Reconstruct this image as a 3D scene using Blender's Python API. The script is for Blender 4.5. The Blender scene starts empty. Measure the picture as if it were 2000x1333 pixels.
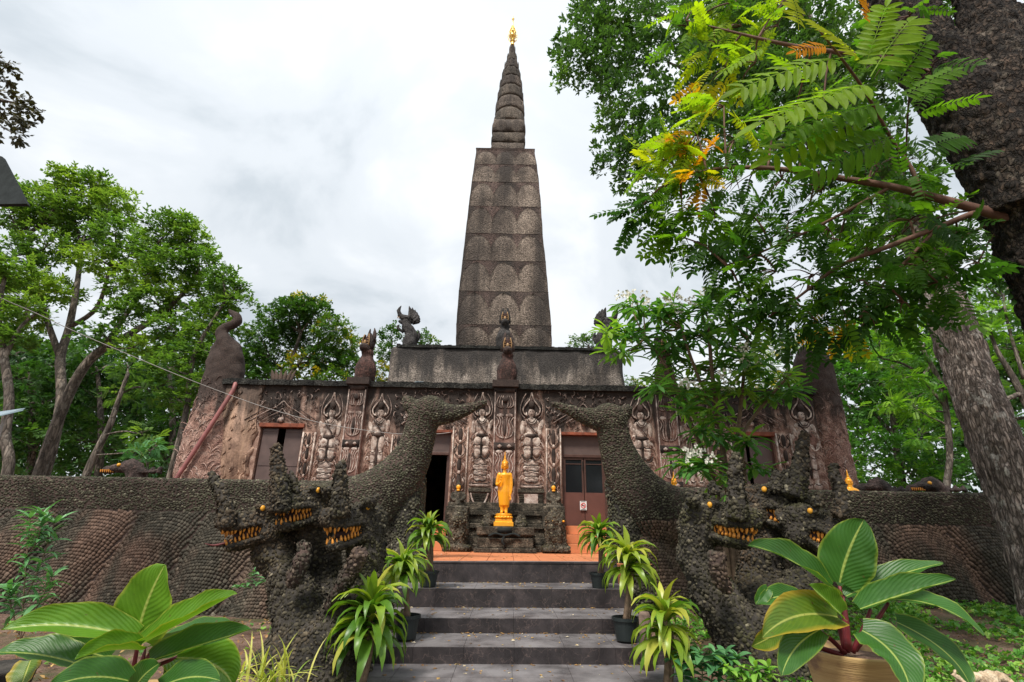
import bpy, math, random
import numpy as np
from mathutils import Vector, Matrix, Euler, noise as mnoise
from mathutils.bvhtree import BVHTree
R = math.radians
random.seed(7); rng = np.random.default_rng(7)
scene = bpy.context.scene
# ------------------------------------------------------------------ camera
CAM_H = 1.44; PITCH = 20.0; ROLL = 1.05; FPX = 1000.0
cam_data = bpy.data.cameras.new("camera"); cam = bpy.data.objects.new("camera", cam_data)
scene.collection.objects.link(cam); scene.camera = cam
cam_data.sensor_width = 36.0; cam_data.lens = 18.0; cam_data.clip_start = 0.05; cam_data.clip_end = 2000
CAM_R = Euler((R(90 + PITCH), 0, 0)).to_matrix() @ Matrix.Rotation(R(ROLL), 3, 'Z')
cam.matrix_world = Matrix.Translation((0, 0, CAM_H)) @ CAM_R.to_4x4()
# ------------------------------------------------------------------ light
SUN_EL = 58.0; SUN_AZ = 205.0     # azimuth the light comes from, degrees clockwise from +Y (view direction)
world = bpy.data.worlds.new("World"); scene.world = world; world.use_nodes = True
wn = world.node_tree.nodes; wl = world.node_tree.links; wn.clear()
w_out = wn.new('ShaderNodeOutputWorld')
sky = wn.new('ShaderNodeTexSky'); sky.sky_type = 'NISHITA'; sky.sun_disc = False
sky.sun_elevation = R(SUN_EL); sky.sun_rotation = R(SUN_AZ)
bg1 = wn.new('ShaderNodeBackground'); bg1.inputs[1].default_value = 0.11
wl.new(sky.outputs[0], bg1.inputs[0])
tc = wn.new('ShaderNodeTexCoord')
sepw = wn.new('ShaderNodeSeparateXYZ'); wl.new(tc.outputs['Generated'], sepw.inputs[0])
zmax = wn.new('ShaderNodeMath'); zmax.operation = 'MAXIMUM'; zmax.inputs[1].default_value = 0.0; wl.new(sepw.outputs[2], zmax.inputs[0])
zadd = wn.new('ShaderNodeMath'); zadd.operation = 'ADD'; zadd.inputs[1].default_value = 0.28; wl.new(zmax.outputs[0], zadd.inputs[0])
vdiv = wn.new('ShaderNodeVectorMath'); vdiv.operation = 'DIVIDE'; wl.new(tc.outputs['Generated'], vdiv.inputs[0])
comb = wn.new('ShaderNodeCombineXYZ')
for i in range(3): wl.new(zadd.outputs[0], comb.inputs[i])
wl.new(comb.outputs[0], vdiv.inputs[1])
cn = wn.new('ShaderNodeTexNoise'); cn.inputs['Scale'].default_value = 2.3; cn.inputs['Detail'].default_value = 7
cn.inputs['Roughness'].default_value = 0.52; cn.inputs['Distortion'].default_value = 0.35
wl.new(vdiv.outputs[0], cn.inputs['Vector'])
cr = wn.new('ShaderNodeValToRGB'); cr.color_ramp.interpolation = 'EASE'
els = cr.color_ramp.elements
els[0].position = 0.33; els[0].color = (0.48, 0.525, 0.56, 1)
els[1].position = 0.66; els[1].color = (0.76, 0.78, 0.795, 1)
e = els.new(0.48); e.color = (0.62, 0.655, 0.685, 1)
wl.new(cn.outputs[0], cr.inputs[0])
zz = wn.new('ShaderNodeMath'); zz.operation = 'MULTIPLY'; wl.new(zmax.outputs[0], zz.inputs[0]); wl.new(zmax.outputs[0], zz.inputs[1])
zg = wn.new('ShaderNodeMath'); zg.operation = 'MULTIPLY_ADD'; zg.inputs[1].default_value = 0.45; zg.inputs[2].default_value = 0.92; wl.new(zz.outputs[0], zg.inputs[0])
cv = wn.new('ShaderNodeVectorMath'); cv.operation = 'SCALE'; wl.new(cr.outputs[0], cv.inputs[0]); wl.new(zg.outputs[0], cv.inputs['Scale'])
bg2 = wn.new('ShaderNodeBackground'); bg2.inputs[1].default_value = 0.80; wl.new(cv.outputs[0], bg2.inputs[0])
mx = wn.new('ShaderNodeMixShader'); mx.inputs[0].default_value = 0.93
wl.new(bg1.outputs[0], mx.inputs[1]); wl.new(bg2.outputs[0], mx.inputs[2]); wl.new(mx.outputs[0], w_out.inputs[0])
sun_d = bpy.data.lights.new("sun", 'SUN'); sun_d.energy = 2.6; sun_d.angle = R(12); sun_d.color = (1.0, 0.95, 0.87)
sun = bpy.data.objects.new("sun", sun_d); scene.collection.objects.link(sun)
_az = R(SUN_AZ); _el = R(SUN_EL)
_d = Vector((math.sin(_az) * math.cos(_el), math.cos(_az) * math.cos(_el), math.sin(_el)))
sun.rotation_euler = _d.to_track_quat('Z', 'Y').to_euler(); sun.location = (0, -5, 30)
vs = scene.view_settings
scene.display_settings.display_device = 'sRGB'
vs.view_transform = 'Standard'; vs.look = 'None'; vs.exposure = 0.80; vs.gamma = 1.0; vs.use_curve_mapping = False
scene.render.engine = 'CYCLES'
scene.cycles.max_bounces = 7; scene.cycles.diffuse_bounces = 4; scene.cycles.transparent_max_bounces = 4
scene.cycles.use_denoising = True

# ------------------------------------------------------------------ helpers
def at(px, py, Y):
    """the real point at distance Y (metres in front of the viewpoint) seen at that spot of the 2000 px wide photograph"""
    d = CAM_R @ Vector(((px - 1000) / FPX, -(py - 666.5) / FPX, -1.0))
    t = Y / d.y
    return Vector((d.x * t, Y, CAM_H + d.z * t))
def atz(px, py, z):
    d = CAM_R @ Vector(((px - 1000) / FPX, -(py - 666.5) / FPX, -1.0))
    t = (z - CAM_H) / d.z
    return Vector((d.x * t, d.y * t, z))
CAM_RI = CAM_R.transposed()
def depth_of(p): return max(0.2, -(CAM_RI @ (Vector(p) - Vector((0, 0, CAM_H)))).z)
def project(p):
    q = CAM_RI @ (Vector(p) - Vector((0, 0, CAM_H)))
    return (1000 + FPX * q.x / -q.z, 666.5 - FPX * q.y / -q.z) if q.z < -0.1 else (-9999, -9999)
def pxm(px, py, Y): return FPX / depth_of(at(px, py, Y))
def tag(o, label=None, cat=None, group=None, kind=None):
    if label: o['label'] = label
    if cat: o['category'] = cat
    if group: o['group'] = group
    if kind: o['kind'] = kind
    return o
def link(o, parent=None):
    scene.collection.objects.link(o)
    if parent is not None: o.parent = parent
    return o
def empty(name, loc=(0, 0, 0), label=None, cat=None, group=None, kind=None, rotz=0):
    o = bpy.data.objects.new(name, None); link(o); o.location = loc; o.rotation_euler = (0, 0, rotz)
    return tag(o, label, cat, group, kind)
def world_of(o):
    m = Matrix.Identity(4)
    while o is not None:
        m = Matrix.LocRotScale(o.location, o.rotation_euler, o.scale) @ m; o = o.parent
    return m
def spline(pts, k=6):
    P = [Vector(p) for p in pts]; out = []
    n = len(P)
    for i in range(n - 1):
        p0 = P[max(0, i - 1)]; p1 = P[i]; p2 = P[i + 1]; p3 = P[min(n - 1, i + 2)]
        for j in range(k):
            t = j / k
            out.append(0.5 * ((2 * p1) + (-p0 + p2) * t + (2 * p0 - 5 * p1 + 4 * p2 - p3) * t * t + (-p0 + 3 * p1 - 3 * p2 + p3) * t ** 3))
    out.append(P[-1]); return out
def lerps(vals, k=6):
    out = []
    for i in range(len(vals) - 1):
        for j in range(k): out.append(vals[i] + (vals[i + 1] - vals[i]) * j / k)
    out.append(vals[-1]); return out
class MB:
    def __init__(s): s.v = []; s.f = []; s.m = []; s.uv = None
    def add(s, vs_, fs, mat=0):
        b = len(s.v); s.v += [tuple(x) for x in vs_]; s.f += [tuple(i + b for i in f) for f in fs]; s.m += [mat] * len(fs)
    def box(s, x0, x1, y0, y1, z0, z1, mat=0, rot=None, c=None):
        V = [Vector((x, y, z)) for z in (z0, z1) for y in (y0, y1) for x in (x0, x1)]
        if rot is not None:
            c = Vector(c) if c is not None else Vector(((x0 + x1) / 2, (y0 + y1) / 2, (z0 + z1) / 2))
            V = [c + rot @ (q - c) for q in V]
        s.add(V, [(0, 2, 3, 1), (4, 5, 7, 6), (0, 1, 5, 4), (2, 6, 7, 3), (0, 4, 6, 2), (1, 3, 7, 5)], mat)
    def tube(s, pts, rad, n=8, mat=0, flat=1.0, fdir=None, smooth=0):
        if smooth: rad = lerps(rad, smooth) if not isinstance(rad, (int, float)) else rad; pts = spline(pts, smooth)
        P = [Vector(p) for p in pts]
        if isinstance(rad, (int, float)): rad = [rad] * len(P)
        V = []; F = []; prev = None
        for i, p in enumerate(P):
            t = (P[min(i + 1, len(P) - 1)] - P[max(i - 1, 0)])
            t = t.normalized() if t.length > 1e-9 else Vector((0, 0, 1))
            if fdir is not None: a = Vector(fdir) - t * t.dot(Vector(fdir))
            elif prev is None: a = t.orthogonal()
            else: a = prev - t * t.dot(prev)
            if a.length < 1e-6: a = t.orthogonal()
            a.normalize(); prev = a; b = t.cross(a)
            for k in range(n):
                w = 2 * math.pi * k / n
                V.append(p + a * (math.cos(w) * rad[i] * flat) + b * (math.sin(w) * rad[i]))
        L = len(P)
        for i in range(L - 1):
            for k in range(n):
                k2 = (k + 1) % n
                F.append((i * n + k, i * n + k2, (i + 1) * n + k2, (i + 1) * n + k))
        F.append(tuple(range(n - 1, -1, -1))); F.append(tuple((L - 1) * n + k for k in range(n)))
        s.add(V, F, mat)
    def ell(s, c, r, rot=None, seg=12, ring=8, mat=0):
        c = Vector(c); V = []; F = []
        if isinstance(r, (int, float)): r = (r, r, r)
        for i in range(1, ring):
            th = math.pi * i / ring
            for j in range(seg):
                ph = 2 * math.pi * j / seg
                q = Vector((r[0] * math.sin(th) * math.cos(ph), r[1] * math.sin(th) * math.sin(ph), r[2] * math.cos(th)))
                V.append(c + (rot @ q if rot is not None else q))
        for q in (Vector((0, 0, r[2])), Vector((0, 0, -r[2]))): V.append(c + (rot @ q if rot is not None else q))
        T = len(V) - 2; B = T + 1
        for i in range(ring - 2):
            for j in range(seg):
                j2 = (j + 1) % seg
                F.append((i * seg + j, (i + 1) * seg + j, (i + 1) * seg + j2, i * seg + j2))
        for j in range(seg):
            j2 = (j + 1) % seg; F.append((T, j, j2)); F.append((B, (ring - 2) * seg + j2, (ring - 2) * seg + j))
        s.add(V, F, mat)
    def lathe(s, c, prof, n=16, mat=0, sx=1, sy=1, sq=None, rot=0):
        c = Vector(c); V = []; F = []
        for r, z in prof:
            for k in range(n):
                w = 2 * math.pi * k / n + rot
                V.append(c + Vector((r * sx * math.cos(w), r * sy * math.sin(w), z)))
        for i in range(len(prof) - 1):
            for k in range(n):
                k2 = (k + 1) % n; F.append((i * n + k, i * n + k2, (i + 1) * n + k2, (i + 1) * n + k))
        F.append(tuple(range(n - 1, -1, -1))); F.append(tuple((len(prof) - 1) * n + k for k in range(n)))
        s.add(V, F, mat)
    def prism(s, poly, y0, y1, mat=0, inset=0.0):
        """closed outline given in x,z, front face at y0 (nearer), back at y1"""
        n = len(poly); area = sum(poly[i][0] * poly[(i + 1) % n][1] - poly[(i + 1) % n][0] * poly[i][1] for i in range(n))
        if area < 0: poly = poly[::-1]
        cx = sum(p[0] for p in poly) / n; cz = sum(p[1] for p in poly) / n
        V = [(cx + (x - cx) * (1 - inset), y0, cz + (z - cz) * (1 - inset)) for x, z in poly] + [(x, y1, z) for x, z in poly]
        F = [tuple(range(n)), tuple(range(2 * n - 1, n - 1, -1))] + [(i, n + i, n + (i + 1) % n, (i + 1) % n) for i in range(n)]
        s.add(V, F, mat)
    def mesh(s, name, mats, smooth=False):
        me = bpy.data.meshes.new(name); me.from_pydata(s.v, [], s.f); 
        for m in (mats if isinstance(mats, (list, tuple)) else [mats]): me.materials.append(m)
        if any(s.m): me.polygons.foreach_set('material_index', s.m)
        if smooth: me.polygons.foreach_set('use_smooth', [True] * len(me.polygons))
        me.update(); return me
    def build(s, name, mats, parent=None, smooth=False, bevel=0):
        me = s.mesh(name, mats, smooth); o = bpy.data.objects.new(name, me)
        if parent is not None:
            off = parent_offset(parent); me.transform(Matrix.Translation(off))
        link(o, parent)
        if bevel:
            b = o.modifiers.new('bevel', 'BEVEL'); b.width = bevel; b.segments = 2; b.limit_method = 'ANGLE'
        return o
def parent_offset(parent):
    """geometry is written in world coordinates; parents here are only moved, never turned"""
    off = Vector((0, 0, 0)); q = parent
    while q is not None: off -= q.location; q = q.parent
    return off
def remesh(mb, voxel=0.03, smooth=4, name='body', rough=0.0, rscale=3.0):
    me = mb.mesh(name, [], False); o = bpy.data.objects.new(name, me); link(o)
    m = o.modifiers.new('r', 'REMESH'); m.mode = 'VOXEL'; m.voxel_size = voxel; m.adaptivity = 0
    s2 = o.modifiers.new('s', 'SMOOTH'); s2.iterations = smooth; s2.factor = 0.5
    dg = bpy.context.evaluated_depsgraph_get(); new = bpy.data.meshes.new_from_object(o.evaluated_get(dg))
    bpy.data.objects.remove(o); bpy.data.meshes.remove(me)
    if rough:
        n = len(new.vertices); co = np.empty(n * 3); new.vertices.foreach_get('co', co); no = np.empty(n * 3); new.vertices.foreach_get('normal', no)
        co = co.reshape(-1, 3); no = no.reshape(-1, 3)
        d = np.array([mnoise.noise(Vector(c) * rscale) + 0.5 * mnoise.noise(Vector(c) * rscale * 2.7) for c in co])
        co += no * d[:, None] * rough; new.vertices.foreach_set('co', co.ravel())
    new.polygons.foreach_set('use_smooth', [True] * len(new.polygons)); new.update(); new.name = name
    return new
def put(me, name, mats, parent=None):
    me.materials.clear()
    for m in (mats if isinstance(mats, (list, tuple)) else [mats]): me.materials.append(m)
    o = bpy.data.objects.new(name, me)
    if parent is not None: me.transform(Matrix.Translation(parent_offset(parent)))
    return link(o, parent)
# ---- many copies of small templates
def frames(xd, zd):
    x = xd / np.maximum(np.linalg.norm(xd, axis=1, keepdims=True), 1e-9)
    z = zd - x * (zd * x).sum(1, keepdims=True); z /= np.maximum(np.linalg.norm(z, axis=1, keepdims=True), 1e-9)
    y = np.cross(z, x); return np.stack([x, y, z], axis=2)
def scatter_mesh(name, tmpl, pos, fr, scl, tint, mats, parent=None, kind=None, smooth=False):
    """one mesh made of copies of a template (verts, faces); fr (N,3,3) columns are the axes"""
    tv = np.array(tmpl[0], float); tf = tmpl[1]; N = len(pos); k = len(tv)
    scl = np.asarray(scl, float)
    if scl.ndim == 1: scl = np.repeat(scl[:, None], 3, 1)
    V = np.einsum('nij,nkj->nki', fr, tv[None] * scl[:, None, :]) + pos[:, None, :]
    V = V.reshape(-1, 3)
    if parent is not None: V = V + np.array(parent_offset(parent))
    lens = np.array([len(f) for f in tf]); flat = np.concatenate([np.array(f) for f in tf])
    L = (flat[None] + (np.arange(N) * k)[:, None]).ravel()
    me = bpy.data.meshes.new(name); me.vertices.add(N * k); me.vertices.foreach_set('co', V.ravel())
    me.loops.add(len(L)); me.loops.foreach_set('vertex_index', L.astype(np.int32))
    tot = np.tile(lens, N); st = np.concatenate([[0], np.cumsum(tot)[:-1]])
    me.polygons.add(len(tot)); me.polygons.foreach_set('loop_start', st.astype(np.int32))
    try: me.polygons.foreach_set('loop_total', tot.astype(np.int32))
    except Exception: pass
    for m in (mats if isinstance(mats, (list, tuple)) else [mats]): me.materials.append(m)
    a = me.attributes.new('tint', 'FLOAT', 'POINT')
    tt = np.repeat(np.asarray(tint, float), k) if np.ndim(tint) else np.full(N * k, tint)
    a.data.foreach_set('value', tt.astype(np.float32))
    me.update(calc_edges=True); me.validate()
    if smooth: me.polygons.foreach_set('use_smooth', [True] * len(me.polygons))
    o = bpy.data.objects.new(name, me); link(o, parent)
    if kind: o['kind'] = kind
    return o
def pieces(name, many_name, tmpls, which, pos, fr, scl, tint, mats, parent, cap=300, smooth=False):
    """the pieces that show largest become objects of their own (sharing mesh data), the rest one part"""
    N = len(pos); scl = np.asarray(scl, float)
    if scl.ndim == 1: scl = np.repeat(scl[:, None], 3, 1)
    sz = np.array([(scl[i].max() / depth_of(pos[i])) if (-40 < project(pos[i])[0] < 2040 and -40 < project(pos[i])[1] < 1370) else 0 for i in range(N)])
    order = np.argsort(-sz); first = order[:cap]; rest = order[cap:]
    off = parent_offset(parent); meshes = {}
    for i in first:
        key = (int(which[i]), round(float(tint[i]) * 6))
        if key not in meshes:
            me = bpy.data.meshes.new(name); me.from_pydata([tuple(q) for q in tmpls[key[0]][0]], [], tmpls[key[0]][1])
            for m in (mats if isinstance(mats, (list, tuple)) else [mats]): me.materials.append(m)
            a = me.attributes.new('tint', 'FLOAT', 'POINT'); a.data.foreach_set('value', np.full(len(me.vertices), key[1] / 6, dtype=np.float32))
            if smooth: me.polygons.foreach_set('use_smooth', [True] * len(me.polygons))
            meshes[key] = me
        o = bpy.data.objects.new(name, meshes[key]); link(o, parent)
        m3 = Matrix([[fr[i][r][c] * scl[i][c] for c in range(3)] for r in range(3)])
        o.matrix_local = Matrix.Translation(Vector(pos[i]) + off) @ m3.to_4x4()
    if len(rest):
        for w in range(len(tmpls)):
            sel = rest[which[rest] == w]
            if len(sel): scatter_mesh(many_name, tmpls[w], pos[sel], fr[sel], scl[sel], tint[sel], mats, parent, 'stuff', smooth)
# ------------------------------------------------------------------ materials
def new_mat(name):
    m = bpy.data.materials.new(name); m.use_nodes = True; nt = m.node_tree; n = nt.nodes; l = nt.links
    b = n['Principled BSDF']; b.inputs['Specular IOR Level'].default_value = 0.3
    return m, n, l, b
def nnoise(n, l, scale, detail=5, vec=None, rough=0.55, dist=0):
    t = n.new('ShaderNodeTexNoise'); t.inputs['Scale'].default_value = scale; t.inputs['Detail'].default_value = detail
    t.inputs['Roughness'].default_value = rough; t.inputs['Distortion'].default_value = dist
    if vec is not None: l.new(vec, t.inputs['Vector'])
    return t.outputs[0]
def nramp(n, l, fac, stops, interp='LINEAR'):
    r = n.new('ShaderNodeValToRGB'); r.color_ramp.interpolation = interp; e = r.color_ramp.elements
    e[0].position, e[0].color = stops[0][0], (*c3(stops[0][1]), 1); e[1].position, e[1].color = stops[-1][0], (*c3(stops[-1][1]), 1)
    for p, c in stops[1:-1]:
        q = e.new(p); q.color = (*c3(c), 1)
    l.new(fac, r.inputs[0]); return r.outputs[0]
def c3(c): return (c, c, c) if isinstance(c, (int, float)) else tuple(c)
def nmix(n, l, fac, a, b, mode='MIX'):
    m = n.new('ShaderNodeMix'); m.data_type = 'RGBA'; m.blend_type = mode
    for k, v in ((0, fac), (6, a), (7, b)):
        sock = m.inputs[k]
        if isinstance(v, (int, float)): sock.default_value = v if k == 0 else (v, v, v, 1)
        elif isinstance(v, tuple): sock.default_value = (*v, 1)
        else: l.new(v, sock)
    return m.outputs[2]
def nmath(n, l, op, a, b=None, clamp=False):
    m = n.new('ShaderNodeMath'); m.operation = op; m.use_clamp = clamp
    for i, v in enumerate((a, b)):
        if v is None: continue
        if isinstance(v, (int, float)): m.inputs[i].default_value = v
        else: l.new(v, m.inputs[i])
    return m.outputs[0]
def nbump(n, l, h, strength, dist, b, prev=None):
    u = n.new('ShaderNodeBump'); u.inputs['Strength'].default_value = strength; u.inputs['Distance'].default_value = dist
    l.new(h, u.inputs['Height'])
    if prev is not None: l.new(prev, u.inputs['Normal'])
    l.new(u.outputs[0], b.inputs['Normal']); return u.outputs[0]
def npos(n, l, scale=(1, 1, 1)):
    g = n.new('ShaderNodeNewGeometry'); m = n.new('ShaderNodeMapping'); m.inputs['Scale'].default_value = scale
    l.new(g.outputs['Position'], m.inputs['Vector']); return m.outputs[0]
def stone(name, dark, mid, light, scale=2.0, pebble=0, bump=0.6, rough=0.9, grime=None, gz=None, streak=0.5, pale=None, pbump=0.02, grain=60, stc=(2.6, 2.6, 0.45)):
    """weathered render or pebble-dash; grime = (colour, amount), gz = (z where clean, z where fully grimed): rain stains that hang from the top"""
    m, n, l, b = new_mat(name); p = npos(n, l); st = npos(n, l, stc)
    base = nramp(n, l, nnoise(n, l, scale, 6, p), [(0.34, dark), (0.5, mid), (0.66, light)])
    fine = nnoise(n, l, grain, 3, p)
    base = nmix(n, l, 0.55, base, nramp(n, l, fine, [(0.3, 0.45), (0.7, 1.45)]), 'MULTIPLY')
    prev = None
    if pebble:
        v = n.new('ShaderNodeTexVoronoi'); v.inputs['Scale'].default_value = pebble; l.new(p, v.inputs['Vector'])
        base = nmix(n, l, 0.75, base, nramp(n, l, v.outputs['Color'], [(0.1, 0.35), (0.5, 0.95), (0.9, 1.7)]), 'MULTIPLY')
        base = nmix(n, l, 0.8, base, nramp(n, l, v.outputs['Distance'], [(0.0, 1.25), (0.55, 0.8), (0.85, 0.25)]), 'MULTIPLY')
        inv = nmath(n, l, 'SUBTRACT', 1.0, v.outputs['Distance']); prev = nbump(n, l, inv, 1.0, pbump, b)
    if pale: base = nmix(n, l, nramp(n, l, nnoise(n, l, 0.9, 5, st), [(0.52, 0), (0.68, 0.8)]), base, pale)
    if grime:
        gn = nnoise(n, l, 1.6, 7, st, 0.62)
        if gz:
            g = n.new('ShaderNodeNewGeometry'); s = n.new('ShaderNodeSeparateXYZ'); l.new(g.outputs['Position'], s.inputs[0])
            mr = n.new('ShaderNodeMapRange'); mr.inputs[1].default_value = gz[0]; mr.inputs[2].default_value = gz[1]
            mr.inputs[3].default_value = -0.35; mr.inputs[4].default_value = 0.42; l.new(s.outputs[2], mr.inputs[0])
            gn = nmath(n, l, 'ADD', gn, mr.outputs[0])
        f = nramp(n, l, gn, [(0.5 - 0.1, 0), (0.62, grime[1])])
        base = nmix(n, l, f, base, nmix(n, l, 0.5, grime[0], nramp(n, l, fine, [(0.3, 0.4), (0.7, 1.8)]), 'MULTIPLY'))
    l.new(base, b.inputs['Base Color']); b.inputs['Roughness'].default_value = rough
    nbump(n, l, fine, bump, 0.015, b, prev)
    return m
def plain(name, col, rough=0.6, metal=0, var=0.15, scale=8, bump=0.1, spec=0.4, coat=0):
    m, n, l, b = new_mat(name); p = npos(n, l); nz = nnoise(n, l, scale, 5, p)
    l.new(nmix(n, l, 1.0, tuple(col), nramp(n, l, nz, [(0.3, 1 - var), (0.7, 1 + var)]), 'MULTIPLY'), b.inputs['Base Color'])
    b.inputs['Roughness'].default_value = rough; b.inputs['Metallic'].default_value = metal; b.inputs['Specular IOR Level'].default_value = spec
    b.inputs['Coat Weight'].default_value = coat
    if bump: nbump(n, l, nnoise(n, l, scale * 6, 3, p), bump, 0.01, b)
    return m
def leafmat(name, stops, trans=0.35, rough=0.45, spec=0.4, wear=0.0):
    m, n, l, b = new_mat(name)
    a = n.new('ShaderNodeAttribute'); a.attribute_name = 'tint'
    col = nramp(n, l, a.outputs['Fac'], stops)
    nz = nnoise(n, l, 5.0, 4, npos(n, l)); col = nmix(n, l, 0.6, col, nramp(n, l, nz, [(0.3, 0.62), (0.7, 1.35)]), 'MULTIPLY')
    l.new(col, b.inputs['Base Color']); b.inputs['Roughness'].default_value = rough; b.inputs['Specular IOR Level'].default_value = spec
    t = n.new('ShaderNodeBsdfTranslucent'); l.new(nmix(n, l, 1.0, col, (1.35, 1.5, 0.6), 'MULTIPLY'), t.inputs[0])
    mxs = n.new('ShaderNodeMixShader'); mxs.inputs[0].default_value = trans
    l.new(b.outputs[0], mxs.inputs[1]); l.new(t.outputs[0], mxs.inputs[2]); l.new(mxs.outputs[0], n['Material Output'].inputs[0])
    return m
def pebblemat(name, stops, rough=0.85, moss=None, redbelow=None):
    m, n, l, b = new_mat(name); p = npos(n, l)
    a = n.new('ShaderNodeAttribute'); a.attribute_name = 'tint'
    col = nramp(n, l, a.outputs['Fac'], stops)
    if redbelow:   # rows of redder, less grimed scales
        msk = nnoise(n, l, 0.9, 4, npos(n, l, (1.6, 1.6, 0.5)))
        col = nmix(n, l, nramp(n, l, msk, [(0.47, 0), (0.64, 0.8)]), col, nmix(n, l, 1.0, redbelow, nramp(n, l, a.outputs['Fac'], [(0, 0.6), (1, 1.6)]), 'MULTIPLY'))
    if moss: col = nmix(n, l, nramp(n, l, nnoise(n, l, 2.3, 5, p), [(0.5, 0), (0.66, 0.75)]), col, moss)
    f = nnoise(n, l, 90, 3, p); col = nmix(n, l, 0.6, col, nramp(n, l, f, [(0.3, 0.5), (0.72, 1.5)]), 'MULTIPLY')
    l.new(col, b.inputs['Base Color']); b.inputs['Roughness'].default_value = rough; nbump(n, l, f, 0.5, 0.01, b)
    return m

BLACK = (0.022, 0.019, 0.017)
M = {}
M['facade'] = stone('facade_render', (0.182, 0.105, 0.080), (0.331, 0.208, 0.159), (0.502, 0.356, 0.284), 6.0, 0, 1.0, grime=(BLACK, 0.95), gz=(2.5, 5.6), grain=48)
M['mud'] = stone('brown_render', (0.156, 0.094, 0.068), (0.264, 0.165, 0.116), (0.396, 0.253, 0.184), 2.8, 0, 1.0, grime=(BLACK, 0.8), gz=(2.6, 5.8), pale=(0.576, 0.374, 0.252), grain=30)
M['pink'] = stone('pink_pillar_render', (0.24, 0.13, 0.10), (0.38, 0.225, 0.175), (0.50, 0.34, 0.275), 5, 60, 1.0, grime=(BLACK, 0.88), gz=(3.4, 5.3), grain=50, pbump=0.01)
M['cream'] = stone('cream_relief', (0.27, 0.175, 0.14), (0.52, 0.41, 0.345), (0.74, 0.64, 0.56), 9.0, 0, 1.0, grime=((0.07, 0.045, 0.037), 0.85), gz=(1.2, 8.0), grain=48, stc=(7, 7, 3))
M['creamline'] = stone('cream_line', (0.25, 0.16, 0.13), (0.46, 0.35, 0.30), (0.62, 0.52, 0.46), 9.0, 0, 0.9, grime=((0.06, 0.04, 0.033), 0.85), gz=(1.0, 7.6), grain=48, stc=(7, 7, 3))
M['darkrel'] = stone('dark_relief', (0.02, 0.016, 0.014), (0.05, 0.036, 0.03), (0.10, 0.065, 0.055), 3.0, 0, 0.9, grain=45)
M['redrel'] = stone('red_relief', (0.137, 0.071, 0.057), (0.239, 0.131, 0.103), (0.353, 0.214, 0.171), 6.0, 0, 1.0, grime=(BLACK, 0.9), gz=(2.8, 5.5), grain=48)
M['tier'] = stone('pebble_dash', (0.11, 0.09, 0.076), (0.21, 0.175, 0.148), (0.36, 0.305, 0.26), 1.3, 34, 0.7, grime=((0.035, 0.032, 0.031), 0.88), gz=(4.4, 7.8), pbump=0.02, grain=25)
M['tower'] = stone('tower_pebble_dash', (0.109, 0.087, 0.069), (0.201, 0.162, 0.128), (0.315, 0.255, 0.204), 0.7, 26, 0.7, grime=((0.039, 0.034, 0.029), 0.85), pbump=0.03, grain=20, stc=(0.731, 0.731, 0.047))
M['petal'] = stone('petal_pebble_dash', (0.130, 0.101, 0.081), (0.242, 0.191, 0.154), (0.353, 0.284, 0.230), 0.9, 26, 0.7, grime=((0.037, 0.031, 0.028), 0.9), pbump=0.03, grain=20, stc=(0.731, 0.688, 0.040))
M['towred'] = stone('tower_red_render', (0.071, 0.048, 0.040), (0.122, 0.082, 0.070), (0.183, 0.132, 0.114), 1.2, 26, 0.7, grime=((0.033, 0.030, 0.027), 0.85), pbump=0.03, grain=30, stc=(0.663, 0.663, 0.053))
M['cornice'] = stone('mossy_black_edge', (0.012, 0.012, 0.011), (0.025, 0.025, 0.022), (0.06, 0.058, 0.05), 4, 30, 1.0, grain=40)
M['plinth'] = stone('dark_laterite', (0.029, 0.026, 0.018), (0.078, 0.066, 0.049), (0.182, 0.150, 0.111), 5, 42, 1.0, pbump=0.012, grain=60)
M['mortar'] = stone('grey_mortar', (0.02, 0.018, 0.015), (0.04, 0.035, 0.029), (0.07, 0.06, 0.05), 3, 0, 1.0, grain=40)
M['redmortar'] = stone('red_mortar', (0.025, 0.018, 0.015), (0.055, 0.037, 0.03), (0.09, 0.06, 0.05), 1.4, 0, 1.0, grain=40)
M['peb_wall'] = pebblemat('wall_pebbles', [(0, (0.026, 0.024, 0.016)), (0.4, (0.061, 0.056, 0.037)), (0.75, (0.115, 0.107, 0.070)), (1, (0.250, 0.231, 0.167))], moss=(0.051, 0.052, 0.030))
M['peb_scale'] = pebblemat('scale_pebbles', [(0, (0.027, 0.024, 0.017)), (0.5, (0.061, 0.053, 0.039)), (0.9, (0.107, 0.092, 0.068)), (1, (0.194, 0.169, 0.128))], redbelow=(0.164, 0.100, 0.072))
M['peb_naga'] = pebblemat('naga_pebbles', [(0, (0.022, 0.019, 0.012)), (0.45, (0.059, 0.051, 0.034)), (0.8, (0.137, 0.118, 0.079)), (1, (0.337, 0.300, 0.216))], moss=(0.055, 0.053, 0.021), redbelow=(0.100, 0.066, 0.042))
M['gold'] = plain('golden_paint', (0.86, 0.36, 0.006), 0.36, 0.1, 0.12, 5, 0.05, 0.6, 0.3)
M['goldmetal'] = plain('gilded_metal', (0.85, 0.55, 0.15), 0.3, 0.8, 0.15, 20, 0.1)
M['tooth'] = plain('ochre_paint', (0.62, 0.25, 0.035), 0.5, 0, 0.35, 18, 0.3)
M['eye'] = plain('yellow_eye_paint', (0.70, 0.33, 0.03), 0.4, 0, 0.2, 14, 0.1)
M['tongue'] = plain('dark_red_paint', (0.14, 0.035, 0.035), 0.6, 0, 0.4, 14, 0.3)
M['mouth'] = plain('mouth_dark', (0.035, 0.014, 0.012), 0.85, 0, 0.3, 14, 0.3)
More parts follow.
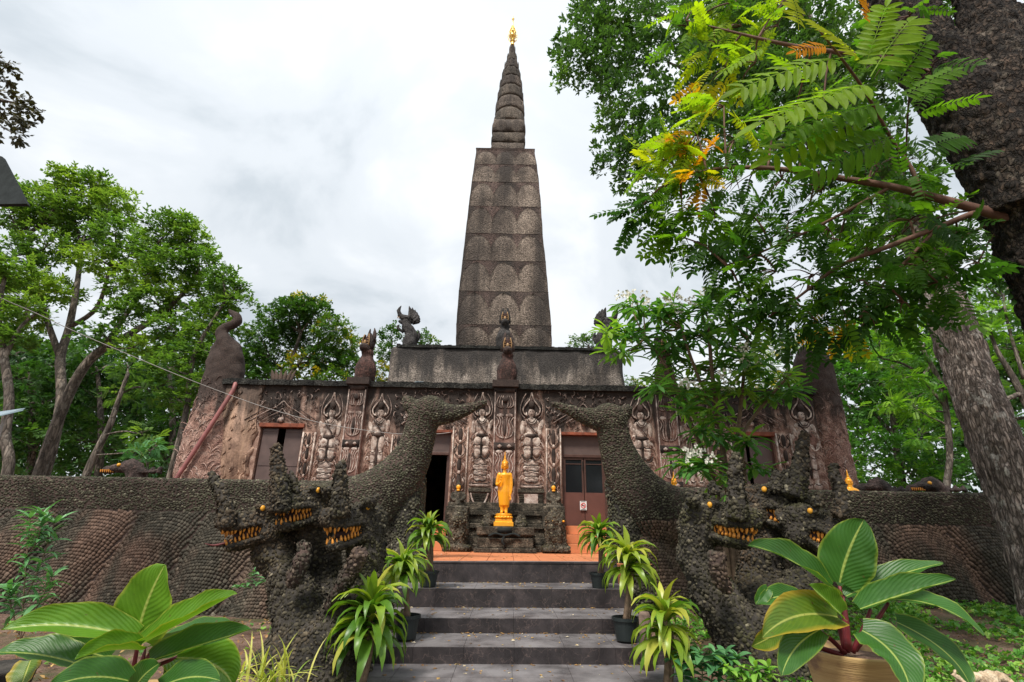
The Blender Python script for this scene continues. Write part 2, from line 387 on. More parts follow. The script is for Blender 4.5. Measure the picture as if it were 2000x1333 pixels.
M['orange'] = plain('orange_tile', (0.56, 0.20, 0.085), 0.6, 0, 0.16, 3.0, 0.15)
M['orangejoint'] = plain('orange_joint', (0.22, 0.085, 0.04), 0.9, 0, 0.3, 10, 0.2)
M['door_panel'] = plain('brown_door_panel', (0.125, 0.052, 0.04), 0.45, 0, 0.15, 3, 0.05)
M['shutter'] = plain('purple_brown_shutter', (0.105, 0.07, 0.062), 0.5, 0, 0.2, 4, 0.05)
M['frame'] = plain('brown_aluminium', (0.10, 0.055, 0.045), 0.4, 0.3, 0.2, 8, 0.05)
M['lintel'] = plain('rusty_red_lintel', (0.198, 0.053, 0.025), 0.7, 0, 0.5, 7, 0.4)
M['pipe'] = plain('faded_red_pipe', (0.26, 0.095, 0.088), 0.55, 0, 0.3, 5, 0.1)
M['pot_black'] = plain('black_plastic', (0.018, 0.024, 0.024), 0.45, 0, 0.2, 6, 0.05)
M['white'] = plain('white_plastic', (0.75, 0.75, 0.73), 0.4, 0, 0.05, 5, 0)
M['red'] = plain('red_print', (0.6, 0.03, 0.03), 0.4, 0, 0.05, 5, 0)
M['dark'] = plain('dark_print', (0.03, 0.03, 0.035), 0.4, 0, 0.05, 5, 0)
M['cable'] = plain('grey_cable', (0.34, 0.32, 0.30), 0.6, 0, 0.1, 5, 0)
M['metal'] = plain('dark_metal', (0.022, 0.026, 0.026), 0.8, 0.0, 0.25, 9, 0.1, 0.08)
M['solar'] = plain('solar_glass', (0.22, 0.30, 0.34), 0.15, 0.3, 0.1, 9, 0)
M['wood'] = plain('grey_wood', (0.16, 0.11, 0.085), 0.85, 0, 0.4, 14, 0.5)
M['bone'] = stone('pale_driftwood', (0.30, 0.2, 0.12), (0.52, 0.4, 0.27), (0.7, 0.58, 0.42), 14, 0, 0.8)
m_, n_, l_, b_ = new_mat('dark_glass'); b_.inputs['Base Color'].default_value = (0.012, 0.014, 0.016, 1); b_.inputs['Roughness'].default_value = 0.12
b_.inputs['Specular IOR Level'].default_value = 0.35; nbump(n_, l_, nnoise(n_, l_, 1.5, 2), 0.06, 0.02, b_); M['glass'] = m_
# clay pot with dirty bands
m_, n_, l_, b_ = new_mat('clay_pot'); p_ = npos(n_, l_, (1, 1, 14))
c_ = nramp(n_, l_, nnoise(n_, l_, 1.2, 5, p_), [(0.3, (0.27, 0.16, 0.065)), (0.55, (0.42, 0.28, 0.12)), (0.75, (0.5, 0.36, 0.18))])
c_ = nmix(n_, l_, nramp(n_, l_, nnoise(n_, l_, 4.5, 5, npos(n_, l_)), [(0.5, 0), (0.66, 0.85)]), c_, (0.12, 0.06, 0.05))
l_.new(c_, b_.inputs['Base Color']); b_.inputs['Roughness'].default_value = 0.7; nbump(n_, l_, nnoise(n_, l_, 8, 4, p_), 0.5, 0.01, b_); M['clay'] = m_
# slate-look step tiles with thin pale veins
m_, n_, l_, b_ = new_mat('slate_tile'); p_ = npos(n_, l_)
v_ = n_.new('ShaderNodeTexVoronoi'); v_.feature = 'DISTANCE_TO_EDGE'; v_.inputs['Scale'].default_value = 4.2
ds_ = nmix(n_, l_, 0.12, p_, nnoise(n_, l_, 6, 4, p_)); 
vm_ = n_.new('ShaderNodeVectorMath'); vm_.operation = 'ADD'; l_.new(p_, vm_.inputs[0])
nv_ = n_.new('ShaderNodeTexNoise'); nv_.inputs['Scale'].default_value = 3.2; nv_.inputs['Detail'].default_value = 4; l_.new(p_, nv_.inputs['Vector'])
sc_ = n_.new('ShaderNodeVectorMath'); sc_.operation = 'SCALE'; sc_.inputs['Scale'].default_value = 0.8; l_.new(nv_.outputs['Color'], sc_.inputs[0]); l_.new(sc_.outputs[0], vm_.inputs[1])
l_.new(vm_.outputs[0], v_.inputs['Vector'])
c_ = nramp(n_, l_, nnoise(n_, l_, 5, 6, p_), [(0.3, (0.018, 0.014, 0.015)), (0.5, (0.031, 0.025, 0.026)), (0.72, (0.055, 0.043, 0.043))])
c_ = nmix(n_, l_, 0.8, c_, nramp(n_, l_, nnoise(n_, l_, 1.1, 6, p_, 0.7), [(0.35, 0.6), (0.65, 1.45)]), 'MULTIPLY')
c_ = nmix(n_, l_, nramp(n_, l_, v_.outputs['Distance'], [(0.0, 0.42), (0.02, 0)]), c_, (0.17, 0.12, 0.105))
g_ = n_.new('ShaderNodeNewGeometry'); sg_ = n_.new('ShaderNodeSeparateXYZ'); l_.new(g_.outputs['Normal'], sg_.inputs[0])
dust_ = nmath(n_, l_, 'MULTIPLY', sg_.outputs[2], nramp(n_, l_, nnoise(n_, l_, 2.5, 6, p_), [(0.35, 0.28), (0.65, 1.0)]), True)
c_ = nmix(n_, l_, dust_, c_, (0.21, 0.195, 0.20))
l_.new(c_, b_.inputs['Base Color']); b_.inputs['Roughness'].default_value = 0.48; b_.inputs['Specular IOR Level'].default_value = 0.4
nbump(n_, l_, nnoise(n_, l_, 26, 5, p_), 0.3, 0.01, b_); M['slate'] = m_
M['slatejoint'] = plain('dark_joint', (0.05, 0.042, 0.04), 0.9, 0, 0.3, 10, 0.2)
# soil
m_, n_, l_, b_ = new_mat('red_soil'); p_ = npos(n_, l_)
c_ = nramp(n_, l_, nnoise(n_, l_, 2.2, 8, p_, 0.65), [(0.3, (0.09, 0.052, 0.036)), (0.5, (0.19, 0.115, 0.082)), (0.7, (0.30, 0.205, 0.155))])
c_ = nmix(n_, l_, 0.6, c_, nramp(n_, l_, nnoise(n_, l_, 45, 4, p_), [(0.3, 0.4), (0.7, 1.5)]), 'MULTIPLY')
c_ = nmix(n_, l_, nramp(n_, l_, nnoise(n_, l_, 1.4, 6, p_), [(0.5, 0), (0.62, 0.7)]), c_, (0.05, 0.07, 0.02))
l_.new(c_, b_.inputs['Base Color']); b_.inputs['Roughness'].default_value = 0.95; nbump(n_, l_, nnoise(n_, l_, 30, 6, p_, 0.7), 1.0, 0.04, b_); M['soil'] = m_
def bark(name, a, b2, c, patch, vscale=(9, 9, 2.2), bump=1.0, dist=0.05, pale=0.6, disp=1.0):
    m, n, l, b = new_mat(name); p = npos(n, l, vscale)
    v = n.new('ShaderNodeTexVoronoi'); v.feature = 'DISTANCE_TO_EDGE'; v.inputs['Scale'].default_value = 1.6
    ad = n.new('ShaderNodeVectorMath'); ad.operation = 'ADD'; l.new(p, ad.inputs[0])
    nz = n.new('ShaderNodeTexNoise'); nz.inputs['Scale'].default_value = 1.5; nz.inputs['Detail'].default_value = 5; l.new(p, nz.inputs['Vector']); sc = n.new('ShaderNodeVectorMath'); sc.operation = 'SCALE'; sc.inputs['Scale'].default_value = disp; l.new(nz.outputs['Color'], sc.inputs[0]); l.new(sc.outputs[0], ad.inputs[1])
    l.new(ad.outputs[0], v.inputs['Vector'])
    vc = n.new('ShaderNodeTexVoronoi'); vc.inputs['Scale'].default_value = 1.6; l.new(ad.outputs[0], vc.inputs['Vector'])
    col = nramp(n, l, nz.outputs[0], [(0.3, a), (0.5, b2), (0.7, c)])
    col = nmix(n, l, 0.8, col, nramp(n, l, vc.outputs['Color'], [(0.1, 0.35), (0.5, 1.0), (0.9, 2.1)]), 'MULTIPLY')
    col = nmix(n, l, nramp(n, l, v.outputs['Distance'], [(0, 0.7), (0.16, 0)]), col, tuple(x * 0.3 for x in a))
    pn = nnoise(n, l, 5, 6, npos(n, l, (1, 1, 0.7)), 0.7)
    col = nmix(n, l, nramp(n, l, pn, [(0.56, 0), (0.62, pale)]), col, patch)
    l.new(col, b.inputs['Base Color']); b.inputs['Roughness'].default_value = 0.9
    hh = nmath(n, l, 'MINIMUM', v.outputs['Distance'], 0.2); u = nbump(n, l, hh, bump, dist * 5, b); nbump(n, l, nnoise(n, l, 40, 4, npos(n, l)), 0.5, 0.01, b, u)
    return m
M['bark_dark'] = bark('dark_cracked_bark', (0.012, 0.009, 0.007), (0.031, 0.022, 0.016), (0.073, 0.048, 0.033), (0.153, 0.128, 0.101), (10, 10, 6.0), 1.0, 0.03, 0.6, 1.2)
M['bark_grey'] = bark('pale_furrowed_bark', (0.12, 0.092, 0.075), (0.24, 0.19, 0.16), (0.36, 0.30, 0.26), (0.62, 0.58, 0.52), (16, 16, 3.2), 1.0, 0.02, 0.6)
M['bark_bg'] = bark('grey_brown_bark', (0.07, 0.055, 0.045), (0.13, 0.105, 0.085), (0.19, 0.16, 0.135), (0.24, 0.22, 0.19), (6, 6, 1.5), 0.7, 0.02, 0.4)
M['twig'] = plain('reddish_twig', (0.13, 0.065, 0.045), 0.75, 0, 0.3, 12, 0.2)
M['stem_green'] = plain('green_stem', (0.10, 0.13, 0.05), 0.6, 0, 0.3, 12, 0.2)
M['stem_red'] = plain('dark_red_stalk', (0.12, 0.014, 0.018), 0.4, 0, 0.5, 9, 0.1)
M['stem_tan'] = plain('tan_cane', (0.17, 0.115, 0.075), 0.8, 0, 0.35, 25, 0.4)
G = lambda *s: [(p, c) for p, c in s]
M['leaf_left'] = leafmat('fresh_green_leaf', G((0, (0.062, 0.131, 0.034)), (0.5, (0.138, 0.248, 0.050)), (1, (0.289, 0.398, 0.062))), 0.45, 0.55, 0.2)
M['leaf_dense'] = leafmat('deep_green_leaf', G((0, (0.027, 0.077, 0.022)), (0.5, (0.054, 0.140, 0.027)), (1, (0.117, 0.235, 0.039))), 0.35)
M['leaf_mid'] = leafmat('green_leaf_yellow_tips', G((0, (0.037, 0.097, 0.020)), (0.6, (0.078, 0.180, 0.028)), (0.85, (0.156, 0.265, 0.031)), (1, (0.562, 0.437, 0.023))), 0.35)
M['leaf_right'] = leafmat('bright_green_leaf', G((0, (0.042, 0.126, 0.022)), (0.5, (0.091, 0.245, 0.031)), (1, (0.238, 0.420, 0.042))), 0.45)
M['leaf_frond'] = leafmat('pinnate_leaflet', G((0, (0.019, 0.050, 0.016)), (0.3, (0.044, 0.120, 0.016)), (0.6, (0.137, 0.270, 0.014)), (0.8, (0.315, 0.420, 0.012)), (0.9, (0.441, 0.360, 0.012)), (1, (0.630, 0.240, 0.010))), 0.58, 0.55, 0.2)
M['leaf_small'] = leafmat('small_dark_leaf', G((0, (0.037, 0.090, 0.026)), (0.6, (0.083, 0.173, 0.042)), (1, (0.180, 0.284, 0.053))), 0.35)
M['leaf_flower'] = leafmat('glossy_lobed_leaf', G((0, (0.046, 0.143, 0.046)), (0.6, (0.098, 0.247, 0.055)), (1, (0.260, 0.429, 0.058))), 0.45, 0.35)
M['leaf_drac'] = leafmat('strap_leaf', G((0, (0.044, 0.132, 0.020)), (0.5, (0.116, 0.231, 0.024)), (0.8, (0.242, 0.341, 0.033)), (1, (0.418, 0.418, 0.066))), 0.35, 0.35)
M['leaf_brown'] = leafmat('dark_olive_leaf', G((0, (0.03, 0.035, 0.018)), (1, (0.075, 0.065, 0.025))), 0.2)
M['leaf_weed'] = leafmat('weed_leaf', G((0, (0.058, 0.176, 0.035)), (0.6, (0.117, 0.312, 0.047)), (1, (0.312, 0.507, 0.078))), 0.35)
M['leaf_spider'] = leafmat('variegated_blade', G((0, (0.20, 0.30, 0.04)), (0.5, (0.5, 0.5, 0.09)), (1, (0.66, 0.62, 0.2))), 0.35)
M['leaf_blue'] = leafmat('blue_green_leaf', G((0, (0.036, 0.146, 0.064)), (1, (0.127, 0.309, 0.109))), 0.25)
M['litter'] = leafmat('dry_leaf', G((0, (0.16, 0.075, 0.03)), (0.5, (0.34, 0.19, 0.07)), (0.85, (0.5, 0.34, 0.12)), (1, (0.7, 0.62, 0.5))), 0.1, 0.8)
M['petal_white'] = plain('cream_petals', (0.72, 0.70, 0.60), 0.6, 0, 0.1, 10, 0)
# big philodendron leaf: pale midrib and ribbed side veins, yellowing edge; u along, v across
def philomat(name, base, base2, edge, vein, yellow):
    m, n, l, b = new_mat(name); uv = n.new('ShaderNodeUVMap'); uv.uv_map = 'UVMap'; s = n.new('ShaderNodeSeparateXYZ'); l.new(uv.outputs[0], s.inputs[0])
    v = nmath(n, l, 'ABSOLUTE', nmath(n, l, 'SUBTRACT', s.outputs[1], 0.5))
    ph = nmath(n, l, 'ADD', nmath(n, l, 'MULTIPLY', s.outputs[0], 78.0), nmath(n, l, 'MULTIPLY', v, -70.0))
    ph = nmath(n, l, 'ADD', ph, nmath(n, l, 'MULTIPLY', nnoise(n, l, 2.5, 2), 5.0))
    w = nmath(n, l, 'SINE', ph)
    col = nmix(n, l, nnoise(n, l, 7, 4), base, base2)
    col = nmix(n, l, nramp(n, l, w, [(0.0, 0.0), (0.88, 0.03), (1.0, 0.12)]), col, tuple(min(1, x * 1.8 + 0.02) for x in base2))
    col = nmix(n, l, nramp(n, l, nmath(n, l, 'ADD', v, nmath(n, l, 'MULTIPLY', nnoise(n, l, 9, 3), 0.06)), [(0.50 - yellow, 0), (0.53, 1)]), col, edge)
    col = nmix(n, l, nramp(n, l, v, [(0.0, 1), (0.014, 1), (0.03, 0)]), col, vein)
    sp = nnoise(n, l, 26, 3, npos(n, l)); col = nmix(n, l, nramp(n, l, sp, [(0.70, 0), (0.73, 0.85)]), col, (0.10, 0.065, 0.02)); col = nmix(n, l, 0.5, col, nramp(n, l, nnoise(n, l, 3.5, 4, npos(n, l)), [(0.3, 0.6), (0.7, 1.35)]), 'MULTIPLY')
    l.new(col, b.inputs['Base Color']); b.inputs['Roughness'].default_value = 0.40; b.inputs['Specular IOR Level'].default_value = 0.4
    hb = nmath(n, l, 'ADD', nmath(n, l, 'MULTIPLY', w, 0.3), nramp(n, l, v, [(0, 1), (0.05, 0)])); nbump(n, l, hb, 0.22, 0.012, b)
    t = n.new('ShaderNodeBsdfTranslucent'); l.new(nmix(n, l, 1.0, col, (1.6, 1.5, 0.5), 'MULTIPLY'), t.inputs[0])
    mxs = n.new('ShaderNodeMixShader'); mxs.inputs[0].default_value = 0.3
    l.new(b.outputs[0], mxs.inputs[1]); l.new(t.outputs[0], mxs.inputs[2]); l.new(mxs.outputs[0], n['Material Output'].inputs[0])
    return m
M['philo'] = philomat('philodendron_leaf', (0.028, 0.105, 0.014), (0.05, 0.15, 0.02), (0.22, 0.30, 0.04), (0.33, 0.42, 0.10), 0.03)
M['philo_light'] = philomat('philodendron_young_leaf', (0.075, 0.20, 0.014), (0.13, 0.27, 0.018), (0.30, 0.36, 0.05), (0.38, 0.46, 0.12), 0.03)
M['philo_yellow'] = philomat('philodendron_yellowing_leaf', (0.05, 0.13, 0.014), (0.15, 0.22, 0.02), (0.42, 0.30, 0.03), (0.38, 0.42, 0.10), 0.16)

# ================================================================== SETTING
def ss(t): t = max(0.0, min(1.0, t)); return t * t * (3 - 2 * t)
def gh(x, y):
    r = 0.36 * ss((x - 1.9) / 1.2) * ss((y - 4.8) / 4.0)
    l = 0.05 * ss((-1.6 - x) / 1.0)
    return r + l + 0.035 * mnoise.noise(Vector((x * 0.9, y * 0.9, 0))) * ss((abs(x - 0.1) - 1.9) / 0.8)
def grid_mesh(name, xs, ys, fn, mat):
    V = [(x, y, fn(x, y)) for y in ys for x in xs]; nx = len(xs)
    F = [(j * nx + i, j * nx + i + 1, (j + 1) * nx + i + 1, (j + 1) * nx + i) for j in range(len(ys) - 1) for i in range(nx - 1)]
    me = bpy.data.meshes.new(name); me.from_pydata(V, [], F); me.materials.append(mat)
    me.polygons.foreach_set('use_smooth', [True] * len(F)); o = bpy.data.objects.new(name, me); link(o); return o
xs = sorted(set([-400, -150, -60, -30, -20] + [round(-14 + 0.2 * i, 3) for i in range(141)] + [20, 30, 60, 150, 400]))
ys = sorted(set([-400, -100, -30, -8] + [round(-3 + 0.2 * i, 3) for i in range(78)] + [16, 22, 30, 45, 80, 160, 400]))
tag(grid_mesh('ground', xs, ys, lambda x, y: gh(x, y) - 0.03, M['soil']), kind='structure', label='reddish bare soil either side of the steps')

# ---- temple front frame
YF = 13.4; ZT = 0.905
def X(px, py=850, Y=YF): return at(px, py, Y).x
def Z(py, px=985, Y=YF): return at(px, py, Y).z
WX0, WX1 = X(420), X(1600)
ZR = Z(757)            # top of the front wall
# terrace
ter = empty('terrace', (0.1, 11, 0), 'orange tiled terrace between the top step and the temple doors', kind='structure')
mb = MB(); mb.box(-1.95, 2.15, 9.24, 9.95, 0.2, ZT - 0.012); mb.box(-8, 8.4, 9.95, YF + 0.3, 0.2, ZT - 0.012); mb.build('terrace_base', M['orangejoint'], ter)
def tiles(parent, name, many, x0, x1, y0, y1, z, tx, ty, gap, mat, th=0.012, vertical=False, cap=90):
    nx = max(1, round((x1 - x0) / tx)); ny = max(1, round((y1 - y0) / ty)); tx = (x1 - x0) / nx; ty = (y1 - y0) / ny
    me = bpy.data.meshes.new(name); mb = MB(); a, b = tx / 2 - gap / 2, ty / 2 - gap / 2; ch = min(0.002, gap * .4)
    if not vertical:
        mb.v = [(-a, -b, 0), (a, -b, 0), (a, b, 0), (-a, b, 0), (-a + ch, -b + ch, th), (a - ch, -b + ch, th), (a - ch, b - ch, th), (-a + ch, b - ch, th)]
    else:
        mb.v = [(-a, 0, -b), (a, 0, -b), (a, 0, b), (-a, 0, b), (-a + ch, -th, -b + ch), (a - ch, -th, -b + ch), (a - ch, -th, b - ch), (-a + ch, -th, b - ch)]
    mb.f = [(4, 5, 6, 7)] + [(i, (i + 1) % 4, 4 + (i + 1) % 4, 4 + i) for i in range(4)]; mb.m = [0] * 5
    me = mb.mesh(name, mat); off = parent_offset(parent)
    for j in range(ny):
        for i in range(nx):
            o = bpy.data.objects.new(name, me); link(o, parent)
            c = Vector((x0 + tx * (i + .5), y0 + ty * (j + .5), z)) if not vertical else Vector((x0 + tx * (i + .5), z, y0 + ty * (j + .5)))
            o.location = c + off + Vector((0, 0, random.uniform(0, 0.0006))); o.rotation_euler = (random.uniform(-.0006, .0006), 0 if vertical else random.uniform(-.0008, .0008), 0)
tiles(ter, 'tile', 'tiles', -2.2, 2.4, 9.26, YF - 0.42, ZT - 0.012, 0.46, 0.46, 0.008, M['orange'])
# steps
st = empty('steps', (0, 0, 0), 'dark slate look tiled steps strewn with dry leaves', kind='structure')
SX0, SX1 = -1.62, 1.80
RIS = [(6.60, 0.0, 0.17), (7.40, 0.17, 0.34), (8.33, 0.34, 0.59), (9.22, 0.59, ZT)]
for i, (y, za, zb) in enumerate(RIS):
    yn = RIS[i + 1][0] if i < 3 else 9.24
    mb = MB(); mb.box(SX0 - 0.02, SX1 + 0.02, y + 0.012, yn + 0.03, -0.1, zb - 0.012); mb.build('step_core', M['slatejoint'], st)
    tiles(st, 'tile', 'tiles', SX0, SX1, za + 0.002, zb - 0.001, y + 0.012, 0.60, zb - za, 0.0015, M['slate'], vertical=True)
    if i < 3: tiles(st, 'tile', 'tiles', SX0, SX1, y, yn + 0.012, zb - 0.012, 0.60, 0.42, 0.002, M['slate'])
mb = MB(); mb.box(SX0, SX1, 9.209, 9.33, ZT - 0.03, ZT + 0.006); mb.build('nosing', M['slate'], st, bevel=0.006)
tiles(st, 'tile', 'tiles', SX0 - 0.15, SX1 + 0.1, 3.3, 6.61, -0.008, 0.60, 0.60, 0.002, M['slate'])
mb = MB(); mb.box(SX0 - 0.15, SX1 + 0.1, 3.3, 6.61, -0.1, -0.008); mb.build('step_core', M['slatejoint'], st)
st.rotation_euler.y = -0.012

# ================================================================== TEMPLE
T = empty('temple', (X(985), YF, ZT), 'weathered brown temple with carved figures and a tall tapering tower', 'temple')
W = {'w1': (507, 590), 'd1': (797, 882), 'd2': (1097, 1182), 'w2': (1427, 1510)}
zw0, zw1 = 1.75, Z(836); zd0, zd1 = Z(1025), Z(843)
TH = 0.45
mb = MB()
def seg(a, b, z0, z1, y0=YF, th=TH): mb.box(X(a) if a > 100 else a, X(b), y0, y0 + th, z0, z1)
mb.box(WX0, X(507), YF, YF + TH, 0.0, ZR)
mb.box(X(590), X(797), YF, YF + TH, 0.0, ZR); mb.box(X(882), X(1097), YF, YF + TH, 0.0, ZR)
mb.box(X(1182), X(1427), YF, YF + TH, 0.0, ZR); mb.box(X(1510), WX1, YF, YF + TH, 0.0, ZR)
for k in ('w1', 'w2'):
    a, b = W[k]; mb.box(X(a), X(b), YF, YF + TH, 0.0, zw0); mb.box(X(a), X(b), YF, YF + TH, zw1, ZR)
for k in ('d1', 'd2'):
    a, b = W[k]; mb.box(X(a), X(b), YF, YF + TH, 0.0, zd0); mb.box(X(a), X(b), YF, YF + TH, zd1, ZR)
mb.build('front_wall', M['facade'], T)
mb = MB(); mb.box(WX0, WX0 + .4, YF + TH, 24, 0, ZR); mb.box(WX1 - .4, WX1, YF + TH, 24, 0, ZR); mb.box(WX0, WX1, 24, 24.4, 0, ZR)
mb.build('side_wall', M['mud'], T)
mb = MB(); mb.box(WX0 + .4, WX1 - .4, YF + TH, 24, ZR - 0.35, ZR - 0.1); mb.build('roof', M['cornice'], T)
mb = MB(); mb.box(WX0 + .4, WX1 - .4, YF + TH, 24, 1.2, zd0 - 0.01); mb.build('floor', M['mortar'], T)
# irregular mossy black edge along the top
mb = MB(); n = 150
for i in range(n):
    xa = WX0 - .05 + (WX1 - WX0 + .1) * i / n; xb = WX0 - .05 + (WX1 - WX0 + .1) * (i + 1) / n
    dz = 0.035 * mnoise.noise(Vector((i * .17, 0, 0))) + random.uniform(-.01, .01)
    mb.box(xa, xb + .004 * (i % 2), YF - 0.10 - random.uniform(0, .03), YF + TH + .1 - .002 * (i % 3), ZR - 0.07 + dz * .4, ZR + 0.075 + dz)
mb.build('cornice', M['cornice'], T)

def Pf(cx, z0, w, h, d=0.0): return lambda u, v: Vector((cx + u * w, YF - d, z0 + v * h))
FL = None
def relief_figure(pa, pb, ytop, ybot, pose, shield=False):
    cx = (X(pa) + X(pb)) / 2; w = X(pb) - X(pa); z0 = Z(ybot, (pa + pb) / 2); z1 = Z(ytop, (pa + pb) / 2); h = z1 - z0
    mb = MB(); P = Pf(cx, z0, w, h, 0.01); Q = Pf(cx, z0, w, h, 0.055)
    def E(u, v, ru, rv, d=0.05, m=0, rot=0, y=0.0):
        mb.ell(P(u, v) - Vector((0, y, 0)), (ru * w * 1.18, d * .6, rv * h * 1.12), Matrix.Rotation(rot, 3, 'Y'), 10, 8, m)
    vr = random.Random(pa); va, vb, vc_ = vr.uniform(-.25, .25), vr.uniform(-.02, .02), vr.uniform(.88, 1.12)
    def Tb(pts, r, m=1, q=None, fl=1): mb.tube([(q or Q)(*p) for p in pts], r, 6, m, smooth=4 if not isinstance(r, list) else 0)
    # dark aureole behind the head, with a pale rim
    E(0, .83, .36, .105, .03, 1)
    for s in (-1, 1):
        mb.tube([Q(s * a, b) for a, b in ((.16, .745), (.30, .77), (.33, .82), (.22, .87), (.10, .91), (.04, .955), (0, 1.0))], 0.020, 6, 0, smooth=3)
        mb.tube([Q(s * a, b) for a, b in ((.26, .72), (.40, .76), (.44, .84), (.34, .93), (.22, .985))], 0.012, 5, 2, smooth=3)
        E(s * .35, .625 + s * vb, .085, .07 * vc_, .06, 0, s * .18 + va); E(s * (.40 if pose else .30) + va * .15, .53 + (va * .2 if s > 0 else 0), .07, .055, .06, 0, -s * .5 + va * 2)
        E(s * .2, .765, .035, .022, .05, 0)
    mb.ell(Q(0, .865), (.12 * w, .05, .045 * h), None, 10, 8, 1); mb.ell(Q(0, .905), (.055 * w, .035, .04 * h), None, 8, 6, 1)
    E(0, .778, .125, .045, .11, 0); E(0, .735, .07, .03, .07, 0)
    for s in (-1, 1): mb.ell(Q(s * .05, .787) - Vector((0, .06, 0)), (.025 * w, .012, .005 * h), None, 6, 4, 1)
    mb.ell(Q(0, .757) - Vector((0, .055, 0)), (.04 * w, .012, .004 * h), None, 6, 4, 1)
    E(0, .665, .27, .055, .085, 0); E(0, .61, .22, .06, .085, 0); E(0, .565, .17, .03, .08, 0)
    for r0, v0 in ((.17, .71), (.22, .69)): Tb([(-r0, v0 + .01), (-r0 * .6, v0 - .025), (0, v0 - .04), (r0 * .6, v0 - .025), (r0, v0 + .01)], 0.012, 1, Pf(cx, z0, w, h, .10))
    Tb([(-.22, .68), (0, .62), (.17, .56)], 0.016, 1, Pf(cx, z0, w, h, .10))
    E(0, .535, .24, .022, .10, 1)
    if pose == 0:
        for s in (-1, 1):
            E(s * .17 + va * .1, .475, .15 * vc_, .045, .09, 0); E(s * .19 + va * .15, .375 + s * vb, .15, .065, .10, 0, s * .1 + va * .6)
            Tb([(s * .34, .43), (s * .12, .425), (s * .02, .44)], 0.014, 1, Pf(cx, z0, w, h, .10))
            Tb([(s * .36, .34), (s * .26, .29), (s * .12, .285), (s * .02, .32)], 0.020, 1, Pf(cx, z0, w, h, .07))
        E(0, .42, .045, .12, .11, 1)
        for k, (v0, ww) in enumerate(((.255, .27), (.20, .30), (.145, .26), (.09, .24))):
            E(0, v0, ww, .032, .07, 0); Tb([(-ww, v0 - .02), (-ww * .5, v0 - .033), (0, v0 - .022), (ww * .5, v0 - .033), (ww, v0 - .02)], 0.013, 1, Pf(cx, z0, w, h, .07))
    else:
        for s in (-1, 1):
            E(s * .15, .44, .12, .085, .09, 0, s * .05); E(s * .15, .30, .095, .075, .08, 0); E(s * .15, .17, .085, .075, .075, 0)
            for v0 in (.355, .245, .10): Tb([(s * .04, v0), (s * .15, v0 - .015), (s * .27, v0)], 0.011, 1, Pf(cx, z0, w, h, .08))
            E(s * .17, .075, .13, .03, .10, 0)
        E(0, .33, .05, .17, .07, 1)
    E(0, .02, .40, .02, .10, 2); Tb([(-.44, .045), (0, .03), (.44, .045)], 0.014, 1, Q)
    if shield:
        mb.tube([Pf(cx, z0, w, h, .10)(.22 + .20 * math.cos(a), .52 + .10 * math.sin(a)) for a in [k * math.pi / 8 for k in range(17)]], 0.022, 6, 0)
        E(.22, .52, .17, .085, .09, 3)
    for s in (-1, 1):      # curling leaves up both sides
        for k in range(6):
            v0 = .06 + k * .085; c = s * .40
            mb.tube([Q(c + s * .07, v0), Q(c + s * .02, v0 + .05), Q(c - s * .07, v0 + .065), Q(c - s * .09, v0 + .035), Q(c - s * .03, v0 + .03)], 0.013, 5, 2 if k % 2 == 0 else 3, smooth=2)
    return mb.build('relief_figure', [M['cream'], M['darkrel'], M['creamline'], M['redrel']], T, smooth=True)
figs = [(620, 667, 768, 960, 0, 0), (716, 763, 770, 948, 1, 0), (918, 963, 768, 952, 0, 0), (1013, 1063, 768, 955, 0, 0), (1229, 1277, 775, 958, 0, 0), (1326, 1376, 777, 960, 1, 0), (1543, 1598, 773, 966, 1, 1)]
for a in figs: relief_figure(a[0], a[1], a[2], a[3], a[4], bool(a[5]))

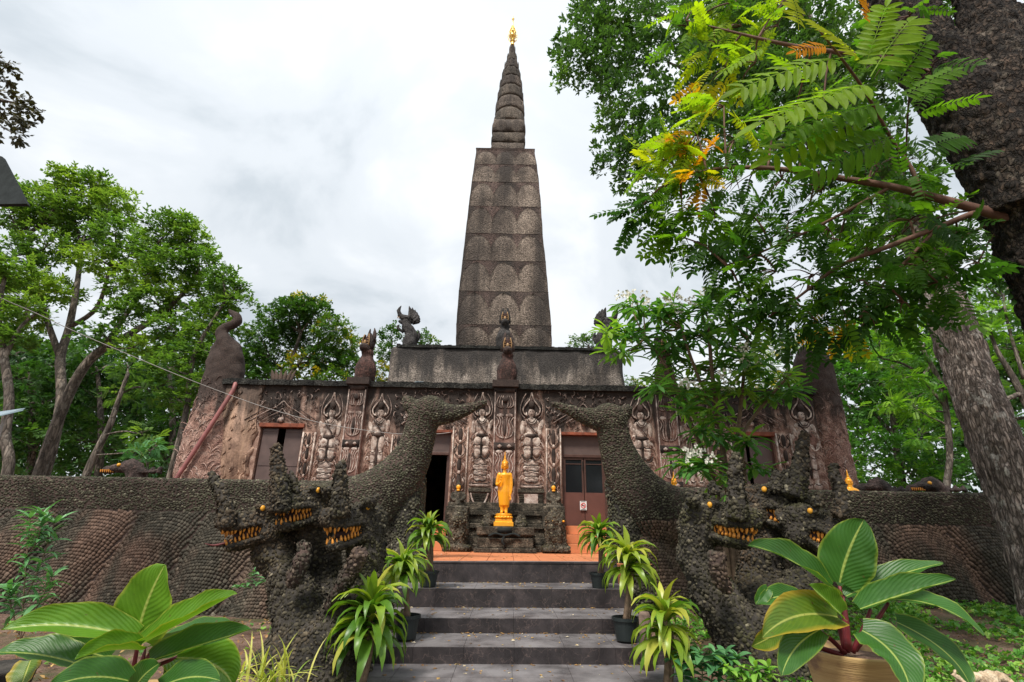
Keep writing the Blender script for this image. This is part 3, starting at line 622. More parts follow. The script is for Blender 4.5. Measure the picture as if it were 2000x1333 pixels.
def pilaster(pa, pb):
    x0, x1 = X(pa), X(pb); w = x1 - x0; cx = (x0 + x1) / 2; z0, z1 = ZT, ZR + 0.06
    mb = MB(); mb.box(x0, x1, YF - 0.14, YF + 0.05, z0, z1 - .1)
    mb.box(x0 - .05, x1 + .05, YF - 0.24, YF + 0.3, z1 - .1, z1 + .09)
    p = mb.build('pilaster', M['redcol'] if 'redcol' in M else M['redrel'], T, bevel=0.01)
    mb = MB(); Q = Pf(cx, 1.55, w, ZR - 0.12 - 1.55, 0.15)
    for s in (-1, 1): mb.box(cx + s * (w / 2 - .035) - .014, cx + s * (w / 2 - .035) + .014, YF - 0.165, YF - 0.13, 1.3, z1 - .16)
    def lotus(v0, hh, ks=(.10, .21, .33)):
        for s in (-1, 1):
            for k in ks:
                mb.tube([Q(s * .03, v0 - hh), Q(s * k * .9, v0 - hh * .75), Q(s * k * 1.15, v0 - hh * .1), Q(s * k * .8, v0 + hh * .5), Q(s * k * 1.15, v0 + hh * .95)], 0.013, 5, 0, smooth=3)
        mb.ell(Q(0, v0), (.07 * w, .03, hh * .8 * (ZR - 1.67)), None, 8, 6, 1)
        for s in (-1, 1): mb.ell(Q(s * .20, v0 + hh * 1.12), (.17 * w, .02, .016 * (ZR - 1.67)), None, 8, 6, 0)
    lotus(.70, .085); lotus(.42, .085); lotus(.16, .075)
    for v0 in (.555, .285):
        mb.box(x0 + .03, x1 - .03, YF - 0.17, YF - 0.13, Q(0, v0 - .028).z, Q(0, v0 + .028).z, 1)
        for s in (-1, 1):
            q = Q(s * .2, v0); a = .085 * w * 1.3
            mb.prism([(q.x - a, q.z), (q.x, q.z - a * .8), (q.x + a, q.z), (q.x, q.z + a * .8)], YF - .185, YF - .16, 0)
    for s in (-1, 1):
        for k in (.12, .24, .35): mb.tube([Q(s * k * .5, .855), Q(s * k, .875), Q(s * k, .915), Q(s * k * .7, .955)], 0.012, 5, 0, smooth=3)
    mb.ell(Q(0, .925), (.085, .05, .085), None, 10, 8, 2)
    mb.box(x0 + .02, x1 - .02, YF - .165, YF - .13, Q(0, .985).z, Q(0, 1.02).z, 1)
    mb.build('lotus_relief', [M['creamline'], M['darkrel'], M['redrel']], p, smooth=True)
for a in ((672, 710), (963, 1008), (1281, 1324)): pilaster(*a)

def vine(pa, pb, ya, yb):
    x0, x1 = X(pa), X(pb); cx = (x0 + x1) / 2; w = x1 - x0; z1 = Z(ya, (pa + pb) / 2); z0 = Z(yb, (pa + pb) / 2)
    mb = MB(); n = max(4, round((z1 - z0) / 0.42)); dz = (z1 - z0) / n
    mb.box(x0, x1, YF - 0.03, YF + .01, z0, z1, 1)
    for s in (-1, 1): mb.box(cx + s * w / 2 - .016, cx + s * w / 2 + .016, YF - 0.07, YF, z0, z1, 0)
    for i in range(n):
        zc = z0 + dz * (i + .5)
        mb.ell((cx, YF - .03, zc), (w * .16, .05, dz * .46), None, 8, 6, 2)
        for s in (-1, 1):
            mb.ell((cx + s * w * .34, YF - .03, zc), (w * .11, .03, dz * .22), Matrix.Rotation(-s * .2, 3, 'Y'), 8, 6, 0)
            mb.tube([(cx + s * w * .08, YF - .06, zc - dz * .48), (cx + s * w * .30, YF - .06, zc - dz * .32), (cx + s * w * .40, YF - .06, zc), (cx + s * w * .22, YF - .06, zc + dz * .3), (cx + s * w * .36, YF - .06, zc + dz * .42)], .013, 5, 2 if i % 2 else 3, smooth=2)
        mb.ell((cx, YF - .05, z0 + dz * i), (w * .12, .04, dz * .13), None, 6, 4, 0)
    mb.build('vine_relief', [M['cream'], M['facade'], M['darkrel'], M['redrel']], T, smooth=True)
for a in ((594, 617, 845, 960), (768, 792, 850, 960), (886, 914, 835, 985), (1067, 1094, 838, 985), (1186, 1224, 850, 985), (1378, 1424, 850, 960), (1513, 1541, 848, 966)): vine(*a)

def scrolls(pa, pb, ya, yb, dens=38, ped=None):
    x0, x1 = X(pa), X(pb); z1 = Z(ya, (pa + pb) / 2); z0 = Z(yb, (pa + pb) / 2); mb = MB()
    for i in range(int((x1 - x0) * (z1 - z0) * dens)):
        x = random.uniform(x0, x1); z = random.uniform(z0, z1); r = random.uniform(.025, .065); a0 = random.uniform(0, 6.28); sp = random.uniform(1.5, 3.6)
        pts = [(x + r * math.cos(a0 + sp * k / 4), YF - .03, z + r * 1.3 * math.sin(a0 + sp * k / 4)) for k in range(5)]
        mb.tube(pts, [.005, .011, .014, .010, .004], 5, 0 if random.random() < .5 else 1)
    if ped:
        c = (x0 + x1) / 2 if ped is True else X(ped)
        for k in range(5):
            ww = (.95 - k * .16); hh = .56 - k * .1
            mb.tube([(c - ww, YF - .06, z0 + .10), (c - ww * .55, YF - .06, z0 + .12 + hh * .45), (c - ww * .18, YF - .06, z0 + .12 + hh * .8), (c, YF - .06, z0 + .16 + hh), (c + ww * .18, YF - .06, z0 + .12 + hh * .8), (c + ww * .55, YF - .06, z0 + .12 + hh * .45), (c + ww, YF - .06, z0 + .10)], .011, 5, 0 if k % 2 else 1, smooth=3)
        mb.ell((c, YF - .05, z0 + .12), (.09, .06, .07), None, 8, 6, 0)
    mb.build('scroll_relief', [M['creamline'], M['darkrel']], T, smooth=True)
scrolls(470, 618, 762, 830, 85, 545); scrolls(768, 916, 764, 838, 85, 842); scrolls(1066, 1226, 768, 836, 85, 1140); scrolls(1378, 1540, 768, 838, 85, 1468)
# rough modelled render left of the window
me_mb = MB(); x0, x1 = X(425), X(496); me_mb.box(x0, x1, YF - .05, YF + .02, ZT, ZR - .08)
for i in range(150):
    x = random.uniform(x0, x1); z = random.uniform(1.2, ZR - .1); r = random.uniform(.05, .16)
    me_mb.ell((x, YF - .0, z), (r * .7, .06, r * 1.3), Matrix.Rotation(random.uniform(-.6, .6), 3, 'Y'), 8, 6, 0)
    if i % 3 == 0: me_mb.tube([(x, YF - .05, z), (x + r * .6, YF - .06, z + r * .8), (x + r * .2, YF - .05, z + r * 1.7)], .016, 5, 0)
me_mb.build('rough_relief', M['mud'], T, smooth=True)

# base mouldings between the doors, panels under the figures
mb = MB(); xa, xb = X(884), X(1096)
for k, (z0, z1, d) in enumerate(((ZT, ZT + .16, .62), (ZT + .16, ZT + .32, .54), (ZT + .32, ZT + .5, .40), (ZT + .5, ZT + .62, .46), (ZT + .62, ZT + .80, .30), (ZT + .80, ZT + .92, .36), (ZT + .92, ZT + 1.10, .22))):
    mb.box(xa - (.0 if k else .1), xb + (.0 if k else .1), YF - d, YF + .02, z0, z1)
mb.build('plinth', M['plinth'], T, bevel=0.02)
for pa, pb in ((920, 962), (1013, 1062)):
    mb = MB(); a, b = X(pa), X(pb); z0 = ZT + 1.10; z1 = Z(957)
    mb.box(a, b, YF - .10, YF, z1 - .06, z1 + .03, 0)
    for k in range(5): mb.box(a + .03, b - .03, YF - .09 + .01 * (k % 2), YF, z0 + (z1 - z0 - .1) * k / 5 + .01, z0 + (z1 - z0 - .1) * (k + .8) / 5, 0)
    c = (a + b) / 2
    if pa < 1000: mb.tube([(c - .22, YF - .11, z1 - .1), (c - .16, YF - .12, z1 - .28), (c, YF - .12, z1 - .46), (c + .16, YF - .12, z1 - .28), (c + .22, YF - .11, z1 - .1)], .02, 6, 1, smooth=3)
    else: mb.prism([(c - .17, z1 - .1), (c + .17, z1 - .1), (c + .17, z1 - .34), (c, z1 - .48), (c - .17, z1 - .34)], YF - .13, YF - .08, 1)
    mb.build('base_panel', [M['plinth'], M['creamline']], T)
# windows
for k, lab in (('w1', None), ('w2', None)):
    a, b = X(W[k][0]), X(W[k][1]); w = b - a
    mb = MB(); mb.box(a, b, YF + .10, YF + .16, zw0, zw0 + .06); mb.box(a, a + .05, YF + .10, YF + .16, zw0 + .06, zw1 - .12); mb.box(b - .05, b, YF + .10, YF + .16, zw0 + .06, zw1 - .12)
    fr = mb.build('window', M['frame'], T)
    mb = MB(); mb.box(a - .04, b + .04, YF - .05, YF + .17, zw1 - .095, zw1 + .01); mb.build('lintel', M['lintel'], fr, bevel=.01)
    if k == 'w1': leafs = ((a + .05, a + w * .40, .07, .02), (a + w * .56, b - .05, .12, 0))
    else: leafs = ((a + .05, a + w * .36, .12, 0), (a + w * .45, b - .05, .12, 0))
    for (u, v, yy, t) in leafs:
        mb = MB(); mb.box(u, v, YF + yy, YF + yy + .035, zw0 + .06, zw1 - .12)
        for zz in (zw0 + .07, (zw0 + zw1) / 2, zw1 - .2): mb.box(u + .01, v - .01, YF + yy - .012, YF + yy - .001, zz, zz + .05)
        sh = mb.build('shutter', M['shutter'], fr)
        mb = MB(); mb.box(v - .05, v - .03, YF + yy - .03, YF + yy - .013, 3.2, 3.45); mb.build('handle', M['white'] if k == 'w1' else M['frame'], sh) if False else None
# doors
for k in ('d1', 'd2'):
    a, b = X(W[k][0]), X(W[k][1]); zt = zd1 - .62
    mb = MB(); f = .055
    mb.box(a, a + f, YF + .12, YF + .2, zd0, zd1 - .06); mb.box(b - f, b, YF + .12, YF + .2, zd0, zd1 - .06)
    mb.box(a + f, b - f, YF + .11, YF + .2, zt, zt + .075)
    dr = mb.build('door', M['frame'], T, bevel=.005)
    mb = MB(); mb.box(a - .03, b + .03, YF - .03, YF + .22, zd1 - .058, zd1 + .01); mb.build('lintel', M['lintel'], dr)
    mb = MB(); mb.box(a + f, b - f, YF + .15, YF + .17, zt + .078, zd1 - .06); mb.build('transom_panel', M['shutter'], dr)
    if k == 'd2':
        c = (a + b) / 2
        for u, v in ((a + f, c - .008), (c + .008, b - f)):
            zp = zd0 + .80; mb = MB()
            mb.box(u, v, YF + .145, YF + .185, zd0 + .01, zp, 0); mb.box(u, u + .045, YF + .145, YF + .185, zp, zt - .01, 1); mb.box(v - .045, v, YF + .145, YF + .185, zp, zt - .01, 1)
            mb.box(u + .045, v - .045, YF + .145, YF + .185, zt - .06, zt - .01, 1); mb.box(u + .045, v - .045, YF + .15, YF + .18, zp + .7, zp + .72, 1)
            lf = mb.build('door_leaf', [M['door_panel'], M['frame']], dr)
            mb = MB(); mb.box(u + .044, v - .044, YF + .163, YF + .17, zp, zt - .06); mb.build('glass', M['glass'], dr)
        mb = MB(); mb.box(c - .035, c - .02, YF + .11, YF + .135, zp + .55, zp + .78); mb.build('handle', M['metal'], dr)
    else:
        mb = MB(); mb.box(b - f - .05, b - f - .01, YF + .2, YF + .2 + .55, zd0 + .01, zt); mb.build('door_leaf', M['frame'], dr)
    # orange tiled steps up to the door
    for j in range(3):
        mb = MB(); z0 = ZT + (zd0 - ZT) * j / 3; z1 = ZT + (zd0 - ZT) * (j + 1) / 3
        mb.box(a + .02, b + .05, YF - .75 + .25 * j, YF + (.25 if j == 2 else .25), z0 + .002, z1); mb.build('door_step', M['orange'], T, bevel=.006)
        for q in range(2):
            mb = MB(); xx0 = a + .025 + (b - a) * q / 2; mb.box(xx0 + .004, xx0 + (b - a) / 2 - .006, YF - .765 + .25 * j, YF - .751 + .25 * j, z0 + .008, z1 - .006); mb.build('tile', M['orange'], T)

# corner pillars with rounded shoulders and a curled tail on top
def bvh_of(me): return BVHTree.FromPolygons([v.co.copy() for v in me.vertices], [tuple(p.vertices) for p in me.polygons])
M['pinkline'] = stone('pink_relief', (0.32, 0.18, 0.15), (0.46, 0.29, 0.24), (0.55, 0.40, 0.34), 4, 0, .8, grime=(BLACK, .8), gz=(3.0, 5.2), grain=50)
def corner(pts, tail, mats_name='pink'):
    mb = MB(); P = []; Rr = []
    for px, py, r in pts:
        p = at(px, py, 13.75); P.append(p); Rr.append(r / pxm(px, py, 13.75))
    P0 = list(P); mb.tube(P, Rr, 20, 0, smooth=4, fdir=(0, 1, 0), flat=.8)
    P = []; Rr = []
    for px, py, r in tail: P.append(at(px, py, 13.6)); Rr.append(r / pxm(px, py, 13.6))
    mb.tube(P, Rr, 12, 0, smooth=5)
    me = remesh(mb, .06, 3, 'corner_pillar', .03, 4)
    bv = bvh_of(me); cp = put(me, 'corner_pillar', M[mats_name], T); cu = MB()
    for i in range(300):
        c0 = P0[random.randrange(len(P0) // 2)]; x = c0.x + random.uniform(-1.0, 1.0); z = random.uniform(2.0, 5.0); h = bv.ray_cast(Vector((x, 9, z)), Vector((0, 1, 0)))
        if h[0] is None: continue
        q = h[0]; r = random.uniform(.05, .12); a0 = random.uniform(-.6, .6) + math.pi / 2; sg = random.choice((-1, 1))
        pts = [q + Vector((sg * r * (1 - math.cos(k * .5)), -.015, r * 1.6 * math.sin(k * .5) )) for k in range(5)]
        pts = [Vector((p.x, (bv.ray_cast(Vector((p.x, 9, p.z)), Vector((0, 1, 0)))[0] or q).y - .01, p.z)) for p in pts]; cu.tube(pts, [.003, .009, .011, .008, .003], 5, 0 if i % 5 else 1)
    cu.build('scroll_relief', [M['pinkline'], M['creamline']], cp, True)['kind'] = 'stuff'; return cp
corner([(392, 1060, 66), (402, 930, 59), (416, 850, 51), (430, 780, 43), (438, 735, 37), (441, 705, 35), (442, 680, 28), (442, 664, 15), (441, 655, 5)],
       [(446, 690, 17), (438, 665, 14), (430, 650, 10), (438, 641, 8), (452, 636, 9), (464, 630, 8), (463, 618, 7), (452, 611, 6), (447, 603, 4)])
corner([(1660, 1080, 46), (1636, 965, 40), (1620, 880, 38), (1604, 800, 39), (1590, 740, 39), (1587, 710, 36), (1582, 690, 26), (1580, 677, 14), (1579, 671, 5)],
       [(1584, 700, 17), (1592, 682, 12), (1600, 668, 9), (1590, 660, 8), (1578, 655, 8), (1570, 645, 7), (1578, 634, 6)])
# upper tier
Y2 = 15.6
mb = MB(); P = [(764, 760), (775, 678), (1204, 681), (1216, 762)]
Q4 = [at(px, py, Y2) for px, py in P]; zt2 = (Q4[1].z + Q4[2].z) / 2
def frustum(mb, x0, x1, y0, y1, z0, X0, X1, Y0_, Y1_, z1, mat=0):
    V = [(x0, y0, z0), (x1, y0, z0), (x1, y1, z0), (x0, y1, z0), (X0, Y0_, z1), (X1, Y0_, z1), (X1, Y1_, z1), (X0, Y1_, z1)]
    mb.add(V, [(3, 2, 1, 0), (4, 5, 6, 7), (0, 1, 5, 4), (1, 2, 6, 5), (2, 3, 7, 6), (3, 0, 4, 7)], mat)
x2a, x2b, x2c, x2d = Q4[0].x - .05, Q4[3].x + .05, Q4[1].x, Q4[2].x
frustum(mb, x2a - .1, x2b + .1, Y2 - .2, Y2 + 7.5, 4.3, x2c, x2d, Y2, Y2 + 7, zt2)
for xx in (x2c, x2d):
    mb.tube([(xx, Y2 + .12, 4.3), (xx, Y2 + .12, zt2)], [.28, .2], 10)
for s in (0, 1):
    xx = x2c + .35 if s == 0 else x2d - .35
rm = remesh(mb, .10, 2, 'upper_tier', .03, 2.0); put(rm, 'upper_tier', M['tier'], T)
mb = MB(); n = 60
for i in range(n):
    xa = x2c + (x2d - x2c) * i / n; xb = x2c + (x2d - x2c) * (i + 1) / n
    mb.box(xa, xb, Y2 - .05 - random.uniform(0, .02), Y2 + .25, zt2 - .06, zt2 + .025 + random.uniform(0, .025))
mb.build('cornice', M['cornice'], T)

# ---- tower
rows = [677, 635, 570, 510, 456, 403, 355, 320, 292]
edge = {677: (890, 1078), 635: (891, 1077), 570: (896, 1071), 510: (903, 1066), 456: (909, 1060), 403: (915, 1057), 355: (921, 1053), 320: (926, 1049), 292: (930, 1044)}
tw = []
for i, y in enumerate(rows):
    Yt = 17.0 + .45 * i / 8; a, b = edge[y]; pa, pb = at(a, y, Yt), at(b, y, Yt)
    tw.append(((pa.z + pb.z) / 2, (pa.x + pb.x) / 2, (pb.x - pa.x) / 2))
tw.insert(0, (4.6, tw[0][1], tw[0][2] * 1.04)); YC = 18.75
tower = MB()
for i in range(len(tw) - 1):
    z0, c0, h0 = tw[i]; z1, c1, h1 = tw[i + 1]
    frustum(tower, c0 - h0 * .993, c0 + h0 * .993, YC - h0 * .993, YC + h0 * .993, z0, c1 - h1 * 1.0, c1 + h1 * 1.0, YC - h1, YC + h1, z1 - .03, 0)
    frustum(tower, c1 - h1 * 1.0, c1 + h1 * 1.0, YC - h1 * 1.0, YC + h1 * 1.0, z1 - .03, c1 - h1 * 1.004, c1 + h1 * 1.004, YC - h1 * 1.004, YC + h1 * 1.004, z1 + .004, 0)
tob = tower.build('tower', M['towred'], T)
zt, ct, ht = tw[-1]
mb = MB(); frustum(mb, ct - ht * 1.0, ct + ht * 1.0, YC - ht, YC + ht, zt, ct - ht * 1.02, ct + ht * 1.02, YC - ht * 1.02, YC + ht * 1.02, zt + .10); mb.build('tower_top_slab', M['towred'], tob)
# lotus petals, three across each face of every storey
def petal_template(nu=8, nv=8):
    V = []; F = []
    for j in range(nv + 1):
        v = j / nv; hw = 1.0 if v < .3 else max(0.0, 1 - ((v - .3) / .7) ** 2.2) ** .6
        for i in range(nu + 1):
            u = -1 + 2 * i / nu; V.append((u * max(hw, .02), -(1 - u ** 4) * (.25 + .75 * math.sin(math.pi * min(1.0, .05 + v * .9))), v))
    for j in range(nv):
        for i in range(nu): a = j * (nu + 1) + i; F.append((a, a + 1, a + nu + 2, a + nu + 1))
    # rim going back into the wall
    b = len(V); rim = [j * (nu + 1) for j in range(nv + 1)] + [nv * (nu + 1) + i for i in range(1, nu + 1)] + [j * (nu + 1) + nu for j in range(nv - 1, -1, -1)]
    for r in rim: V.append((V[r][0], .5, V[r][2]))
    for k in range(len(rim) - 1): F.append((rim[k + 1], rim[k], b + k, b + k + 1))
    return V, F
PT = petal_template(); pme = {}
for i in range(len(tw) - 1):
    z0, c0, h0 = tw[i]; z1, c1, h1 = tw[i + 1]; h = (h0 + h1) / 2
    for f in range(4):
        for k in (-1, 0, 1):
            me = bpy.data.meshes.new('petal'); off = parent_offset(tob); ang = f * math.pi / 2; V = []
            for (u, d, v) in PT[0]:
                hh = h0 + (h1 - h0) * v; lx = k * hh * .655 + u * hh * .335; ly = -(hh * .993 + .010) + d * .035
                if abs(k * .655 + u * .34) > .985: pass
                rx = lx * math.cos(ang) - ly * math.sin(ang); ry = lx * math.sin(ang) + ly * math.cos(ang)
                V.append(Vector((c0 + (c1 - c0) * v + rx, YC + ry, z0 + (z1 - z0 - .05) * v)) + off)
            me.from_pydata([tuple(q) for q in V], [], PT[1]); me.materials.append(M['petal']); me.polygons.foreach_set('use_smooth', [True] * len(me.polygons))
            link(bpy.data.objects.new('petal', me), tob)
# ---- spire
sp_px = [(292, 34), (272, 33.5), (252, 33), (227, 32), (203, 30), (180, 27), (160, 23.5), (143, 19.5), (128, 15), (114, 10.5), (102, 6.5), (88, 3)]
def spx(y): return 991.5 + (292 - y) / 204 * 9.5
sp_ob = None
base_z = zt + .10
SPR = []
for y, hw in sp_px:
    p = at(spx(y), y, YC - .9 * hw / 35); SPR.append((p, hw / pxm(spx(y), y, YC - .9 * hw / 35)))
sroot = MB(); sroot.tube([Vector((SPR[0][0].x, YC, base_z - .1))] + [Vector((p.x, YC, p.z)) for p, r in SPR], [SPR[0][1] * .9] + [r * .88 for p, r in SPR], 16)
sp_ob = sroot.build('spire', M['towred'], T, smooth=True)
for i in range(len(SPR) - 1):
    (pa, ra), (pb, rb) = SPR[i], SPR[i + 1]; za = max(pa.z, base_z); zb = pb.z; hh = zb - za
    mb = MB()
    if i < 3:
        a = ra * .98; b = rb * .93; frustum(mb, pa.x - a, pa.x + a, YC - a, YC + a, za, pb.x - b, pb.x + b, YC - b, YC + b, zb - hh * .06)
        for f in range(4):
            for kx in (-.5, .5):
                rt = Matrix.Rotation(f * math.pi / 2, 3, 'Z'); q = rt @ Vector((kx * a, -a * .95, 0)); mb.ell((pa.x + q.x, YC + q.y, za + hh * .42), tuple(abs(x) for x in (rt @ Vector((a * .42, .07, 0)))[:2]) + (hh * .5,), None, 10, 8)
    else:
        mb.lathe((0, 0, 0), [(ra * .94, za), (ra * 1.0, za + hh * .1), (ra * .99, za + hh * .3), ((ra + rb) / 2 * .98, za + hh * .7), (rb * .93, zb - hh * .03)], 24)
        mb.v = [(x + pa.x + (pb.x - pa.x) * (z - za) / hh, y + YC, z) for x, y, z in mb.v]
        n = 10
        for k in range(n):
            w = 2 * math.pi * (k + .5 * (i % 2)) / n; rt = Matrix.Rotation(w, 3, 'Z'); q = rt @ Vector((0, -(ra * .93), 0))
            mb.ell((pa.x + q.x, YC + q.y, za + hh * .45), (ra * .30, .045 * min(1, ra), hh * .45), rt, 8, 6)
    mb.build('spire_ring', M['petal'] if i % 2 == 0 else M['tower'], sp_ob, smooth=True)
pt = at(1001, 88, YC); tp = at(1001.5, 31, YC); ft = MB(); H = tp.z - pt.z
prof = [(.13, -.02), (.16, 0), (.10, .05), (.10, .10), (.20, .13), (.09, .16), (.07, .22), (.22, .25), (.30, .30), (.10, .33), (.10, .38), (.26, .40), (.22, .46), (.12, .50), (.18, .53), (.10, .60), (.11, .64), (.06, .72), (.05, .85), (.11, .88), (.03, .93), (.04, .97), (.004, 1.02)]
ft.lathe((pt.x, YC, pt.z), [(r * .62, z * H) for r, z in prof], 12)
for k in range(10):
    w = 2 * math.pi * k / 10; ft.tube([(pt.x + .08 * math.cos(w), YC + .08 * math.sin(w), pt.z + H * .1), (pt.x + .21 * math.cos(w), YC + .21 * math.sin(w), pt.z + H * .2), (pt.x + .24 * math.cos(w), YC + .24 * math.sin(w), pt.z + H * .30), (pt.x + .12 * math.cos(w), YC + .12 * math.sin(w), pt.z + H * .52), (pt.x, YC, pt.z + H * .72)], .014, 5, smooth=3)
ft.build('finial', M['goldmetal'], sp_ob, smooth=True)

# ================================================================== STATUES ON THE ROOF
def roof_naga(px, pybot, pytop, Y, rotz, label, red=True, style=0, group='naga statues on the roof edges'):
    """vase shaped chest, neck, gaping jaws and a tall crest; built facing the viewer then turned"""
    b = at(px, pybot, Y); h = at(px, pytop, Y).z - b.z
    t = empty('naga_statue', (0, 0, 0)); mb = MB()
    if style == 0:
        mb.lathe((0, 0, 0), [(.14, 0), (.17, .02), (.185, .12), (.19, .22), (.165, .34), (.11, .44), (.085, .50)], 14, sy=.9)
        mb.ell((0, 0, .53), (.115, .11, .085)); mb.tube([(0, .02, .46), (0, .03, .56), (0, -.01, .66)], [.09, .085, .075], 10)
        mb.ell((0, .02, .64), (.085, .085, .07))
        me = remesh(mb, .022, 2, 'body', .01, 9)
    else:
        mb.tube([(0, .10, -.02), (0, .10, .12), (0, .13, .24), (0, .08, .36), (0, .0, .46), (0, -.02, .56)], [.17, .17, .15, .13, .12, .10], 12, smooth=3)
        mb.ell((0, 0, .60), (.11, .13, .10)); me = remesh(mb, .022, 2, 'body', .012, 9)
    me.transform(Matrix.Scale(h, 4)); bd = put(me, 'body', M['statue_red'] if red else M['statue_dark'], t)
    hd = MB()
    if style == 0:
        hd.tube([(0, .05, .60), (0, .045, .70), (0, .03, .80), (0, -.03, .87)], [.11, .105, .09, .03], 10, smooth=3, flat=.6)   # upper jaw stretched up
        hd.tube([(0, -.02, .58), (0, -.12, .61), (0, -.16, .645)], [.095, .08, .04], 10, smooth=3)
        for s in (-1, 1):
            hd.tube([(s * .09, -.02, .60), (s * .095, -.04, .74), (s * .06, -.04, .86)], [.035, .03, .02], 8, smooth=2)
            hd.tube([(s * .055, .05, .76), (s * .065, .06, .88), (s * .045, .05, 1.0)], [.055, .052, .012], 8, smooth=3, flat=.6)
        hd.tube([(0, .09, .66), (0, .12, .80), (0, .09, .97)], [.07, .07, .01], 8, smooth=3, flat=.6)
    else:
        hd.tube([(0, .03, .64), (0, -.12, .69), (0, -.21, .76)], [.12, .075, .04], 8, smooth=3); hd.tube([(0, .0, .58), (0, -.12, .56), (0, -.19, .60)], [.10, .05, .03], 8, smooth=3)
        hd.tube([(0, -.17, .74), (0, -.22, .84), (0, -.17, .97)], [.05, .045, .008], 8, smooth=2)
        for k in range(7):
            a = .10 + k * .27; q = Vector((0, .06 + .1 * math.sin(a), .62 + .08 * math.cos(a) + .0)); d = Vector((0, math.sin(a * .8) * .9 - .15, math.cos(a * .8)))
            hd.tube([q - d * .06, q + d * .12, q + d * (.27 - .014 * k) + Vector((0, -.04, .02))], [.10, .075, .008], 8, smooth=3, flat=.6)
        for s in (-1, 1): hd.ell((s * .085, -.03, .66), (.03, .05, .03))
        hd.tube([(0, -.06, .32), (0, -.20, .42), (0, -.17, .50)], [.05, .05, .008], 6, smooth=2, flat=.6)
        hd.tube([(0, .24, .14), (0, .30, .28), (0, .26, .42)], [.05, .05, .01], 6, smooth=2, flat=.6)
    hm = hd.mesh('head', [M['statue_dark'] if not red else M['statue_mix']], True); hm.transform(Matrix.Scale(h, 4)); ho = bpy.data.objects.new('head', hm); link(ho, t)
    mo = MB()
    if style == 0:
        mo.ell((0, -.035, .735), (.062, .035, .105)); mm = mo.mesh('mouth', M['mouth'], True)
        mm.transform(Matrix.Scale(h, 4)); link(bpy.data.objects.new('mouth', mm), ho)
        te = MB()
        for s in (-1, 1):
            for k in range(4): te.tube([(s * .06, -.07, .665 + k * .045), (s * .03, -.095, .67 + k * .045)], [.014, .002], 5)
            te.tube([(s * .068, -.075, .63), (s * .072, -.08, .75), (s * .045, -.075, .85)], .009, 5, smooth=2)
        te.ell((0, -.10, .69), (.026, .025, .05))
        tm = te.mesh('teeth', M['tooth_pale'], True)
    else:
        te = MB()
        for s in (-1, 1):
            for k in range(5): te.tube([(s * .03, -.08 - .035 * k, .645 + .01 * k), (s * .03, -.09 - .035 * k, .615 + .01 * k)], [.012, .002], 5)
        tm = te.mesh('teeth', M['tooth_pale'], True)
    tm.transform(Matrix.Scale(h, 4)); link(bpy.data.objects.new('teeth', tm), ho)
    t.location = b; t.rotation_euler.z = R(rotz); tag(t, label, 'statue', group); return t
M['statue_red'] = stone('statue_red_brown', (0.055, 0.03, 0.025), (0.11, 0.055, 0.045), (0.17, 0.09, 0.075), 5, 34, 0.9, grime=(BLACK, .7), pbump=.01)
M['statue_mix'] = stone('statue_grimed', (0.035, 0.028, 0.026), (0.075, 0.05, 0.043), (0.12, 0.08, 0.07), 5, 30, 0.9, grime=(BLACK, .7), pbump=.01)
M['statue_dark'] = stone('statue_dark_grey', (0.035, 0.032, 0.032), (0.065, 0.06, 0.058), (0.11, 0.10, 0.098), 5, 30, 0.9, grime=(BLACK, .6), pbump=.012)
M['tooth_pale'] = plain('weathered_ochre', (0.34, 0.20, 0.09), 0.7, 0, .3, 14, .2)
roof_naga(711, 748, 640, 13.5, -25, 'red brown naga statue with gaping jaws on the left roof pilaster')
roof_naga(990, 750, 648, 13.5, 0, 'red brown naga statue with gaping jaws on the central roof pilaster above the golden Buddha')
roof_naga(985, 683, 600, Y2 + .3, 0, 'small grey naga statue on the upper tier directly in front of the tower', red=False)
roof_naga(791, 676, 597, Y2 + .3, -75, 'dark grey naga statue with spiky crest on the left corner of the upper tier', red=False, style=1)
roof_naga(1188, 682, 600, Y2 + .3, 75, 'dark grey naga statue on the right corner of the upper tier beside white blossoms', red=False, style=1)
roof_naga(1300, 757, 652, 13.5, 20, 'red brown naga statue on the right roof pilaster hidden behind the flowering tree')
# ruined fin left over on the parapet
mb = MB(); c = at(549, 752, 13.6)
for k in range(6):
    a = -0.9 + k * .36; mb.tube([c + Vector((.08 * (k - 2.5), 0, 0)), c + Vector((.5 * math.sin(a) * .7, 0, .26)), c + Vector((.42 * math.sin(a), 0, .42))], [.11, .10, .01], 6, smooth=2, flat=.5)
tag(mb.build('broken_crest', M['mud'], None, True), 'broken stone crest lying on the left parapet above the window', 'ornament')
mb = MB(); c = at(819, 750, 13.5); mb.box(c.x - .14, c.x + .14, c.y - .05, c.y + .2, c.z - .02, c.z + .03, 0); mb.box(c.x - .12, c.x + .12, c.y - .051, c.y + .16, c.z + .031, c.z + .05, 1)
tag(mb.build('flood_light', [M['white'], M['solar']], None), 'small pale flood light lying on the roof edge right of the left statue', 'light')

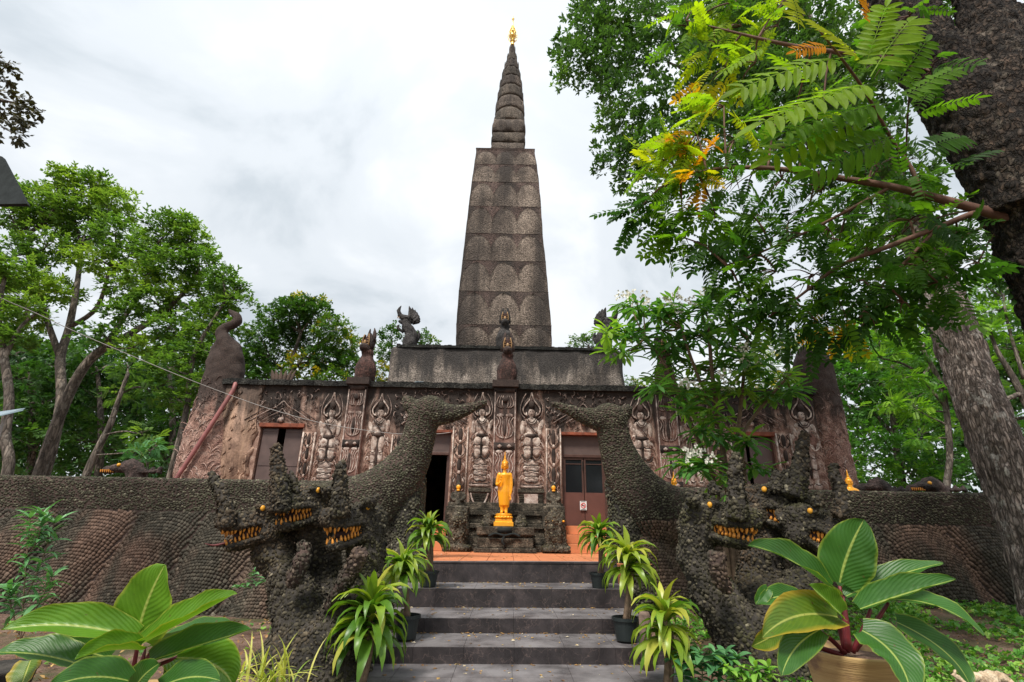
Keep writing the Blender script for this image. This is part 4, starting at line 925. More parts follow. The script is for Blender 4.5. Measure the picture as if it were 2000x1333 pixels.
# ================================================================== PEBBLED SERPENT WALLS
def pebble_t(seed, flat=1.0, jit=.30):
    r = random.Random(seed); V = []; n = 6
    for k in range(n):
        w = 2 * math.pi * k / n; q = 1 + r.uniform(-jit, jit); V.append((.54 * q * math.cos(w), .54 * q * math.sin(w), -.12))
    for k in range(n):
        w = 2 * math.pi * k / n; q = 1 + r.uniform(-jit, jit); V.append((.42 * q * math.cos(w), .42 * q * math.sin(w), .17 * flat * (1 + r.uniform(-.3, .3))))
    V.append((r.uniform(-.08, .08), r.uniform(-.08, .08), .27 * flat))
    F = [(k, (k + 1) % n, n + (k + 1) % n, n + k) for k in range(n)] + [(n + k, n + (k + 1) % n, 2 * n) for k in range(n)]
    return V, F
def scale_t(seed):   # overlapping tongue shaped scale: thin at the top, lip at the bottom
    r = random.Random(seed); V = []; F = []
    out = [(-.5, .45), (-.52, 0), (-.36, -.42), (0, -.56), (.36, -.42), (.52, 0), (.5, .45)]
    V += [(x * (1 + r.uniform(-.08, .08)), y, (.05 if y > 0 else .16 if y > -.2 else .26)) for x, y in out]
    V += [(x, y - .03, -.15) for x, y in out]; V.append((0, .1, .24)); n = len(out)
    F = [(i, i + 1, 2 * n) for i in range(n - 1)] + [(n - 1, 0, 2 * n)] + [(n + i, n + i + 1, i + 1, i) for i in range(n - 1)]
    return V, [tuple(reversed(f)) for f in F] if False else F
PEB = [pebble_t(i) for i in range(4)]; SCL = [scale_t(i) for i in range(3)]
def bvh_of(me):
    return BVHTree.FromPolygons([v.co.copy() for v in me.vertices], [tuple(p.vertices) for p in me.polygons])
def area_sample(me, spacing, mind=.62, filt=None):
    me.calc_loop_triangles(); n = len(me.loop_triangles); tri = np.empty(n * 3, np.int32); me.loop_triangles.foreach_get('vertices', tri); tri = tri.reshape(-1, 3)
    co = np.empty(len(me.vertices) * 3); me.vertices.foreach_get('co', co); co = co.reshape(-1, 3)
    no = np.empty(len(me.vertices) * 3); me.vertices.foreach_get('normal', no); no = no.reshape(-1, 3)
    a, b, c = co[tri[:, 0]], co[tri[:, 1]], co[tri[:, 2]]; ar = np.linalg.norm(np.cross(b - a, c - a), axis=1) / 2
    N = int(ar.sum() / spacing ** 2 * 2.6); idx = rng.choice(n, N, p=ar / ar.sum()); u = rng.random(N); v = rng.random(N); m = u + v > 1; u[m] = 1 - u[m]; v[m] = 1 - v[m]
    p = a[idx] + (b - a)[idx] * u[:, None] + (c - a)[idx] * v[:, None]; q = no[tri[idx]].mean(1); q /= np.linalg.norm(q, axis=1, keepdims=True) + 1e-9
    if filt is not None: k = filt(p, q); p = p[k]; q = q[k]
    grid = {}; keep = []; d = spacing * mind; cell = d
    for i, t in enumerate(p):
        k = (int(t[0] // cell), int(t[1] // cell), int(t[2] // cell)); ok = True
        for dx in (-1, 0, 1):
            for dy in (-1, 0, 1):
                for dz in (-1, 0, 1):
                    for j in grid.get((k[0] + dx, k[1] + dy, k[2] + dz), ()):
                        if (p[j][0] - t[0]) ** 2 + (p[j][1] - t[1]) ** 2 + (p[j][2] - t[2]) ** 2 < d * d: ok = False; break
                    if not ok: break
                if not ok: break
            if not ok: break
        if ok: grid.setdefault(k, []).append(i); keep.append(i)
    return p[keep], q[keep]
YW = 9.5
zwt = (at(300, 931, YW).z + at(1600, 962, YW).z) / 2
def wall_front(x, z, side):
    """y of the front face: batter outward at the foot with broad overlapping humps"""
    t = max(0.0, min(1.0, 1 - z / 1.62)); y = YW - .03 - .22 * t ** 1.3
    if z < 1.62:
        ph = (x * 1.0 + side * 0.35 * z) / 1.16; u = abs(math.sin(math.pi * ph)); y -= .12 * u * ss((1.62 - z) / .5)
    if 1.585 < z < 1.64: y += .035
    return y
def serpent_wall(side, x0, x1, tube, ear, label):
    t = empty('serpent_wall', (x0 if side < 0 else x1, YW, 0), label, 'wall')
    mb = MB(); xs = [x0 + (x1 - x0) * i / 160 for i in range(161)]; zs = [-.3, 0, .15, .3, .45, .6, .75, .9, 1.05, 1.2, 1.35, 1.5, 1.57, 1.61, 1.66, 1.8, 1.95, 2.1, zwt - .05, zwt]
    V = []; F = []; m = len(zs) + 3
    for x in xs:
        for z in zs: V.append((x, wall_front(x, z, side) + (.03 if z == zwt else 0), z))
        V += [(x, YW + .32, zwt), (x, YW + .36, zwt - .05), (x, YW + .36, -.3)]
    for i in range(len(xs) - 1):
        for j in range(m): j2 = (j + 1) % m; F.append((i * m + j, (i + 1) * m + j, (i + 1) * m + j2, i * m + j2))
    F.append(tuple(range(m))); F.append(tuple((len(xs) - 1) * m + j for j in range(m - 1, -1, -1)))
    mb.add(V, F)
    P = [at(px, py, YW + dy) for px, py, r, dy in tube]; Rr = [r / pxm(px, py, YW) for px, py, r, dy in tube]
    mb.tube(P, Rr, 16, smooth=5, fdir=(0, 1, 0), flat=.8)
    P = [at(px, py, YW) for px, py, r in ear]; mb.tube(P, [r / pxm(px, py, YW) for px, py, r in ear], 10, smooth=3)
    # foot of the neck down to the terrace
    me = remesh(mb, .05, 2, 'wall_body'); bv = bvh_of(me)
    pos = []; nrm = []; kind_ = []
    # front face: arched courses of scales
    lim = (x0, x1 - .0)
    for r_ in range(44):
        n = int((x1 - x0) / .054)
        for i in range(n):
            x = x0 + .027 * (r_ % 2) + i * .054 + random.uniform(-.006, .006) + .02 * mnoise.noise(Vector((i * .2, r_ * .3, 0))); zc = -.42 + r_ * .05 + .03 * mnoise.noise(Vector((i * .054 * 1.5, r_ * .2, 5))); ph = (x + side * .35 * zc) / 1.16; f = ph - math.floor(ph)
            z = zc + .30 * math.sqrt(max(0, 1 - (2 * f - 1) ** 2)) * 1.0 - .05
            if z > 1.60 or z < -.05: continue
            h = bv.ray_cast(Vector((x, 7.0, z)), Vector((0, 1, 0)))
            if h[0] is None or h[0].y > YW + .2: continue
            sl = .30 * (-(2 * f - 1)) / max(.25, math.sqrt(max(0, 1 - (2 * f - 1) ** 2))) * 2 / 1.16
            pos.append(h[0]); nrm.append((h[1], sl)); kind_.append(0)
    p0 = np.array([tuple(p) for p in pos]); N0 = np.array([tuple(n[0]) for n in nrm]); sl = np.array([n[1] for n in nrm])
    xd = np.stack([np.ones(len(sl)), np.zeros(len(sl)), sl], 1); fr = frames(xd, N0 + rng.normal(0, .05, N0.shape))
    vis = np.array([1 if project(p)[0] > -60 and project(p)[0] < 2060 else 0 for p in p0], bool)
    body = put(me, 'wall_body', M['redmortar'], t); off = 0
    tt = rng.beta(2.2, 2.6, len(p0)); pieces('scale', 'scales', SCL, rng.integers(0, 3, len(p0)), p0[vis], fr[vis], np.stack([rng.uniform(.048, .062, vis.sum()), rng.uniform(.048, .066, vis.sum()), rng.uniform(.035, .075, vis.sum())], 1), tt[vis], M['peb_scale'], t, cap=260)
    # upper band and neck: packed pebbles
    me2 = me; o = parent_offset(t)
    def flt(p, q):
        wp = p - np.array(o); return ((wp[:, 2] > 1.62) | ((wp[:, 0] > at(735, 1000, YW).x) if side < 0 else (wp[:, 0] < at(1262, 1000, YW).x))) & (q[:, 1] < .55) & (wp[:, 2] > .3)
    p, q = area_sample(me2, .041, .70, flt); p = p - np.array(o)
    vis = np.array([-40 < project(c)[0] < 2040 for c in p]); p = p[vis]; q = q[vis]; n = len(p)
    fr = frames(np.cross(q, np.tile([0.1, 0.2, 1.0], (n, 1))) + rng.normal(0, .15, (n, 3)), q + rng.normal(0, .12, (n, 3)))
    sc = np.stack([rng.uniform(.038, .056, n), rng.uniform(.028, .042, n), rng.uniform(.04, .065, n)], 1)
    for w in range(4):
        s_ = rng.integers(0, 4, n) == w
    wsel = rng.integers(0, 4, n); tt = rng.beta(2, 2.6, n)
    for w in range(4):
        s_ = wsel == w; scatter_mesh('pebbles', PEB[w], p[s_], fr[s_], sc[s_], tt[s_], M['peb_wall'], t, 'stuff')
    return t
serpent_wall(-1, -13.5, at(822, 1010, YW).x,
    [(560, 1002, 60, .1), (650, 1000, 60, .1), (715, 985, 60, .05), (765, 950, 52, 0), (798, 905, 40, -.02), (815, 865, 32, -.05), (826, 825, 30, -.08), (838, 803, 31, -.12), (862, 808, 23, -.16), (890, 807, 15, -.2), (920, 797, 10, -.25), (953, 784, 4, -.3)],
    [(830, 805, 22), (806, 795, 16), (796, 783, 12), (790, 774, 4)], 'left pebbled wall rising into a hooked serpent neck beside the open dark doorway')
serpent_wall(1, at(1196, 1010, YW).x, 13.5,
    [(1480, 1022, 58, .1), (1380, 1020, 60, .1), (1305, 1008, 60, .05), (1258, 975, 54, 0), (1224, 925, 42, -.02), (1206, 880, 33, -.05), (1196, 842, 30, -.08), (1190, 818, 31, -.12), (1166, 819, 22, -.16), (1138, 812, 15, -.2), (1108, 800, 10, -.25), (1073, 786, 4, -.3)],
    [(1194, 820, 22), (1212, 812, 17), (1224, 802, 13), (1231, 792, 4)], 'right pebbled wall rising into a hooked serpent neck beside the closed glass door')
# lower neck blocks that carry the hooked necks down to the terrace, either side of the stairs
for s, pts in ((-1, [(790, 1150), (795, 1080), (800, 1000), (806, 930)]), (1, [(1232, 1150), (1226, 1080), (1216, 1000), (1208, 930)])):
    mb = MB(); mb.tube([at(px, py, YW + .1) for px, py in pts], [.42, .33, .28, .22], 14, smooth=5)
    c = at(pts[0][0], pts[0][1], YW + .2); mb.ell((c.x, c.y - .1, .4), (.45, .5, .9))
    me = remesh(mb, .05, 3, 'neck_buttress', .04, 3); t = empty('neck_buttress', (c.x, c.y, 0), ('left' if s < 0 else 'right') + ' pebbled buttress under the hooked serpent neck beside the top step', 'buttress')
    put(me, 'buttress_body', M['mortar'], t); o = np.array(parent_offset(t)); p, q = area_sample(me, .055, .66, lambda p, q: q[:, 1] < .5); n = len(p); p = p - o
    fr = frames(rng.normal(0, 1, (n, 3)), q + rng.normal(0, .15, (n, 3))); w_ = rng.integers(0, 4, n); tt = rng.beta(2, 2.6, n); sc = np.stack([rng.uniform(.045, .07, n), rng.uniform(.04, .06, n), rng.uniform(.05, .08, n)], 1)
    for w in range(4): scatter_mesh('pebbles', PEB[w], p[w_ == w], fr[w_ == w], sc[w_ == w], tt[w_ == w], M['peb_wall'], t, 'stuff')

# ================================================================== THREE HEADED NAGAS
def pebble_skin(me, parent, spacing, mat, sz=(.035, .06), base=(0, 0, 0)):
    o = np.array(parent_offset(parent)); p, q = area_sample(me, spacing, .66, None); p = p - o
    if len(p) == 0: return
    n = len(p); fr = frames(rng.normal(0, 1, (n, 3)), q + rng.normal(0, .30, (n, 3)))
    w_ = rng.integers(0, 4, n); tt = rng.beta(1.5, 3.0, n); s0 = rng.uniform(sz[0], sz[1], n); sc = np.stack([s0 * 1.2, s0 * rng.uniform(.6, 1, n), s0 * .9], 1)
    for w in range(4): scatter_mesh('pebbles', PEB[w], p[w_ == w], fr[w_ == w], sc[w_ == w], tt[w_ == w], mat, parent, 'stuff')
def naga_head(root, org, d, up, S, horn, crest, tongue=False, jaw=18, body_mat='mortar'):
    x = Vector(d).normalized(); z = (Vector(up) - x * x.dot(Vector(up))).normalized(); y = z.cross(x); MM = Matrix((x, y, z)).transposed()
    def L(a, b, c): return org + MM @ (Vector((a, b, c)) * S)
    mb = MB(); JR = Matrix.Rotation(R(jaw), 3, 'Y')
    def E(c, r, rot=None): mb.ell(L(*c), tuple(q * S for q in r), MM @ rot if rot is not None else MM, 14, 10)
    E((-.02, 0, .02), (.24, .20, .20)); E((.26, 0, .01), (.32, .155, .12)); E((.50, 0, .02), (.13, .135, .12)); E((.54, 0, .09), (.07, .10, .06))
    for s in (-1, 1):
        E((.04, s * .15, .12), (.11, .06, .075)); E((-.04, s * .13, -.18), (.15, .09, .16)); E((-.14, s * .15, .02), (.10, .07, .14))
    E((-.08, 0, -.20), (.16, .15, .16)); 
    jx = .20; jz = -.245 - .26 * math.tan(R(jaw)) * .6
    E((jx, 0, jz), (.31, .135, .065), Matrix.Rotation(R(jaw), 3, 'Y')); E((jx + .22, 0, jz - .22 * math.tan(R(jaw)) + .03), (.10, .11, .07))
    mb.tube([L(-.1, 0, .0), L(-.25, 0, -.12)], [.19 * S, .2 * S], 12)
    for s in (-1, 1):
        mb.tube([L(-.02, s * .15, -.07), L(.15, s * .155, -.055), L(.35, s * .14, -.07), L(.50, s * .10, -.06), L(.58, 0, -.045)], [.03 * S, .036 * S, .036 * S, .034 * S, .03 * S], 8, smooth=3)
        tj = math.tan(R(jaw)); mb.tube([L(-.02, s * .13, -.20), L(.15, s * .135, -.225 - .15 * tj), L(.33, s * .12, -.225 - .33 * tj), L(.44, s * .08, -.22 - .44 * tj), L(.50, 0, -.21 - .5 * tj)], [.03 * S, .034 * S, .034 * S, .034 * S, .03 * S], 8, smooth=3)
        mb.ell(L(.09, s * .165, .16), (.10 * S, .05 * S, .05 * S), MM, 10, 8); mb.ell(L(.52, s * .07, .10), (.06 * S, .05 * S, .05 * S), MM, 10, 8)
    me = remesh(mb, .022, 1, 'head', .008, 11); hd = put(me, 'head', M[body_mat], root); pebble_skin(me, hd, .035, M['peb_naga'], (.026, .046))
    # mouth lining, teeth, eyes, horn, crest
    mb = MB(); mb.ell(L(.16, 0, -.16), (.26 * S, .115 * S, .10 * S), MM @ Matrix.Rotation(R(jaw * .5), 3, 'Y')); mb.build('mouth_lining', M['mouth'], hd, True)
    tm = bpy.data.meshes.new('tooth')
    def tooth(base, tip, r):
        m2 = MB(); b = L(*base); e = L(*tip); m2.tube([b, b.lerp(e, .35), b.lerp(e, .75), e], [r * S, r * S * 1.12, r * S * .75, r * S * .12], 7, 0, flat=.75); m2.build('tooth', M['tooth'], hd, smooth=True)
    for s in (-1, 1):
        for k in range(11):
            t = k / 10; xx = .04 + .50 * t; yy = s * (.125 if t < .7 else .125 - .07 * (t - .7) / .3); lz = -.075 - .02 * math.sin(t * 3.1); ln = .085 + .02 * math.sin(k * 2.3)
            tooth((xx, yy, lz), (xx + random.uniform(-.01, .02), yy * 1.0, lz - ln * random.uniform(.7, 1.05)), random.uniform(.017, .023))
        for k in range(10):
            t = k / 9; xx = .05 + .44 * t; yy = s * (.105 if t < .7 else .105 - .05 * (t - .7) / .3); bz = -.165 - (xx) * math.tan(R(jaw)) * 1.0
            tooth((xx, yy, bz - .02), (xx + .01, yy * .98, bz + random.uniform(.04, .075)), random.uniform(.016, .022))
        mb = MB(); mb.ell(L(.085, s * .211, .135), (.034 * S, .024 * S, .038 * S), MM, 12, 8); mb.build('eye', M['eye'], hd, smooth=True)
    mb = MB(); tp = [L(.02, 0, -.19), L(.2, 0, -.20 - .2 * math.tan(R(jaw)) * .6), L(.42, 0, -.19 - .4 * math.tan(R(jaw)) * .6)] + ([L(.62, .0, -.26), L(.74, 0, -.22)] if tongue else [])
    mb.tube(tp, [.05 * S, .06 * S, .045 * S] + ([.035 * S, .008] if tongue else []), 8, smooth=4, fdir=z, flat=.4); mb.build('tongue', M['tongue'], hd, smooth=True)
    mb = MB(); P = [at(px, py, Y) for px, py, r, Y in horn]; mb.tube(P, [r / pxm(px, py, Y) for px, py, r, Y in horn], 10, smooth=4)
    me = remesh(mb, .022, 1, 'horn', .012, 12); hn = put(me, 'horn', M[body_mat], hd); pebble_skin(me, hn, .038, M['peb_naga'], (.030, .055))
    if crest:
        for c in crest:
            mb = MB(); P = [at(px, py, Y) for px, py, r, Y in c]; mb.tube(P, [r / pxm(px, py, Y) for px, py, r, Y in c], 8, smooth=3, flat=.6)
            me = remesh(mb, .022, 1, 'crest', .012, 12); cs = put(me, 'crest', M[body_mat], hd); pebble_skin(me, cs, .038, M['peb_naga'], (.030, .052))
    return hd
def naga(label, tubes, heads, claws):
    b = at(*tubes[0][0][:2], tubes[0][0][3]); root = empty('naga_sculpture', (b.x, b.y, 0), label, 'sculpture', 'three headed nagas guarding the steps')
    mb = MB()
    for tb in tubes: mb.tube([at(px, py, Y) for px, py, r, Y in tb], [r / pxm(px, py, Y) for px, py, r, Y in tb], 18, smooth=5)
    me = remesh(mb, .035, 3, 'body', .05, 4); bd = put(me, 'body', M['mortar'], root); pebble_skin(me, bd, .040, M['peb_naga'], (.030, .054))
    for c in claws:
        mb = MB(); mb.tube([at(px, py, Y) for px, py, r, Y in c], [r / pxm(px, py, Y) for px, py, r, Y in c], 10, smooth=4); me = remesh(mb, .025, 1, 'belly_ridge', .02, 8)
        cl = put(me, 'belly_ridge', M['redmortar'], root); pebble_skin(me, cl, .042, M['peb_scale'], (.034, .05))
    for h in heads: naga_head(root, *h)
    return root
naga('three headed pebbled naga with ochre teeth rising left of the steps',
    [[(590, 1560, 135, 6.3), (600, 1400, 118, 6.3), (610, 1290, 108, 6.35), (618, 1210, 62, 6.6), (624, 1130, 38, 6.8), (622, 1060, 36, 6.7), (612, 985, 40, 6.55)],
     [(604, 1260, 78, 6.3), (572, 1165, 40, 6.3), (546, 1105, 33, 6.35), (530, 1060, 36, 6.45), (525, 1020, 36, 6.5)],
     [(640, 1300, 92, 6.2), (670, 1220, 54, 6.15), (700, 1140, 38, 6.2), (718, 1070, 34, 6.25), (714, 1010, 36, 6.2)]],
    [(at(520, 1014, 6.3), (-.80, -.56, -.14), (0, .1, 1), .82, [(447, 1030, 14, 5.95), (443, 1000, 15, 5.95), (438, 978, 13, 5.95), (428, 955, 12, 5.95), (418, 938, 9, 5.95), (412, 922, 6, 5.95)], [[(525, 1000, 14, 6.2), (540, 985, 14, 6.2), (545, 965, 6, 6.2)]], True, 11),
     (at(612, 980, 6.4), (-.56, -.82, -.06), (0, .1, 1), .86, [(548, 1000, 20, 6.0), (548, 970, 19, 6.0), (545, 935, 16, 6.0), (541, 900, 12, 6.0), (540, 868, 7, 6.0)], [[(578, 965, 13, 6.15), (572, 940, 11, 6.15), (568, 918, 4, 6.15)], [(630, 965, 18, 6.3), (650, 960, 14, 6.3), (662, 945, 5, 6.3)]], False, 11),
     (at(708, 1013, 6.15), (-.58, -.80, -.06), (0, .1, 1), .84, [(664, 1010, 18, 5.7), (664, 985, 18, 5.7), (664, 955, 14, 5.7), (666, 925, 11, 5.7), (669, 902, 7, 5.7)], [[(715, 985, 14, 5.95), (730, 978, 12, 5.95), (738, 965, 4, 5.95)]], False, 13)],
    [[(596, 1060, 12, 5.95), (590, 1095, 16, 5.9), (575, 1130, 15, 5.9), (568, 1150, 8, 5.9)], [(705, 1075, 16, 5.7), (690, 1110, 17, 5.75), (665, 1150, 15, 5.8), (640, 1190, 10, 5.9)]])
naga('three headed pebbled naga with ochre teeth rising right of the steps',
    [[(1530, 1560, 140, 6.3), (1525, 1400, 108, 6.3), (1505, 1300, 92, 6.3), (1488, 1215, 62, 6.6), (1484, 1140, 42, 6.85), (1490, 1060, 38, 6.85), (1490, 1000, 38, 6.85)],
     [(1480, 1275, 78, 6.3), (1420, 1200, 46, 6.3), (1378, 1130, 36, 6.35), (1360, 1065, 34, 6.4), (1372, 1010, 38, 6.35), (1392, 995, 36, 6.3)],
     [(1520, 1265, 78, 6.3), (1552, 1185, 46, 6.4), (1584, 1115, 36, 6.45), (1592, 1050, 34, 6.45), (1585, 1010, 38, 6.35)]],
    [(at(1390, 1010, 6.3), (.66, -.75, -.10), (0, .1, 1), .90, [(1436, 1015, 19, 5.85), (1438, 985, 19, 5.85), (1438, 950, 15, 5.85), (1436, 915, 12, 5.85), (1438, 885, 7, 5.85)], [[(1362, 985, 15, 6.1), (1348, 978, 12, 6.1), (1344, 960, 4, 6.1)], [(1398, 965, 14, 6.1), (1392, 950, 10, 6.1), (1390, 940, 4, 6.1)]], False, 6),
     (at(1482, 980, 6.75), (.86, -.50, -.12), (0, .1, 1), .95, [(1548, 972, 20, 6.35), (1556, 945, 20, 6.35), (1562, 915, 16, 6.35), (1566, 880, 12, 6.35), (1574, 845, 7, 6.35)], [[(1512, 960, 18, 6.5), (1518, 938, 16, 6.5), (1516, 918, 5, 6.5)], [(1532, 955, 16, 6.5), (1532, 932, 13, 6.5), (1540, 918, 5, 6.5)]], True, 16),
     (at(1572, 1018, 6.25), (.74, -.62, -.26), (0, .1, 1), .85, [(1640, 1010, 15, 5.9), (1644, 985, 15, 5.9), (1640, 955, 12, 5.9), (1630, 930, 10, 5.9), (1628, 905, 6, 5.9)], [[(1600, 990, 14, 6.0), (1598, 975, 12, 6.0), (1606, 962, 4, 6.0)]], False, 13)],
    [[(1402, 1080, 17, 5.75), (1400, 1110, 17, 5.75), (1410, 1140, 14, 5.8), (1422, 1155, 7, 5.85)]])

# ================================================================== ALTAR, BUDDHAS, GUARDIANS
ax0, ax1 = at(932, 1050, 12.6).x, at(1042, 1050, 12.6).x; az1 = at(985, 1028, 12.6).z
t = empty('altar', ((ax0 + ax1) / 2, 12.7, ZT), 'dark stone altar block carrying the standing golden Buddha', 'altar')
mb = MB(); mb.box(ax0 - .05, ax1 + .05, 12.2, 13.0, ZT, ZT + .1); mb.box(ax0 + .02, ax1 - .02, 12.25, 13.0, ZT + .1, az1 - .25); mb.box(ax0 + .06, ax1 - .06, 12.32, 13.0, az1 - .25, az1 - .19); mb.box(ax0, ax1, 12.22, 13.0, az1 - .19, az1 - .01)
mb.build('altar_body', M['plinth'], t, bevel=.02)
mb = MB(); c = (ax0 + ax1) / 2 - .02
mb.tube([(c - .35, 12.2, az1 - .22), (c - .2, 12.17, az1 - .16), (c, 12.15, az1 - .2), (c + .2, 12.17, az1 - .16), (c + .35, 12.2, az1 - .22)], .025, 6, smooth=3); mb.tube([(c, 12.16, az1 - .2), (c - .04, 12.14, az1 - .32), (c, 12.16, az1 - .4)], .03, 6, smooth=3); mb.box(c - .16, c + .16, 12.19, 12.23, az1 - .14, az1 - .03)
mb.build('offering_ledge', M['metal'], t, smooth=True)
# golden standing Buddha
by = 12.62; bz = az1; zt_ = at(985, 885, by).z; Hh = zt_ - bz; bx = at(985, 960, by).x
t = empty('standing_buddha', (bx, by, bz), 'golden standing Buddha statue on the altar in front of the central pilaster', 'statue')
def BB(x, y, z): return Vector((bx + x * .88 * Hh, by + y * Hh, bz + z * Hh))
mb = MB(); mb.lathe(BB(0, 0, 0), [(.19 * Hh, 0), (.19 * Hh, .05 * Hh), (.165 * Hh, .06 * Hh), (.165 * Hh, .09 * Hh)], 4, rot=math.pi / 4, sx=1, sy=.8); mb.build('pedestal', M['gold'], t)
mb = MB(); mb.lathe(BB(0, 0, .09), [(.10 * Hh, 0), (.125 * Hh, .012 * Hh), (.128 * Hh, .025 * Hh), (.105 * Hh, .04 * Hh), (.115 * Hh, .055 * Hh), (.12 * Hh, .065 * Hh), (.09 * Hh, .075 * Hh)], 18, sy=.8)
for k in range(14):
    w = 2 * math.pi * k / 14; mb.ell(BB(.118 * math.cos(w), .095 * math.sin(w), .115), (.025 * Hh, .02 * Hh, .02 * Hh), None, 6, 5)
mb.build('lotus_base', M['gold'], t, smooth=True)
mb = MB()
def tu(pts, rad, n=12, fl=1, sm=4): mb.tube([BB(*p) for p in pts], [r * Hh for r in rad], n, smooth=sm, flat=fl, fdir=(0, 1, 0))
tu([(0, 0, .27), (0, 0, .36), (0, 0, .46), (0, 0, .54), (0, 0, .62), (0, 0, .69), (0, 0, .715)], [.068, .074, .080, .074, .080, .092, .06], 16, .62)
tu([(0, 0, .71), (0, 0, .76)], [.03, .028], 10, 1, 0)
for s in (-1, 1):
    tu([(s * .032, 0, .19), (s * .034, .005, .24), (s * .034, 0, .32)], [.022, .026, .034], 10)
    mb.ell(BB(s * .036, -.02, .178), (.024 * Hh, .045 * Hh, .016 * Hh)); mb.ell(BB(s * .085, 0, .69), (.032 * Hh, .03 * Hh, .035 * Hh))
tu([(.09, 0, .69), (.105, .0, .62), (.112, -.005, .54), (.108, -.01, .46), (.100, -.015, .41)], [.03, .027, .023, .018, .012], 10)
tu([(-.09, 0, .69), (-.112, .0, .62), (-.118, -.01, .55), (-.085, -.07, .56), (-.06, -.085, .60)], [.03, .027, .024, .018, .012], 10)
tu([(.045, -.01, .66), (.085, .0, .50), (.080, 0, .38), (.070, 0, .25)], [.03, .022, .016, .01], 8); tu([(-.05, -.01, .62), (-.085, .0, .50), (-.078, 0, .38), (-.066, 0, .25)], [.03, .02, .016, .01], 8)
me = remesh(mb, .012, 2, 'body'); put(me, 'body', M['gold'], t)
for hb, hd_ in (((.100, -.015, .41), (0, 0, -1)), ((-.058, -.088, .605), (0.1, -.1, 1))):
    mb = MB(); d = Vector(hd_); mb.ell(BB(*hb) + d * .02 * Hh, (.012 * Hh, .007 * Hh, .02 * Hh))
    for k in range(4):
        o = Vector(((k - 1.5) * .006 * Hh, 0, 0)); L_ = (.036, .042, .040, .032)[k] * Hh; mb.tube([BB(*hb) + d * .03 * Hh + o, BB(*hb) + d * (.03 * Hh + L_ * .6) + o, BB(*hb) + d * (.03 * Hh + L_) + o + Vector((0, -.003 * Hh, 0))], [.0035 * Hh, .0032 * Hh, .0022 * Hh], 6)
    mb.tube([BB(*hb) + Vector((-.01 * Hh, -.004 * Hh, 0)), BB(*hb) + d * .025 * Hh + Vector((-.018 * Hh, -.01 * Hh, 0))], [.005 * Hh, .003 * Hh], 6); mb.build('hand', M['gold'], t, smooth=True)
def buddha_head(parent, c, s, face=(0, -1, 0)):
    mb = MB(); f = Vector(face).normalized(); x = Vector((-f.y, f.x, 0)) * -1; MM = Matrix((x, -f, Vector((0, 0, 1)))).transposed()
    def L(a, b, d): return Vector(c) + MM @ (Vector((a, b, d)) * s)
    def E(p, r): mb.ell(L(*p), tuple(q * s for q in r), MM, 14, 10)
    E((0, 0, .0), (.42, .46, .55)); E((0, .03, .28), (.46, .48, .42)); E((0, 0, .68), (.26, .26, .24)); E((0, -.05, -.35), (.28, .3, .25))
    for q in (-1, 1): mb.tube([L(q * .43, .05, .15), L(q * .47, .05, -.15), L(q * .42, .03, -.42)], [.06 * s, .07 * s, .05 * s], 8); 
    mb.tube([L(0, -.44, .12), L(0, -.52, -.08), L(0, -.50, -.14)], [.04 * s, .07 * s, .05 * s], 8)
    me = remesh(mb, .05 * s, 1, 'head'); h = put(me, 'head', M['gold'], parent)
    mb = MB()
    for q in (-1, 1):
        mb.tube([L(q * .08, -.44, .20), L(q * .2, -.44, .27), L(q * .34, -.34, .2)], .022 * s, 6, smooth=2); mb.tube([L(q * .1, -.44, .08), L(q * .2, -.44, .05), L(q * .32, -.35, .08)], .028 * s, 6, smooth=2)
    mb.tube([L(-.13, -.44, -.28), L(0, -.48, -.31), L(.13, -.44, -.28)], .032 * s, 6, smooth=2)
    mb.build('face', M['gold'], h, smooth=True)
    mb = MB(); mb.lathe(L(0, 0, .85), [(.16 * s, 0), (.19 * s, .1 * s), (.11 * s, .3 * s), (.13 * s, .38 * s), (.06 * s, .6 * s), (.07 * s, .68 * s), (.01 * s, 1.1 * s)], 10); mb.build('flame', M['gold'], h, smooth=True)
    rr = random.Random(3); mb = MB()
    for k in range(90):
        th = rr.uniform(0, 6.28); ph = rr.uniform(.05, 1.15); v = Vector((.47 * math.sin(ph) * math.cos(th), .49 * math.sin(ph) * math.sin(th), .43 * math.cos(ph)))
        if v.y < -.3 and v.z < .28: continue
        mb.ell(L(v.x, v.y + .03, v.z + .28), .06 * s, None, 5, 4)
    mb.build('hair_curls', M['gold'], h, smooth=True)
buddha_head(t, BB(0, -.005, .815), .105 * Hh)
def bust(px, pyb, pyt, Y, face, label, shoulders=True):
    b = at(px, pyb, Y); h = at(px, pyt, Y).z - b.z; t = empty('buddha_bust', b, label, 'statue', None)
    mb = MB()
    if shoulders: mb.ell(b + Vector((0, 0, h * .1)), (h * .40, h * .2, h * .20)); mb.ell(b + Vector((0, 0, h * .06)), (h * .34, h * .2, h * .1))
    mb.tube([b + Vector((0, 0, 0)), b + Vector((0, 0, h * .45))], [h * .15, h * .11], 10); me = remesh(mb, .012, 2, 'shoulders'); put(me, 'shoulders', M['gold'], t)
    buddha_head(t, b + Vector((0, 0, h * .47)), h * .30 if shoulders else h * .33, face); return t
bust(1318, 958, 925, 9.68, (-.3, -1, 0), 'small golden Buddha head on the right wall near the hooked neck', False)
bust(1663, 966, 920, 9.68, (.5, -1, 0), 'golden Buddha bust with bare shoulders at the right end of the wall top')
